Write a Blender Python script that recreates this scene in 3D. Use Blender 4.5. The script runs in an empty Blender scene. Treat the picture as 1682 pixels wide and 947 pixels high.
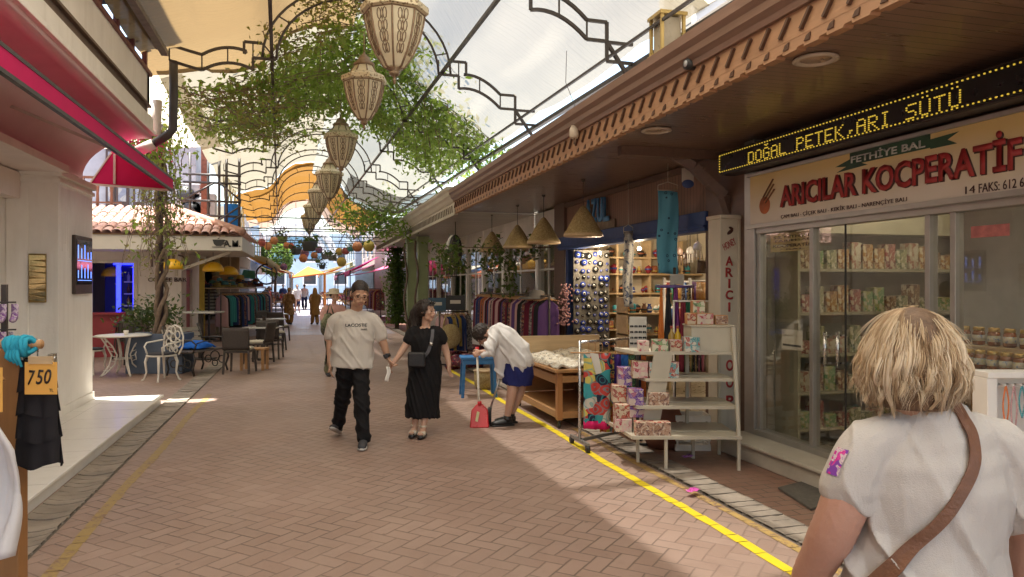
import bpy, bmesh, math, random
from mathutils import Vector, Matrix, noise
from mathutils.bvhtree import BVHTree
R = math.radians
rnd = random.Random(7)
sc = bpy.context.scene
COL = sc.collection
# ------------------------------------------------------------------ camera, sky, sun, exposure
YAW = R(15.73)
cam = bpy.data.cameras.new('camera'); cam_o = bpy.data.objects.new('camera', cam); COL.objects.link(cam_o)
cam.sensor_width = 36; cam.lens = 25.68; cam.shift_y = -0.0039
cam.clip_start = 0.05; cam.clip_end = 2000
cam_o.location = (0, 0, 1.7); cam_o.rotation_euler = (R(90), 0, -YAW)
sc.camera = cam_o
SUN_EL, SUN_AZ = R(78.2), R(-58)
sdir = Vector((math.cos(SUN_EL)*math.sin(SUN_AZ), math.cos(SUN_EL)*math.cos(SUN_AZ), math.sin(SUN_EL)))
world = bpy.data.worlds.new('World'); sc.world = world; world.use_nodes = True
wn = world.node_tree.nodes; bg = wn['Background']
sky = wn.new('ShaderNodeTexSky'); sky.sky_type = 'NISHITA'; sky.sun_disc = False
sky.sun_elevation = SUN_EL; sky.sun_rotation = SUN_AZ; sky.air_density = 1.3; sky.dust_density = 2.5
world.node_tree.links.new(sky.outputs[0], bg.inputs[0]); bg.inputs[1].default_value = 0.15
sun = bpy.data.lights.new('sun', 'SUN'); sun.energy = 5.0; sun.angle = R(1.0); sun.color = (1, .95, .86)
sun_o = bpy.data.objects.new('sun', sun); COL.objects.link(sun_o)
sun_o.rotation_euler = sdir.to_track_quat('Z', 'Y').to_euler(); sun_o.location = sdir*60
sc.view_settings.view_transform = 'Standard'; sc.view_settings.look = 'None'
sc.view_settings.exposure = 1.78; sc.view_settings.gamma = 1.0
sc.cycles.max_bounces = 10; sc.cycles.diffuse_bounces = 5; sc.cycles.glossy_bounces = 4
sc.cycles.transmission_bounces = 6; sc.cycles.transparent_max_bounces = 12
sc.cycles.sample_clamp_indirect = 6; sc.cycles.caustics_reflective = False; sc.cycles.caustics_refractive = False
sc.cycles.use_denoising = True

# ------------------------------------------------------------------ geometry helpers
def W(u, v, x=None, y=None, z=None):
    "point of the real place seen at photo pixel (u,v) that lies on the plane x=, y= or z="
    a, b = (u-841)/1200, (467-v)/1200
    s, c = math.sin(YAW), math.cos(YAW)
    d = Vector((a*c+s, c-a*s, b))
    t = x/d.x if x is not None else (y/d.y if y is not None else (z-1.7)/d.z)
    return Vector((d.x*t, d.y*t, 1.7+d.z*t))

TS = bpy.data.scenes.new('workbench')   # scratch scene in which shapes are evaluated, removed at the end
def evaluate(o):
    TS.collection.objects.link(o)
    with bpy.context.temp_override(scene=TS, view_layer=TS.view_layers[0]): dg=bpy.context.evaluated_depsgraph_get()
    me=bpy.data.meshes.new_from_object(o.evaluated_get(dg)); TS.collection.objects.unlink(o); return me
def bvh_of(o):
    return BVHTree.FromPolygons([v.co.copy() for v in o.data.vertices],[tuple(p.vertices) for p in o.data.polygons])
def tag(o, label=None, cat=None, group=None, kind=None):
    if label: o['label'] = label
    if cat: o['category'] = cat
    if group: o['group'] = group
    if kind: o['kind'] = kind
    return o
def thing(name, label, cat, loc=(0,0,0), rz=0, group=None):
    o = bpy.data.objects.new(name, None); COL.objects.link(o)
    o.location = loc; o.rotation_euler = (0,0,rz); o.empty_display_size = .1
    return tag(o, label, cat, group)
def copy_tree(o, parent=None):
    c = o.copy(); COL.objects.link(c)
    if parent is not None: c.parent = parent
    for ch in o.children: copy_tree(ch, c)
    return c
def dup(o, loc, rz=0, label=None, group=None, scale=None):
    c = copy_tree(o); c.location = loc; c.rotation_euler = (0,0,rz)
    if label: c['label'] = label
    if group: c['group'] = group
    if scale: c.scale = (scale,)*3 if not isinstance(scale, tuple) else scale
    return c
def origin_of(o):
    p = Vector((0,0,0))
    while o is not None: p += o.location; o = o.parent
    return p

class MB:
    def __init__(s): s.v=[]; s.f=[]; s.m=[]; s.sm=[]
    def add(s, vs, fs, m=0, smooth=False):
        n=len(s.v); s.v += [tuple(p) for p in vs]
        for f in fs: s.f.append(tuple(i+n for i in f)); s.m.append(m); s.sm.append(smooth)
        return s
    def box(s, x0,x1,y0,y1,z0,z1, m=0):
        vs=[(x0,y0,z0),(x1,y0,z0),(x1,y1,z0),(x0,y1,z0),(x0,y0,z1),(x1,y0,z1),(x1,y1,z1),(x0,y1,z1)]
        return s.add(vs, [(0,3,2,1),(4,5,6,7),(0,1,5,4),(1,2,6,5),(2,3,7,6),(3,0,4,7)], m)
    def bx(s, c, d, rot=None, m=0):
        M = Matrix.Translation(c) @ (rot.to_4x4() if rot is not None else Matrix())
        vs=[M@Vector((sx*d[0]/2,sy*d[1]/2,sz*d[2]/2)) for sz in(-1,1) for sx,sy in((-1,-1),(1,-1),(1,1),(-1,1))]
        return s.add(vs, [(0,3,2,1),(4,5,6,7),(0,1,5,4),(1,2,6,5),(2,3,7,6),(3,0,4,7)], m)
    def bar(s, p0, p1, w, h=None, m=0, up=(0,0,1)):
        p0=Vector(p0); p1=Vector(p1); d=p1-p0; L=d.length; h=h or w
        if L<1e-6: return s
        t=d/L; u=Vector(up)
        if abs(t.dot(u))>.98: u=Vector((0,1,0))
        a=t.cross(u).normalized(); b=a.cross(t)
        vs=[]
        for p in (p0,p1):
            for i,j in((-1,-1),(1,-1),(1,1),(-1,1)): vs.append(p+a*i*w/2+b*j*h/2)
        return s.add(vs,[(3,2,1,0),(4,5,6,7),(0,1,5,4),(1,2,6,5),(2,3,7,6),(3,0,4,7)],m)
    def tube(s, pts, r, n=8, m=0, cap=True, side=None, ry=None, smooth=True):
        "loft through pts; r is one radius or a list; ry second radius list for ellipses; side = x axis of the ellipse"
        pts=[Vector(p) for p in pts]; k=len(pts)
        rs=r if isinstance(r,(list,tuple)) else [r]*k
        rys=ry if isinstance(ry,(list,tuple)) else ([ry]*k if ry else rs)
        T=[]
        for i in range(k):
            a=pts[max(i-1,0)]; b=pts[min(i+1,k-1)]; t=(b-a)
            T.append(t.normalized() if t.length>1e-9 else Vector((0,0,1)))
        ref=Vector(side) if side is not None else (Vector((0,0,1)) if abs(T[0].z)<.9 else Vector((1,0,0)))
        vs=[]; ax=None
        for i in range(k):
            base = ref if (side is not None or ax is None) else ax
            a=base-T[i]*base.dot(T[i])
            a = a.normalized() if a.length>1e-6 else Vector((1,0,0))
            ax=a; b=T[i].cross(a)
            for q in range(n):
                th=2*math.pi*q/n; vs.append(pts[i]+a*math.cos(th)*rs[i]+b*math.sin(th)*rys[i])
        fs=[]
        for i in range(k-1):
            for q in range(n):
                q2=(q+1)%n; fs.append((i*n+q,i*n+q2,(i+1)*n+q2,(i+1)*n+q))
        if cap: fs.append(tuple(range(n-1,-1,-1))); fs.append(tuple((k-1)*n+q for q in range(n)))
        return s.add(vs,fs,m,smooth)
    def lathe(s, prof, c=(0,0,0), n=24, m=0, smooth=True, a0=0):
        "prof: list of (radius, z)"
        vs=[]; k=len(prof)
        for r,z in prof:
            for q in range(n):
                th=a0+2*math.pi*q/n; vs.append((c[0]+r*math.cos(th),c[1]+r*math.sin(th),c[2]+z))
        fs=[]
        for i in range(k-1):
            for q in range(n):
                q2=(q+1)%n; fs.append((i*n+q,i*n+q2,(i+1)*n+q2,(i+1)*n+q))
        if prof[0][0]>1e-4: fs.append(tuple(range(n-1,-1,-1)))
        if prof[-1][0]>1e-4: fs.append(tuple((k-1)*n+q for q in range(n)))
        return s.add(vs,fs,m,smooth)
    def ell(s, c, r, rot=None, n=16, k=10, m=0):
        vs=[];fs=[]
        M=Matrix.Translation(Vector(c)) @ (rot.to_4x4() if rot is not None else Matrix())
        vs.append(M@Vector((0,0,-r[2])))
        for i in range(1,k):
            ph=-math.pi/2+math.pi*i/k
            for q in range(n):
                th=2*math.pi*q/n
                vs.append(M@Vector((r[0]*math.cos(ph)*math.cos(th),r[1]*math.cos(ph)*math.sin(th),r[2]*math.sin(ph))))
        vs.append(M@Vector((0,0,r[2]))); L=len(vs)-1
        for q in range(n): fs.append((0,1+(q+1)%n,1+q)); fs.append((L,1+(k-2)*n+q,1+(k-2)*n+(q+1)%n))
        for i in range(k-2):
            for q in range(n):
                q2=(q+1)%n; fs.append((1+i*n+q,1+i*n+q2,1+(i+1)*n+q2,1+(i+1)*n+q))
        return s.add(vs,fs,m,True)
    def prism(s, poly, axis, t0, t1, m=0):
        "poly: 2-D outline in the plane normal to axis ('x': (y,z), 'y': (x,z), 'z': (x,y)), extruded t0..t1"
        def P(p,t): return {'x':(t,p[0],p[1]),'y':(p[0],t,p[1]),'z':(p[0],p[1],t)}[axis]
        n=len(poly); vs=[P(p,t0) for p in poly]+[P(p,t1) for p in poly]
        fs=[tuple(range(n)),tuple(range(2*n-1,n-1,-1))]+[(i,(i+1)%n+0,(i+1)%n+n,i+n)[::-1] for i in range(n)]
        return s.add(vs,fs,m)
    def grid(s, fn, nu, nv, m=0, smooth=True):
        vs=[fn(i/nu,j/nv) for j in range(nv+1) for i in range(nu+1)]
        fs=[(j*(nu+1)+i,j*(nu+1)+i+1,(j+1)*(nu+1)+i+1,(j+1)*(nu+1)+i) for j in range(nv) for i in range(nu)]
        return s.add(vs,fs,m,smooth)
    def build(s, name, mats, parent=None, world=True, bevel=0, solid=0, fix=True):
        me=bpy.data.meshes.new(name)
        off=origin_of(parent) if (parent is not None and world) else Vector((0,0,0))
        vs=[(p[0]-off.x,p[1]-off.y,p[2]-off.z) for p in s.v]
        me.from_pydata(vs,[],s.f)
        for mt in (mats if isinstance(mats,(list,tuple)) else [mats]): me.materials.append(mt)
        me.polygons.foreach_set('material_index', s.m)
        me.polygons.foreach_set('use_smooth', s.sm)
        if fix and len(s.f)<6000:
            b=bmesh.new(); b.from_mesh(me); bmesh.ops.recalc_face_normals(b,faces=b.faces); b.to_mesh(me); b.free()
        me.update()
        o=bpy.data.objects.new(name,me); COL.objects.link(o)
        if parent is not None: o.parent=parent
        if solid: md=o.modifiers.new('s','SOLIDIFY'); md.thickness=solid; md.offset=0
        if bevel: md=o.modifiers.new('b','BEVEL'); md.width=bevel; md.segments=2; md.limit_method='ANGLE'
        return o

def text_obj(name, txt, mat, center, width, height, rot, parent=None, depth=.004, align=None, shear=0, bold=0):
    "flat lettering fitted into width x height, centred on a point; rot is an euler"
    cu=bpy.data.curves.new(name,'FONT'); cu.body=txt; cu.size=1; cu.extrude=0; cu.shear=shear; cu.offset=bold; cu.resolution_u=3
    if align: cu.align_x=align
    to=bpy.data.objects.new(name,cu); me=evaluate(to)
    bpy.data.objects.remove(to); bpy.data.curves.remove(cu)
    xs=[v.co.x for v in me.vertices]; ys=[v.co.y for v in me.vertices]
    sx=width/(max(xs)-min(xs)); sy=height/(max(ys)-min(ys)) if height else sx
    cx=(max(xs)+min(xs))/2; cy=(max(ys)+min(ys))/2
    b=bmesh.new(); b.from_mesh(me); bmesh.ops.dissolve_limit(b,angle_limit=.02,verts=b.verts,edges=b.edges)
    r=bmesh.ops.extrude_face_region(b,geom=b.faces[:])
    for e in r['geom']:
        if isinstance(e,bmesh.types.BMVert): e.co.z+=depth/max(sx,1e-6)
    bmesh.ops.recalc_face_normals(b,faces=b.faces)
    from mathutils import Euler
    Rm=Euler(rot).to_matrix(); off=origin_of(parent) if parent is not None else Vector((0,0,0))
    for v in b.verts:
        v.co = Rm@Vector(((v.co.x-cx)*sx,(v.co.y-cy)*sy,v.co.z*sx)) + Vector(center) - off
    b.to_mesh(me); b.free(); me.materials.clear(); me.materials.append(mat); me.name=name
    for p in me.polygons: p.material_index=0
    o=bpy.data.objects.new(name,me); COL.objects.link(o)
    if parent is not None: o.parent=parent
    return o
def CP(u, d, z=0):
    "point of the place at depth d (metres ahead of the viewpoint) seen in photo column u, at height z"
    a=(u-841)/1200*d; s,c=math.sin(YAW),math.cos(YAW)
    return Vector((a*c+d*s, d*c-a*s, z))
RIGHT_WALL=(R(90),0,R(-90))   # lettering on a wall that faces -X (read from the street)
LEFT_WALL=(R(90),0,R(90))     # on a wall that faces +X
FRONT_WALL=(R(90),0,0)        # on a wall that faces -Y

# ------------------------------------------------------------------ materials
class NT:
    def __init__(s,name):
        s.mat=bpy.data.materials.new(name); s.mat.use_nodes=True; s.t=s.mat.node_tree; s.t.nodes.clear()
        s.out=s.n('OutputMaterial')
    def n(s,t,**k):
        nd=s.t.nodes.new('ShaderNode'+t)
        for a,b in k.items(): setattr(nd,a,b)
        return nd
    def l(s,a,b): s.t.links.new(a,b)
    def put(s,inp,val):
        if val is None: return
        if isinstance(val,bpy.types.NodeSocket): s.l(val,inp)
        else: inp.default_value=val
    def math(s,op,a,b=None,c=None,clamp=False):
        nd=s.n('Math',operation=op); nd.use_clamp=clamp
        for i,x in enumerate((a,b,c)): s.put(nd.inputs[i],x)
        return nd.outputs[0]
    def mix(s,f,a,b,mode='MIX'):
        nd=s.n('Mix',data_type='RGBA',blend_type=mode)
        s.put(nd.inputs[0],f)
        for i,x in ((6,a),(7,b)): s.put(nd.inputs[i],x if isinstance(x,bpy.types.NodeSocket) else (*x[:3],1))
        return nd.outputs[2]
    def noise(s,vec,scale,detail=3,rough=.55):
        nd=s.n('TexNoise'); s.put(nd.inputs['Vector'],vec); nd.inputs['Scale'].default_value=scale
        nd.inputs['Detail'].default_value=detail; nd.inputs['Roughness'].default_value=rough
        return nd.outputs[0]
    def ramp(s,f,stops,interp='LINEAR'):
        nd=s.n('ValToRGB'); cr=nd.color_ramp; cr.interpolation=interp
        while len(cr.elements)<len(stops): cr.elements.new(.5)
        for e,(p,c) in zip(cr.elements,stops): e.position=p; e.color=(*c[:3],1) if not isinstance(c,(int,float)) else (c,c,c,1)
        s.put(nd.inputs[0],f); return nd.outputs[0]
    def obj(s): return s.n('TexCoord').outputs['Object']
    def sep(s,v):
        nd=s.n('SeparateXYZ'); s.l(v,nd.inputs[0]); return nd.outputs
    def comb(s,x,y,z=0.0):
        nd=s.n('CombineXYZ')
        for i,q in enumerate((x,y,z)): s.put(nd.inputs[i],q)
        return nd.outputs[0]
    def mapping(s,vec,scale=(1,1,1),rot=(0,0,0),loc=(0,0,0)):
        nd=s.n('Mapping'); s.l(vec,nd.inputs[0]); nd.inputs[1].default_value=loc; nd.inputs[2].default_value=rot; nd.inputs[3].default_value=scale
        return nd.outputs[0]
    def bump(s,h,strength=.3,dist=.01):
        nd=s.n('Bump'); nd.inputs['Strength'].default_value=strength; nd.inputs['Distance'].default_value=dist
        s.l(h,nd.inputs['Height']); return nd.outputs[0]
    def pbsdf(s,col,rough=.6,metal=0,normal=None,spec=.5,emit=None,estr=0,trans=0,coat=0,sss=0,alpha=None):
        p=s.n('BsdfPrincipled')
        s.put(p.inputs['Base Color'],col if isinstance(col,bpy.types.NodeSocket) else (*col[:3],1))
        s.put(p.inputs['Roughness'],rough); s.put(p.inputs['Metallic'],metal)
        p.inputs['Specular IOR Level'].default_value=spec; p.inputs['Transmission Weight'].default_value=trans
        p.inputs['Coat Weight'].default_value=coat; p.inputs['Coat Roughness'].default_value=.12
        if sss: p.inputs['Subsurface Weight'].default_value=sss; p.inputs['Subsurface Radius'].default_value=(.02,.008,.005)
        if normal is not None: s.l(normal,p.inputs['Normal'])
        if alpha is not None: s.put(p.inputs['Alpha'],alpha)
        if emit is not None:
            s.put(p.inputs['Emission Color'],emit if isinstance(emit,bpy.types.NodeSocket) else (*emit[:3],1)); s.put(p.inputs['Emission Strength'],estr)
        return p.outputs[0]
    def done(s,sh): s.l(sh,s.out.inputs[0]); return s.mat
def lin(c):
    return tuple((x/12.92 if x<=.04045 else ((x+.055)/1.055)**2.4) for x in (q/255 for q in c))
MC={}
def M(name, col, rough=.6, var=.12, scale=5, bump=0, bscale=60, metal=0, spec=.5, emit=None, estr=0, coat=0, sss=0, rand=0, grime=0):
    if name in MC: return MC[name]
    t=NT(name); v=t.obj(); nz=t.noise(v,scale,4)
    f=t.math('MULTIPLY_ADD',nz,2.2,-.6,clamp=True)
    c=t.mix(f,tuple(x*(1-var) for x in col),tuple(min(1,x*(1+var)) for x in col))
    if grime:
        st=t.ramp(t.noise(t.mapping(v,(5,5,.45)),1.6,5,.65),[(.45,0.0),(.72,1.0)]); bl=t.ramp(t.noise(v,.9,4,.6),[(.42,0.0),(.7,1.0)])
        c=t.mix(t.math('MULTIPLY',t.math('MAXIMUM',st,bl),grime),c,(col[0]*.55,col[1]*.5,col[2]*.42))
    if rand:
        oi=t.n('ObjectInfo').outputs['Random']
        hs=t.n('HueSaturation'); t.l(c,hs.inputs['Color'])
        t.l(t.math('MULTIPLY_ADD',oi,rand,1-rand/2),hs.inputs['Value']); c=hs.outputs[0]
    nrm=None
    if bump: nrm=t.bump(t.noise(v,bscale,3),bump,.01)
    rr=t.math('MULTIPLY_ADD',t.noise(v,scale*2.3,3),.24,rough-.12,clamp=True)
    MC[name]=t.done(t.pbsdf(c,rr,metal,nrm,spec,emit,estr,0,coat,sss)); return MC[name]
def wood(name, col, axis=1, rough=.5, plank=0, paxis=0, coat=0, dark=.55, stretch=14):
    "grain runs along axis; grooves every 'plank' metres across paxis"
    if name in MC: return MC[name]
    t=NT(name); v=t.obj()
    s=[stretch]*3; s[axis]=1.2
    g=t.noise(t.mapping(v,tuple(s)),1.6,5,.6); big=t.noise(v,1.3,2)
    c=t.mix(g,tuple(x*dark for x in col),tuple(min(1,x*1.3) for x in col))
    c=t.mix(t.math('MULTIPLY',big,.5),c,tuple(x*.75 for x in col))
    h=g
    if plank:
        x=t.math('DIVIDE',t.sep(v)[paxis],plank); fr=t.math('FRACT',x)
        d=t.math('MINIMUM',fr,t.math('SUBTRACT',1.0,fr)); gr=t.math('LESS_THAN',d,.045)
        wv=t.n('TexWhiteNoise',noise_dimensions='1D'); t.l(t.math('FLOOR',x),wv.inputs['W'])
        c=t.mix(t.math('MULTIPLY',wv.outputs[0],.45),c,tuple(x*.6 for x in col))
        c=t.mix(gr,c,tuple(x*.15 for x in col))
        h=t.math('SUBTRACT',t.math('MULTIPLY',g,.15),t.math('MULTIPLY',gr,1.0))
    n=t.bump(h,.35,.006)
    MC[name]=t.done(t.pbsdf(c,t.math('MULTIPLY_ADD',g,.2,rough-.1),0,n,.5,coat=coat)); return MC[name]
def print_mat(name, cols, scale=14, rough=.8, feature='F1', stretch=(1,1,1)):
    "printed cloth or packaging: cells of several colours"
    if name in MC: return MC[name]
    t=NT(name); v=t.mapping(t.obj(),stretch)
    dv=t.n('TexNoise'); t.l(v,dv.inputs['Vector']); dv.inputs['Scale'].default_value=scale*.4
    add=t.n('VectorMath',operation='MULTIPLY_ADD'); t.l(dv.outputs['Color'],add.inputs[0]); add.inputs[1].default_value=(.12,.12,.12); t.l(v,add.inputs[2])
    vo=t.n('TexVoronoi',feature=feature); t.l(add.outputs[0],vo.inputs['Vector']); vo.inputs['Scale'].default_value=scale
    f=t.sep(vo.outputs['Color'])[0]; k=len(cols)
    c=t.ramp(f,[(i/k,cc) for i,cc in enumerate(cols)],'CONSTANT')
    dd=t.math('FRACT',t.math('MULTIPLY',vo.outputs['Distance'],3.1))
    c=t.mix(t.math('MULTIPLY',t.math('GREATER_THAN',dd,.72),.6),c,cols[1])
    MC[name]=t.done(t.pbsdf(c,rough,0,t.bump(t.noise(v,90,2),.15,.004),.3)); return MC[name]
def cloth(name, col, rough=.85, var=.1, transl=0, rand=0, bump=.25):
    if name in MC: return MC[name]
    t=NT(name); v=t.obj(); nz=t.noise(v,4,3)
    c=t.mix(nz,tuple(x*(1-var) for x in col),tuple(min(1,x*(1+var)) for x in col))
    wv=t.noise(t.mapping(v,(1,1,.25)),30,3)
    n=t.bump(t.math('ADD',wv,t.math('MULTIPLY',t.noise(v,350,1),.25)),bump,.012)
    sh=t.pbsdf(c,rough,0,n,.2)
    if transl:
        tr=t.n('BsdfTranslucent'); t.put(tr.inputs[0],c); mx=t.n('MixShader'); mx.inputs[0].default_value=transl
        t.l(sh,mx.inputs[1]); t.l(tr.outputs[0],mx.inputs[2]); sh=mx.outputs[0]
    MC[name]=t.done(sh); return MC[name]
def glass(name, tint=(.9,.95,.93), opac=.06, ior=1.5, refl=1.0):
    "thin pane: see-through, with Fresnel reflection and a faint film of dust"
    if name in MC: return MC[name]
    t=NT(name); fr=t.n('Fresnel'); bf=t.n('NewGeometry').outputs['Backfacing']; t.l(t.math('MULTIPLY_ADD',bf,1/ior-ior,ior),fr.inputs[0])
    tr=t.n('BsdfTransparent'); tr.inputs[0].default_value=(*tint,1)
    gl=t.n('BsdfGlossy'); gl.inputs['Roughness'].default_value=.02
    df=t.n('BsdfDiffuse'); df.inputs[0].default_value=(.6,.6,.58,1)
    m1=t.n('MixShader'); m1.inputs[0].default_value=opac; t.l(tr.outputs[0],m1.inputs[1]); t.l(df.outputs[0],m1.inputs[2])
    m2=t.n('MixShader'); t.l(t.math('MULTIPLY',fr.outputs[0],refl,clamp=True),m2.inputs[0]); t.l(m1.outputs[0],m2.inputs[1]); t.l(gl.outputs[0],m2.inputs[2])
    MC[name]=t.done(m2.outputs[0]); return MC[name]
def awning_cloth(name, col, transl=.5, holes=0.0, weave=220, var=.15, streak=True):
    "sun-shade fabric: diffuse + translucent, with an open weave that lets some light straight through"
    if name in MC: return MC[name]
    t=NT(name); v=t.obj()
    nz=t.noise(v,.8,4,.6); st=t.noise(t.mapping(v,(.35,9,1)),1.5,4,.65)
    c=t.mix(nz,tuple(x*(1-var) for x in col),col)
    if streak: c=t.mix(t.math('MULTIPLY',t.math('GREATER_THAN',st,.62),.16),c,tuple(x*.55 for x in col))
    xs=t.sep(v)
    wl=t.math('SINE',t.math('MULTIPLY',t.math('ADD',xs[1],t.math('MULTIPLY',nz,.3)),60.0))
    c=t.mix(t.math('MULTIPLY',t.math('GREATER_THAN',wl,.9),.14),c,tuple(x*.5 for x in col))
    n=t.bump(t.noise(t.mapping(v,(1,3,1)),3,5),.5,.05)
    df=t.n('BsdfDiffuse'); t.l(c,df.inputs[0]); t.l(n,df.inputs['Normal'])
    tr=t.n('BsdfTranslucent'); t.l(c,tr.inputs[0]); t.l(n,tr.inputs['Normal'])
    mx=t.n('MixShader'); mx.inputs[0].default_value=transl; t.l(df.outputs[0],mx.inputs[1]); t.l(tr.outputs[0],mx.inputs[2]); sh=mx.outputs[0]
    if holes:
        tp=t.n('BsdfTransparent'); m2=t.n('MixShader'); m2.inputs[0].default_value=holes
        t.l(sh,m2.inputs[1]); t.l(tp.outputs[0],m2.inputs[2]); sh=m2.outputs[0]
    MC[name]=t.done(sh); return MC[name]
def leaf_mat(name, c0, c1, c2=None, transl=.4):
    if name in MC: return MC[name]
    t=NT(name); v=t.obj()
    wn_=t.n('NewGeometry').outputs['Random Per Island']
    c=t.mix(wn_,c0,c1)
    if c2: c=t.mix(t.math('GREATER_THAN',t.noise(v,1.7,2),.58),c,t.mix(wn_,c1,c2))
    p=t.pbsdf(c,.45,0,None,.4)
    tr=t.n('BsdfTranslucent'); t.l(t.mix(.5,c,(.35,.5,.05)),tr.inputs[0]); mx=t.n('MixShader'); mx.inputs[0].default_value=transl
    t.l(p,mx.inputs[1]); t.l(tr.outputs[0],mx.inputs[2])
    MC[name]=t.done(mx.outputs[0]); return MC[name]
def brick_ground(name, bw, c0, c1, mort, rot=45, herring=True, rough=.55):
    t=NT(name); v=t.obj(); w=t.mapping(v,(1/bw,)*3,(0,0,R(rot)))
    # hand-laid wobble
    x,y,_=t.sep(w)
    wob=t.noise(v,2.5,2); x=t.math('ADD',x,t.math('MULTIPLY_ADD',wob,.3,-.15)); y=t.math('ADD',y,t.math('MULTIPLY_ADD',t.noise(v,2.1,2),.3,-.15))
    if herring:
        i=t.math('FLOOR',x); j=t.math('FLOOR',y); fx=t.math('FRACT',x); fy=t.math('FRACT',y)
        m=t.math('FLOORED_MODULO',t.math('SUBTRACT',i,j),4.0)
        e=[t.math('COMPARE',m,float(k),.5) for k in range(4)]
        dl=t.math('MULTIPLY_ADD',e[1],9.0,fx); dr=t.math('MULTIPLY_ADD',e[0],9.0,t.math('SUBTRACT',1.0,fx))
        db=t.math('MULTIPLY_ADD',e[2],9.0,fy); dt=t.math('MULTIPLY_ADD',e[3],9.0,t.math('SUBTRACT',1.0,fy))
        d=t.math('MINIMUM',t.math('MINIMUM',dl,dr),t.math('MINIMUM',db,dt))
        bid=t.comb(t.math('SUBTRACT',i,e[1]),t.math('SUBTRACT',j,e[2]))
    else:
        j=t.math('FLOOR',y); xx=t.math('MULTIPLY_ADD',t.math('FLOORED_MODULO',j,2.0),1.0,x)
        xx=t.math('MULTIPLY',xx,.5); i=t.math('FLOOR',xx); fx=t.math('MULTIPLY',t.math('FRACT',xx),2.0); fy=t.math('FRACT',y)
        d=t.math('MINIMUM',t.math('MINIMUM',fx,t.math('SUBTRACT',2.0,fx)),t.math('MINIMUM',fy,t.math('SUBTRACT',1.0,fy)))
        bid=t.comb(i,j)
    wn2=t.n('TexWhiteNoise',noise_dimensions='2D'); t.l(bid,wn2.inputs['Vector'])
    joint=t.ramp(t.math('ADD',d,t.math('MULTIPLY_ADD',t.noise(v,30,3),.06,-.03)),[(.02,1.0),(.075,0.0)])
    jvis=t.ramp(t.noise(v,.9,3),[(.32,.25),(.6,1.0)])
    c=t.mix(wn2.outputs[0],c0,c1)
    stain=t.noise(v,.55,5,.65); c=t.mix(t.ramp(stain,[(.38,.45),(.62,0.0)]),c,tuple(q*.62 for q in c0))
    fine=t.noise(v,55,4,.7); c=t.mix(t.math('MULTIPLY',fine,.35),c,tuple(q*1.35 for q in c1))
    path=t.noise(t.mapping(v,(1.1,.22,1),(0,0,R(4))),.9,4,.6); c=t.mix(t.ramp(path,[(.4,0.0),(.68,.4)]),c,(.36,.285,.235)); c=t.mix(t.ramp(t.noise(v,3.2,5,.7),[(.5,0.0),(.75,.35)]),c,tuple(q*.72 for q in c0))
    gum=t.n('TexVoronoi'); t.l(v,gum.inputs['Vector']); gum.inputs['Scale'].default_value=2.6; c=t.mix(t.math('MULTIPLY',t.math('LESS_THAN',gum.outputs['Distance'],t.math('MULTIPLY_ADD',t.noise(v,40,2),.03,.028)),.6),c,(.12,.09,.075))
    spot=t.ramp(t.noise(v,13,2),[(.72,0.0),(.78,.5)]); c=t.mix(spot,c,tuple(q*.4 for q in c0))
    jm=t.math('MULTIPLY',joint,jvis)
    c=t.mix(jm,c,mort)
    h=t.math('SUBTRACT',t.math('MULTIPLY_ADD',wn2.outputs[0],.35,t.math('MULTIPLY',fine,.25)),joint)
    rr=t.math('MULTIPLY_ADD',stain,.3,rough-.15)
    return t.done(t.pbsdf(c,rr,0,t.bump(h,.5,.006),.4))
# ------------------------------------------------------------------ palette
m_white=M('white_plaster',(.82,.79,.74),.6,.06,2,.2,30,grime=.22)
m_whitegloss=M('white_gloss_paint',(.8,.77,.72),.25,.05,3)
m_cream=M('cream_paint',(.6,.55,.45),.5,.08,2,.15,30,grime=.35)
m_pinkish=M('pale_pink_plaster',(.76,.66,.61),.6,.06,2,.15,25,grime=.2)
m_crimson=cloth('crimson_canvas',(.68,.025,.15),.7,.08,.3,bump=.1)
m_darktrim=M('dark_grey_trim',(.05,.045,.045),.5)
m_brownpaint=M('brown_paint',(.12,.075,.055),.5,.15,3)
m_redbrown=M('red_brown_paint',(.16,.05,.045),.5,.15,3)
m_steel=M('painted_dark_steel',(.055,.045,.04),.45,.25,6,.1,80)
m_chrome=M('brushed_steel',(.6,.6,.58),.28,.06,20,metal=1)
m_alu=M('aluminium_frame',(.42,.4,.37),.38,.08,6,metal=.7)
m_black=M('black_plastic',(.018,.018,.018),.45)
m_yellowpaint=M('yellow_enamel',(.75,.42,.015),.3,.06)
m_softdark=M('dark_interior',(.05,.045,.04),.8)
m_tile=M('white_floor_tile',(.84,.82,.77),.34,.04,1.5,coat=.04,grime=.15)
m_stone=M('pale_stone_step',(.45,.41,.34),.5,.18,3,.2,25)
m_gutter=M('grey_paver',(.28,.235,.19),.7,.3,3,.5,20)
m_soffit=wood('brown_soffit_planks',(.25,.155,.11),0,.3,.085,1,coat=.3)
m_fascia=wood('orange_wood_fascia',(.46,.26,.145),1,.5)
m_fasciadark=wood('dark_wood_slots',(.1,.05,.03),2,.5)
m_trimwood=wood('dark_red_wood_trim',(.25,.15,.11),1,.42)
m_clad=wood('brown_wood_cladding',(.3,.175,.12),2,.5,.075,1)
m_beam=wood('dark_wood_beam',(.16,.095,.068),1,.45)
m_blue=M('blue_painted_wood',(.035,.07,.22),.5,.2,6,.15,40)
m_pine=wood('varnished_pine',(.48,.26,.11),1,.42)
m_pinex=wood('varnished_pine_across',(.48,.26,.11),0,.42)
m_pinez=wood('varnished_pine_upright',(.45,.21,.08),2,.4)
m_palewood=wood('pale_shelf_wood',(.58,.42,.24),0,.5)
m_skinL=None

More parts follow.
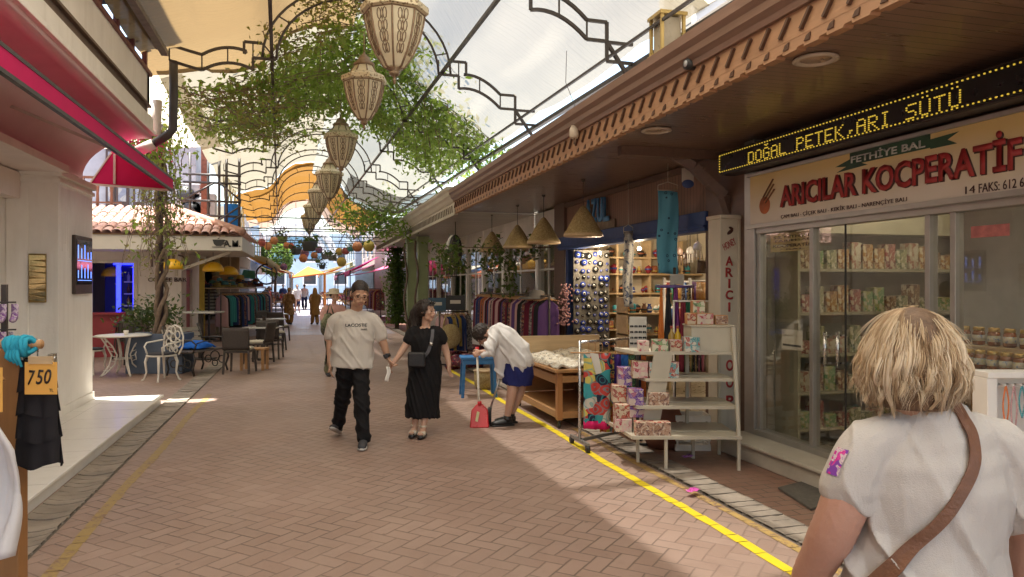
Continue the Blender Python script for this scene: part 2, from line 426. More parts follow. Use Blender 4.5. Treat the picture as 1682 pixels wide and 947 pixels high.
# ------------------------------------------------------------------ ground, paving, markings
g=MB(); g.box(-220,220,-120,420,-.4,-.012); tag(g.build('ground',M('packed_earth',(.2,.17,.14),.8)),kind='structure')
street_m=brick_ground('herringbone_pavers',.118,(.29,.19,.148),(.36,.25,.2),(.15,.108,.085))
g=MB(); g.add([(-14,-12,0),(3.12,-12,0),(3.12,34,0),(-14,34,0)],[(0,1,2,3)]); tag(g.build('street',street_m),kind='structure')
pav_m=brick_ground('running_bond_pavers',.11,(.23,.115,.08),(.31,.17,.12),(.13,.1,.08),0,False,.45)
g=MB(); g.add([(3.12,-12,.0),(9,-12,0),(9,34,0),(3.12,34,0)],[(0,1,2,3)]); tag(g.build('pavement',pav_m),kind='structure')
far_m=brick_ground('sky_tinted_pavers',.2,(.3,.27,.3),(.42,.39,.43),(.2,.18,.2),0,False,.5)  # grey-blue colour stands in for sky reflected on the far street
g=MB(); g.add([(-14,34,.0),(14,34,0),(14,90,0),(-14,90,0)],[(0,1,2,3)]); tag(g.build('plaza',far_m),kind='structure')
g=MB(); g.add([(-2.6,25.5,.004),(3.0,25.5,.004),(3.0,34.2,.004),(-2.6,34.2,.004)],[(0,1,2,3)]); tag(g.build('sky_tint_strip',far_m),kind='structure')  # overlay sheet with the bluish sky reflection put into its colour
# drainage gutters: rows of curved grey pavers
def gutter(name,x0,x1,y0,y1,seed,sag):
    r=random.Random(seed); g=MB(); y=y0
    while y<y1:
        L=r.uniform(.1,.15); a=r.uniform(-.004,.006)
        n=6; top=[]
        for k in range(n+1):
            t=k/n; x=x0+(x1-x0)*t; dip=-.008*math.sin(math.pi*t)+.02+a; cv=sag*math.sin(math.pi*t)
            top.append((x,y+cv+r.uniform(-.004,.004),dip)); 
        vs=[p for p in top]+[(p[0],p[1]+L-.012,p[2]+r.uniform(-.003,.003)) for p in top]
        vs+=[(p[0],p[1],-.02) for p in top]
        fs=[(i,i+1,i+1+n+1,i+n+1) for i in range(n)]+[(i,i+2*(n+1),i+1+2*(n+1),i+1) for i in range(n)]
        g.add(vs,fs,0); y+=L
    tag(g.build(name,m_gutter,fix=False),kind='structure')
    g=MB(); g.add([(x0-.01,y0,.002),(x1+.01,y0,.002),(x1+.01,y1,.002),(x0-.01,y1,.002)],[(0,1,2,3)])
    tag(g.build(name+'_bed',M('dark_joint_sand',(.15,.125,.1),.9)),kind='structure')
gutter('gutter',-1.95,-1.66,1.5,17,3,-.05)
gutter('gutter',3.1,3.36,0.6,30,4,.02)
# painted lines, broken at the joints and worn
def line_mat(name,col,thr):
    t=NT(name); v=t.obj(); nz=t.noise(v,22,5,.7); lo=t.noise(v,1.2,2)
    f=t.ramp(t.math('MULTIPLY_ADD',lo,.35,t.math('MULTIPLY',nz,.75)),[(thr-.06,0.0),(thr+.04,1.0)])
    c=t.mix(f,(.23,.14,.105),col); return t.done(t.pbsdf(c,.6,0,t.bump(nz,.3,.004)))
def painted_line(name,x,w,y0,y1,m,seed):
    r=random.Random(seed); g=MB(); y=y0
    while y<y1:
        L=r.choice([.14,.21,.21,.3]); e=.006
        xo=lambda yy: x+.012*math.sin(yy*1.7)
        a,b=xo(y),xo(y+L)
        g.add([(a-w/2+r.uniform(-e,e),y,.004),(a+w/2+r.uniform(-e,e),y,.004),(b+w/2+r.uniform(-e,e),y+L-r.uniform(.006,.014),.004),(b-w/2+r.uniform(-e,e),y+L-.01,.004)],[(0,1,2,3)])
        y+=L
    tag(g.build(name,m),kind='structure')
painted_line('yellow_line',2.76,.085,.5,14.5,line_mat('yellow_road_paint',(.78,.6,.02),.33),1)
painted_line('yellow_line',-1.45,.08,1,12,line_mat('faded_yellow_paint',(.36,.25,.09),.5),2)
painted_line('yellow_line',3.03,.07,1,8,line_mat('faded_yellow_paint_right',(.45,.3,.1),.52),5)

# ------------------------------------------------------------------ left: pink shop
ps=thing('pink_shop','white corner shop with a crimson awning and pink coved cornice over a white tiled step','building',(-2.8,4,0))
g=MB(); g.box(-9,-3.35,-5,11.1,0,3.3); g.build('wall',m_white,ps)
g=MB(); g.box(-3.35,-2.81,9.74,11.16,.13,3.04); g.box(-3.38,-2.77,9.70,11.2,2.98,3.06); g.box(-3.37,-2.785,9.72,11.18,2.9,2.95); g.box(-3.37,-2.79,9.72,11.18,.13,.24)
g.box(-3.35,-3.12,9.722,9.742,.3,2.85)
g.build('pillar',m_white,ps,bevel=.008)
g=MB()
for k in range(18): y=9.86+k*.07; g.tube([(-2.811,y,2.1+.1*math.sin(k)),(-2.811,y,2.86)],.006,5)
g.build('fluting',m_white,ps)
g=MB(); g.box(-3.36,-2.7,-5,9.73,3.02,3.1); g.box(-3.35,-3.2,2,9.73,2.7,3.0); g.build('ceiling_band',m_pinkish,ps)
for y0,y1 in ((2.0,4.4),(4.5,7.0),(7.1,9.3)):
    gl=MB(); gl.box(-3.345,-3.33,y0+.08,y1-.08,.25,2.6); f=MB()
    f.box(-3.36,-3.29,y0,y0+.08,.13,2.7); f.box(-3.36,-3.29,y1-.08,y1,.13,2.7); f.box(-3.36,-3.29,y0+.08,y1-.08,2.6,2.7); f.box(-3.36,-3.29,y0+.08,y1-.08,.13,.25)
    fo=f.build('shop_window',m_whitegloss,ps,bevel=.006); gl.build('pane',M('window_dark_glass',(.04,.045,.05),.06),fo)
# cove cornice: concave sweep from the wall out to the white edge band
cv=[(-3.0,3.1)]
for k in range(11):
    a=math.pi/2*k/10; cv.append((-2.95+.87*(1-math.cos(a))**1.0,3.14+.6*math.sin(a)))
cv+= [(-2.08,3.8)]
g=MB(); n=len(cv)
vs=[(x,-5,z) for x,z in cv]+[(x,11.2-.0*i,z) for i,(x,z) in enumerate(cv)]
g.add(vs,[(i,i+1,i+1+n,i+n) for i in range(n-1)],0,True)
poly=cv+[(-3.4,3.8),(-3.4,3.1)]
g.prism([(x,z) for x,z in poly],'y',11.19,11.21)
g.build('cornice_cove',M('cove_plaster_pink_bounce',(.72,.55,.56),.5,.06,2,.1,20),ps)  # pink in the plaster colour stands in for light bounced off the awning
g=MB(); g.box(-3.3,-2.06,-5,11.2,3.8,4.02); g.box(-3.3,-2.03,-5,11.22,3.78,3.83); g.build('edge_band',m_white,ps,bevel=.006)
g=MB(); g.box(-3.3,-2.12,-5,11.15,4.02,4.16); g.box(-3.3,-2.08,-5,11.18,4.16,4.19); g.build('brown_band',m_brownpaint,ps)
g=MB(); g.box(-2.3,-2.1,-5,11.15,4.19,4.6); g.box(-3.3,-2.1,11.0,11.16,4.19,4.6); g.build('parapet',m_white,ps)
g=MB(); g.box(-2.32,-2.07,-5,11.2,4.6,4.65)
y=-4.5
while y<11.3: g.bx((-2.15,y,4.95),(.06,.07,.62)); y+=.78
g.box(-2.18,-2.12,-5,11.15,5.2,5.26); g.build('balcony_railing',m_redbrown,ps)
g=MB(); g.box(-9,-3.2,-5,11.0,3.3,6.8); g.box(-9,-2.08,-5,11.2,6.7,7.5); g.build('upper_storey',m_pinkish,ps)
for k in range(6):
    y=-3+k*2.3; f=MB(); f.box(-3.22,-3.14,y,y+1.3,4.3,5.9); w=f.build('window',m_redbrown,ps); p=MB(); p.box(-3.15,-3.13,y+.1,y+1.2,4.4,5.8); p.build('pane',M('window_dark_glass',(0,0,0)),w)
g=MB()
for k in range(24): y=-4.7+k*.66; g.bar((-3.2,y,4.75),(-2.1,y,4.9),.05)
g.build('awning_bracket',m_darktrim,ps)
# awning
aw=MB(); aw.add([(-1.9,-5,3.25),(-1.9,11.72,3.25),(-2.62,11.72,3.6),(-2.62,-5,3.6)],[(0,1,2,3)])
aw.prism([(-1.9,3.25),(-2.7,3.62),(-3.0,3.14),(-1.9,3.085)],'y',11.705,11.72)
ao=aw.build('awning',m_crimson,ps,solid=.006)
b=MB(); b.box(-1.915,-1.89,-5,11.73,3.1,3.235); b.build('valance',m_crimson,ao)
b=MB(); b.box(-1.925,-1.885,-5,11.735,3.235,3.265); b.box(-1.925,-1.885,-5,11.735,3.07,3.1)
b.build('edge_trim',m_darktrim,ao)
m_ivt=M('ivory_tube',(.55,.47,.4),.5)
for p_,q_,w_ in [((-2.66,11.69,3.58),(-2.66,11.69,3.15),.03),((-1.92,11.69,3.085),(-3.0,11.69,3.135),.03),((-2.98,11.69,3.14),(-2.7,11.69,3.6),.02)]+[((-1.92,y,3.09),(-2.9,y,3.5),.03) for y in (1.5,4.9,8.3)]: b=MB(); b.bar(p_,q_,w_); b.build('strut',m_ivt,ao)
# step
g=MB(); g.box(-3.35,-1.98,-5,11.3,0,.105); g.box(-3.4,-1.945,-5,11.33,.105,.135); s=g.build('tiled_step',m_tile,ps,bevel=.006)
g=MB()
for k in range(13): g.box(-3.34,-1.95,11.3-.6*(k+1)-.0015,11.3-.6*(k+1)+.0015,.1352,.1358)
g.box(-2.63,-2.627,-1,11.3,.1352,.1358); g.build('tile_joint',M('grey_grout',(.45,.43,.4),.8),s)
# gold mosaic mirror and framed menu sign
t=thing('gold_mirror','narrow gold mosaic mirror fixed to the side of the white pillar','mirror',(-3.02,9.72,1.77))
g=MB(); g.box(-3.11,-2.93,9.7,9.719,1.49,2.06); g.build('backing',M('dark_gold',(.25,.16,.05),.4,metal=.5),t)
g=MB(); r=random.Random(2)
for k in range(8):
    z=1.51+k*.068; a=r.uniform(-.012,.012)
    g.add([(-3.105,9.697,z+a),(-2.935,9.697,z-a),(-2.935,9.694,z+.05-a),(-3.105,9.694,z+.062+a)],[(0,1,2,3)])
g.build('mirror_strip',M('gold_mirror',(.85,.68,.32),.08,metal=1),t)
t=thing('wall_sign','dark framed sign with blue glowing letters hung on the white pillar','sign',(-2.8,10.33,1.95))
p0=W(119,435,x=-2.8); p1=W(147,435,x=-2.8)
g=MB(); g.box(-2.808,-2.765,p0.y,p1.y,1.58,2.32); g.build('frame',M('brown_frame',(.05,.03,.025),.4),t,bevel=.006)
g=MB(); g.box(-2.768,-2.76,p0.y+.035,p1.y-.035,1.7,2.27); pan=g.build('panel',M('black_gloss',(.012,.012,.016),.08),t)
g=MB(); yc=(p0.y+p1.y)/2
for zz in (1.8,2.05):
    for k in range(5):
        y=p0.y+.09+k*(p1.y-p0.y-.18)/4; h=(.08,.15,.11,.16,.07)[(k+(zz>2))%5]; g.box(-2.759,-2.757,y-.012,y+.012,zz-.02,zz+h)
    g.box(-2.759,-2.757,p0.y+.07,p1.y-.07,zz-.05,zz-.043)
g.build('lettering',M('blue_lit_letters',(.1,.2,.9),.5,emit=(.15,.3,1),estr=.7),t)

# ------------------------------------------------------------------ canopy over the street
Y0,DY=11.2,3.45
CR=R(1.9)
def K(dx,y,z):  # canopy frame: dx across from its axis, y along the street
    return (0.78-.033*(y-Y0)+dx, y+.033*dx, z)
def arc(p,q,rise,n=8):
    return [(p[0]+(q[0]-p[0])*k/n, p[1]+(q[1]-p[1])*k/n+rise*4*(k/n)*(1-k/n)) for k in range(n+1)]
WING=[(1.2,0),(1.52,0),(1.52,-.2)]+arc((1.52,-.2),(2.2,-.46),.1)[1:]+[(2.45,-.46),(2.45,-.69),(2.78,-.69)]
WINGL=[(-1.2,0),(-1.52,0),(-1.52,-.17)]+arc((-1.52,-.17),(-2.2,-.24),.1)[1:]+[(-2.38,-.2),(-2.62,-.14)]
ARCH=[(1.2*math.cos(a),1.02*math.sin(a)) for a in [math.pi*k/22 for k in range(23)]]
ZC=4.97
fr=[]
for i in range(-3,10):
    y=Y0+i*DY
    rank=''
    f=thing('canopy_arch', f'dark iron arch frame over the street carrying the {["","","","nearest visible","second","third","fourth","fifth","sixth","seventh","eighth","ninth","tenth"][i+3] if i>=0 else "overhead"} span of canopy' if i>=0 else 'dark iron arch frame above the viewer holding up the canopy','arch',K(0,y,ZC),group='iron arches carrying the canopy')
    for dz,nm in ((0,'lower_chord'),(.22,'upper_chord')):
        g=MB(); r=.019
        a=[(x*(1-.0*dz),z) for x,z in ARCH]
        if dz: a=[(x*1.16,z*1.16) for x,z in ARCH]
        g.tube([K(x,y,ZC+z) for x,z in a],r,6)
        for wg,sx in ((WING,1),(WINGL,-1)):
            pts=[(x+ (.0),z+dz) for x,z in wg]
            if dz: pts[0]=(1.2*1.16*sx,0.22); pts=[(x+.12*sx if 0<k<3 else x,z) for k,(x,z) in enumerate(pts)]
            for a_,b_ in zip(pts,pts[1:]): g.bar(K(a_[0],y,ZC+a_[1]),K(b_[0],y,ZC+b_[1]),.036)
        g.build(nm,m_steel,f)
    def tie(a_,b_,w_): q_=MB(); q_.bar(a_,b_,w_); q_.build('tie',m_steel,f)
    for k in range(2,21,4): tie(K(ARCH[k][0],y,ZC+ARCH[k][1]),K(ARCH[k][0]*1.16,y,ZC+ARCH[k][1]*1.16),.018)
    for sx,wg in ((1,WING),(-1,WINGL)):
        for k in (0,1,2,6,10,12):
            if k<len(wg): tie(K(wg[k][0],y,ZC+wg[k][1]),K(wg[k][0]+.0,y,ZC+wg[k][1]+.22),.018)
        tie(K(1.2*sx,y,ZC),K(1.39*sx,y,ZC+.22),.02)
    tie(K(2.45,y,ZC-.47),K(2.95,y,ZC-1.15),.04)
ya,yb=Y0-3*DY,Y0+9*DY
for dx,z,w,lab in ((1.26,ZC+.04,.045,'dark steel purlin running along the right foot of the canopy arches'),(-1.26,ZC+.04,.045,'dark steel purlin running along the left foot of the canopy arches'),(2.5,ZC-.62,.03,'thin steel rail under the right edge of the white mesh canopy')):
    g=MB(); g.bar(K(dx,ya,z),K(dx,yb,z),w); tag(g.build('purlin',m_steel),lab,'beam')
g=MB(); g.bar(K(2.8,ya,ZC-.72),K(2.8,yb,ZC-.72),.07,.06); tag(g.build('edge_beam',m_steel),'dark steel edge beam of the canopy above the brown wooden eave','beam')
g=MB(); g.bar((-1.86,-5,4.86),(-1.86,10.9,4.86),.09,.07,0); g.bar((-1.95,-5,4.93),(-1.95,10.9,4.93),.05)
tag(g.build('edge_beam',M('grey_steel_beam',(.16,.14,.13),.5,.3,8,.2,60)),'grey steel edge beam carrying the beige canvas beside the pink cornice','beam')
# drain pipe at the corner of the pink shop
p=[W(285,100,y=11.35),W(285,150,y=11.35),W(284,212,y=11.35),W(276,221,y=11.35),W(252,236,y=11.35)]
t=thing('drain_pipe','dark downpipe with a white elbow at the corner of the pink shop','pipe',p[2])
g=MB(); g.tube(p,.06,10); g.build('pipe',m_darktrim,t)
g=MB(); g.tube([W(252,236,y=11.35),W(226,248,y=11.35)],.075,12); g.tube([W(258,165,y=11.5),W(255,222,y=11.5)],.07,12); g.build('elbow',M('white_pvc',(.62,.57,.52),.4),t)

PR=[(-2.66,4.98),(-2.2,5.12),(-1.75,5.22),(-1.45,5.36),(-1.28,5.62),(-1.0,5.98),(-.6,6.22),(0,6.3),(.6,6.22),(1.0,5.98),(1.28,5.6),(1.45,5.34),(1.8,5.16),(2.2,4.92),(2.5,4.7),(2.85,4.5)]
def prof(dx):
    for (a,b),(c,d) in zip(PR,PR[1:]):
        if dx<=c: return b+(d-b)*(dx-a)/(c-a)
    return PR[-1][1]
def sheet(name,label,mat,x0,x1,y0,y1,droop=.16,skew=0,seed=1):
    nu=int((x1-x0)*9)+2; nv=int((y1-y0)*4)+2
    def fn(a,b):
        dx=x0+(x1-x0)*a; y=y0+(y1-y0)*b+skew*a
        ph=((y-Y0)/DY)%1.0
        z=prof(dx)-droop*(math.sin(math.pi*ph)**1)*(1.0 if abs(dx)<2.2 else .55)
        z+=.035*noise.noise(Vector((dx*1.3+seed,y*.9,seed)))+.02*noise.noise(Vector((dx*5,y*1.4,seed)))
        return K(dx,y,z+.012*(seed%3))
    g=MB(); g.grid(fn,nu,nv); return tag(g.build(name,mat,fix=False),label,'canopy',group='fabric sheets of the street canopy')
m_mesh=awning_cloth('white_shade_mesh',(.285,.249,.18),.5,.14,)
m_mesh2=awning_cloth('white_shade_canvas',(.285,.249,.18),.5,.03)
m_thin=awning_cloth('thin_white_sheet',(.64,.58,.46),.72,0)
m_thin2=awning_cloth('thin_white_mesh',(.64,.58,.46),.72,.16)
m_beige=awning_cloth('beige_canvas',(.23,.155,.07),.5,.01)
m_orange=awning_cloth('orange_canvas',(.25,.125,.03),.5,.01)
m_pinkc=awning_cloth('faded_pink_canvas',(.36,.26,.2),.55,.02)
sheet('canopy_sheet','beige canvas sheet over the left half of the street nearest the viewer',m_beige,-2.98,.05,6.0,12.1,skew=.9,seed=1)
sheet('canopy_sheet','added unseen translucent sheet brightening the left half of the street around the viewer',m_thin,-2.66,.05,-4,6.2,skew=.9,seed=7)  # added out of view, extra translucent to brighten the ground below
sheet('canopy_sheet','added unseen translucent sheet brightening the right half of the street around the viewer',m_thin2,.05,2.85,-4,6.45,seed=8)  # likewise added overhead, unseen, to pass more light down
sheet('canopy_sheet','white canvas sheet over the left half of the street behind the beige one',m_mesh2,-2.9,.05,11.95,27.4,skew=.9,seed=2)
sheet('canopy_sheet','orange canvas sheet over the left half of the street beyond the lanterns',m_orange,-2.66,.05,27.0,37,droop=.45,skew=1.0,seed=3)
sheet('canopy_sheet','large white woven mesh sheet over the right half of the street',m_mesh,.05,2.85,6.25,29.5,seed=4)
sheet('canopy_sheet','orange canvas sheet over the right half of the street at the far end',m_orange,.05,2.85,29.3,37,droop=.45,seed=5)
sheet('canopy_sheet','faded pink canvas closing the far end of the street canopy',m_pinkc,-2.66,2.85,36.8,42.5,droop=.5,seed=6)
def alley(a,b): return (-5.6+3.75*a, 12.25+6.3*b, 4.72+.25*a-.12*math.sin(math.pi*((b*3)%1))+.03*noise.noise(Vector((a*4,b*6,3))))
g=MB(); g.grid(alley,20,30); tag(g.build('canopy_sheet',m_thin,fix=False),'white canvas sheet stretched over the side alley in front of the café','canopy',group='fabric sheets of the street canopy')
# ------------------------------------------------------------------ right: brown wooden eave
YE=14.4
eav=thing('wooden_eave','long brown plank eave with a carved orange wood fascia over the right shop fronts','eave',(3.7,7,3.17))
g=MB(); g.box(2.93,4.62,-4,YE,3.17,3.2); g.build('soffit',m_soffit,eav)
g=MB(); g.box(2.86,2.93,-4,YE,3.2,3.36)
# straight board with small stepped notches in its lower edge
y=-4.0; poly=[(-4,3.22)]
while y<YE-.1:
    poly+=[(y,3.125),(y+.13,3.125),(y+.13,3.14),(y+.19,3.14)]; y+=.2
poly+=[(YE,3.125),(YE,3.22)]
g.prism(poly,'x',2.862,2.928); fa=g.build('fascia',m_fascia,eav)
g=MB(); y=-3.95
while y<YE-.15:
    g.bar((2.852,y+.09,3.23),(2.852,y,3.335),.02,.03,0,up=(1,0,0)); g.bar((2.85,y+.113,3.235),(2.85,y+.027,3.333),.026,.012,1,up=(1,0,0))
    g.prism([(y+.02,3.15),(y+.07,3.15),(y+.048,3.18),(y+.012,3.19)],'x',2.853,2.861); y+=.2
g.build('carved_slat',[m_fasciadark,m_fascia],fa)
g=MB(); tr=[(2.93,3.36),(2.83,3.36),(2.82,3.4),(2.78,3.43),(2.775,3.48),(2.74,3.515),(2.735,3.585),(2.8,3.605),(2.93,3.605)]
g.prism(tr,'y',-4,YE); g.build('gutter_moulding',m_trimwood,eav)
g=MB(); g.add([(2.8,-4,3.605),(4.6,-4,3.95),(4.6,YE,3.95),(2.8,YE,3.605)],[(0,1,2,3)]); g.build('roof',M('grey_roof_sheet',(.3,.28,.27),.5,.2,2),eav,solid=.02)
for u,v in ((1340,96),(1078,213)):
    p=W(u,v,z=3.165); t=thing('downlight','round white ceiling downlight '+('nearer the viewer, above the LED sign' if u==1340 else 'further off, in front of the diagonal brace'),'lamp',p,group='downlights in the plank soffit')
    g=MB(); g.lathe([(.14,0),(.145,-.012),(.12,-.02),(.105,-.012),(.1,.0)],p,28); g.build('ring',M('ivory_ring',(.5,.42,.34),.4),t)
    g=MB(); g.lathe([(.0,-.006),(.1,-.003),(.1,.0)],p,24); g.ell(p+Vector((.03,-.02,-.012)),(.012,.012,.01),n=8,k=6); g.build('diffuser',M('amber_diffuser',(.38,.27,.18),.35),t)
p=W(1136,105,x=2.84); t=thing('spotlight','small black round spotlight fixed to the carved fascia','lamp',p)
g=MB(); g.tube([p+Vector((.03,0,0)),p+Vector((-.05,0,0))],.045,16); g.build('housing',m_black,t); g=MB(); g.tube([p+Vector((-.05,0,0)),p+Vector((-.055,0,0))],.025,14); g.build('lens',M('lens_glass',(.5,.5,.5),.1),t)
p=W(943,215,x=2.8); t=thing('hanging_bell','pale bell shaped pendant dangling on a wire from the brown eave','bell',p)
g=MB(); g.lathe([(.03,.06),(.05,.02),(.055,-.05),(.04,-.08),(.0,-.08)],p,12); g.build('bell',M('bone',(.5,.42,.32),.6),t)
g=MB(); g.tube([p+Vector((0,0,.06)),p+Vector((.02,0,.25)),p+Vector((-.06,.1,.55)),p+Vector((-.05,.1,.9))],.004,4); g.tube([p+Vector((0,0,-.08)),p+Vector((0,0,-.14))],.006,5); g.build('wire',m_steel,t)
# white far eave
we=thing('white_eave','long white eave with a slotted fascia over the far right shop fronts','eave',(3.7,22,3.12))
g=MB(); g.box(2.9,4.62,YE+.02,31.5,3.14,3.18); g.build('soffit',wood('white_soffit_boards',(.6,.57,.5),0,.35,.2,1,dark=.9),we)
g=MB(); g.box(2.86,2.93,YE+.02,31.5,3.1,3.36); tr2=[(2.93,3.36),(2.84,3.36),(2.8,3.44),(2.75,3.48),(2.74,3.56),(2.7,3.6),(2.7,3.66),(2.93,3.66)]; g.prism(tr2,'y',YE+.02,31.5); g.box(2.86,4.6,31.42,31.52,3.1,3.6)
f=g.build('fascia',m_cream,we); g=MB(); y=YE+.2
while y<31.2: g.bar((2.856,y,3.16),(2.856,y+.05,3.3),.012,.03,0,up=(1,0,0)); y+=.2
g.build('slot',M('shadow_slot_brown',(.16,.13,.1),.7),f)
# upper storey wall of the right building (cream siding)
t=thing('upper_facade','cream clad upper storey standing back above the brown eave','building',(5,3,4))
g=MB(); g.box(4.5,10,-5,8.6,3.98,7.6); g.build('wall',wood('cream_siding',(.52,.47,.38),1,.5,.22,2,dark=.8),t)
g=MB(); g.box(4.44,4.5,-5,8.65,4.5,4.6); g.box(4.42,4.5,8.5,8.62,3.98,7.6); g.build('trim',m_white,t)
for y in (1.2,4.0,6.6):
    f=MB(); f.box(4.42,4.5,y,y+1.2,4.8,6.4); w=f.build('window',m_white,t); q=MB(); q.box(4.4,4.425,y+.1,y+1.1,4.9,6.3); q.build('pane',M('window_dark_glass',(0,0,0)),w)
p=W(1096,60,x=3.55); t=thing('wall_lantern','small gold framed lantern box above the brown gutter','lantern',p)
g=MB(); a=.12
for sx in(-1,1):
    for sy in(-1,1): g.bx(p+Vector((sx*a,sy*a,0)),(.03,.03,.4))
for z in(-.2,.2): g.bx(p+Vector((0,0,z)),(.3,.3,.035))
g.build('frame',M('gilded_frame',(.5,.36,.13),.4,metal=.4),t); g=MB(); g.bx(p,(.2,.2,.34)); g.build('glass_box',M('milky_glass',(.35,.3,.22),.3),t); g=MB(); g.bx(p-Vector((0,0,.33)),(.05,.05,.28)); g.build('stem',m_steel,t)

# ------------------------------------------------------------------ right buildings' shells
XA=4.6
rb=thing('right_shop_building','row of dark framed market shops under the wooden eave','building',(5,8,0))
g=MB(); g.box(7.2,7.4,-5,31,0,3.17); g.build('back_wall',M('shop_back_wall',(.42,.38,.3),.7),rb)
g=MB(); g.box(4.62,7.2,-5,31,3.2,3.3); g.build('ceiling_slab',M('shop_ceiling',(.5,.47,.4),.7),rb)
g=MB(); g.box(4.62,7.2,-5,12.9,-.01,.06); g.build('shop_floor',M('shop_floor_tile',(.3,.26,.2),.3),rb)
for y0,y1 in ((6.62,6.9),(12.55,12.75),(-1.2,-1.0)):
    g=MB(); g.box(4.62,7.2,y0,y1,0,3.2); g.build('party_wall',M('shop_side_wall',(.46,.42,.34),.7),rb)
g=MB(); g.box(4.46,4.62,6.6,7.55,0,3.17); g.build('pier',m_beam,rb); g=MB(); g.box(4.47,4.62,12.4,12.95,0,3.17); g.build('pier',m_beam,rb)
# plank cladding over the opening, blue lintel
g=MB(); g.box(4.52,4.62,7.5,12.95,2.55,3.17); g.build('cladding',m_clad,rb)
g=MB(); g.bar((4.5,7.5,3.12),(4.5,12.95,3.12),.05,.07); g.build('cladding_rail',m_beam,rb)
g=MB(); g.box(4.42,4.62,7.5,12.6,2.32,2.55); g.box(4.40,4.44,7.5,12.62,2.36,2.39); g.box(4.5,4.62,12.3,12.42,0,2.32); g.build('blue_lintel',m_blue,rb,bevel=.008)
# corner beam and diagonal brace above the white column
t=thing('wooden_brace','dark curved timber brace under the plank soffit by the honey shop sign','brace',(4.1,7.2,2.6))
pb=[W(1103,252,y=7.3),W(1140,275,y=7.2),W(1165,300,y=7.15),W(1190,322,y=7.1),W(1200,352,y=7.1)]
g=MB()
for a_,b_ in zip(pb,pb[1:]): g.bar(a_,b_,.12,.1)
g.build('brace',m_beam,t); g=MB(); g.bar((3.2,7.15,3.12),(4.6,7.15,3.12),.1,.1); g.build('tie_beam',m_beam,t)
# honey shop front
XG=4.43
hs=thing('honey_shop_front','honey shop front with sliding glass doors and aluminium frames on a pale stone step','shop front',(XG,4,0))
g=MB(); g.box(4.06,4.62,-1,6.62,0,.15); g.box(4.03,4.62,-1,6.64,.15,.185); g.build('step',m_stone,hs,bevel=.01)
g=MB(); g.box(4.36,4.5,6.45,6.62,.18,3.17); g.box(4.38,4.48,-1,6.45,2.21,2.3); g.box(4.36,4.5,-1,6.45,.185,.24)
for u in (1252,):
    pass
for y,w in ((6.42,.05),(5.62,.05),(4.34,.045),(4.12,.045),(2.6,.05),(1.0,.05)): g.box(4.39,4.47,y-w/2,y+w/2,.24,2.21)
g.box(4.4,4.46,3.2,3.215,.24,2.21)
g.build('frame',m_alu,hs,bevel=.004)
g=MB(); 
for y0,y1 in ((5.64,6.4),(4.36,5.6),(4.14,4.32),(2.62,4.1),(1.02,2.58),(-1,.98)): g.box(4.424,4.43,y0,y1,.24,2.21)
g.build('pane',glass('shop_glass',(.95,.95,.92),.01,1.5,1.3),hs)
g=MB(); g.box(4.45,4.6,-5,6.6,2.3,3.17); g.build('header_panel',m_beam,hs)
g=MB(); g.box(4.395,4.4,5.18,5.2,.24,2.21); g.build('door_edge',M('dark_seal',(.02,.02,.02),.5),hs)
g=MB()
for u in (1355,1376):
    a=W(u,545,x=4.35); b=W(u,602,x=4.35); g.tube([a,b],.016,10); g.bar(a+Vector((0,0,-.03)),a+Vector((.07,0,-.03)),.014); g.bar(b+Vector((0,0,.03)),b+Vector((.07,0,.03)),.014)
g.build('handle',m_chrome,hs)
# led sign
t=thing('led_sign','long black LED ticker board with yellow dotted capital letters under the soffit','sign',(4.1,4,2.95))
yL=6.78; yR=.5; z0,z1=2.86,3.055
g=MB(); g.box(4.17,4.36,yR,yL,z0-.02,z1+.02); g.build('housing',M('led_housing',(.03,.022,.018),.35),t,bevel=.01)
g=MB(); g.box(4.16,4.175,yR,yL,z0,z1); g.build('screen',M('led_screen',(.012,.011,.012),.3),t)
FONT={'D':'11110 10001 10001 10001 10001 10001 11110','O':'01110 10001 10001 10001 10001 10001 01110','G':'01110 10001 10000 10111 10001 10001 01110','A':'01110 10001 10001 11111 10001 10001 10001','L':'10000 10000 10000 10000 10000 10000 11111','P':'11110 10001 10001 11110 10000 10000 10000','E':'11111 10000 10000 11110 10000 10000 11111','T':'11111 00100 00100 00100 00100 00100 00100','K':'10001 10010 10100 11000 10100 10010 10001','R':'11110 10001 10001 11110 10100 10010 10001','I':'01110 00100 00100 00100 00100 00100 01110','S':'01111 10000 10000 01110 00001 00001 11110','U':'10001 10001 10001 10001 10001 10001 01110',',':'00000 00000 00000 00000 00110 00100 01000',' ':'00000 00000 00000 00000 00000 00000 00000'}
FONT['Ğ']=FONT['G'];FONT['Ü']=FONT['U']
txt='DOĞAL PETEK,ARI SÜTÜ'
ys=W(1230,262,x=4.16).y; ye=W(1582,160,x=4.16).y; cw=(ys-ye)/(len(txt)*6-1)
g=MB(); zz0=2.888; dz=(2.984-zz0)/6
def dot(y,z,s=.25,c=cw): g.box(4.153,4.16,y-c*s,y+c*s,z-c*s*.9,z+c*s*.9)
for ci,ch in enumerate(txt):
    rows=FONT[ch].split()
    for rr_,row in enumerate(rows):
        for k,b_ in enumerate(row):
            if b_=='1': dot(ys-(ci*6+k)*cw,zz0+(6-rr_)*dz)
    if ch=='Ğ':
        for k,q in ((1,8.1),(2,7.6),(3,8.1)): dot(ys-(ci*6+k)*cw,zz0+q*dz)
    if ch=='Ü':
        for k in (1,3): dot(ys-(ci*6+k)*cw,zz0+7.7*dz)
y=yL-.03
while y>yR: dot(y,z0+.012,.26); dot(y,z1-.012,.26); y-=cw*2
for k in range(7): dot(yL-.02,z0+.02+k*.026,.3)
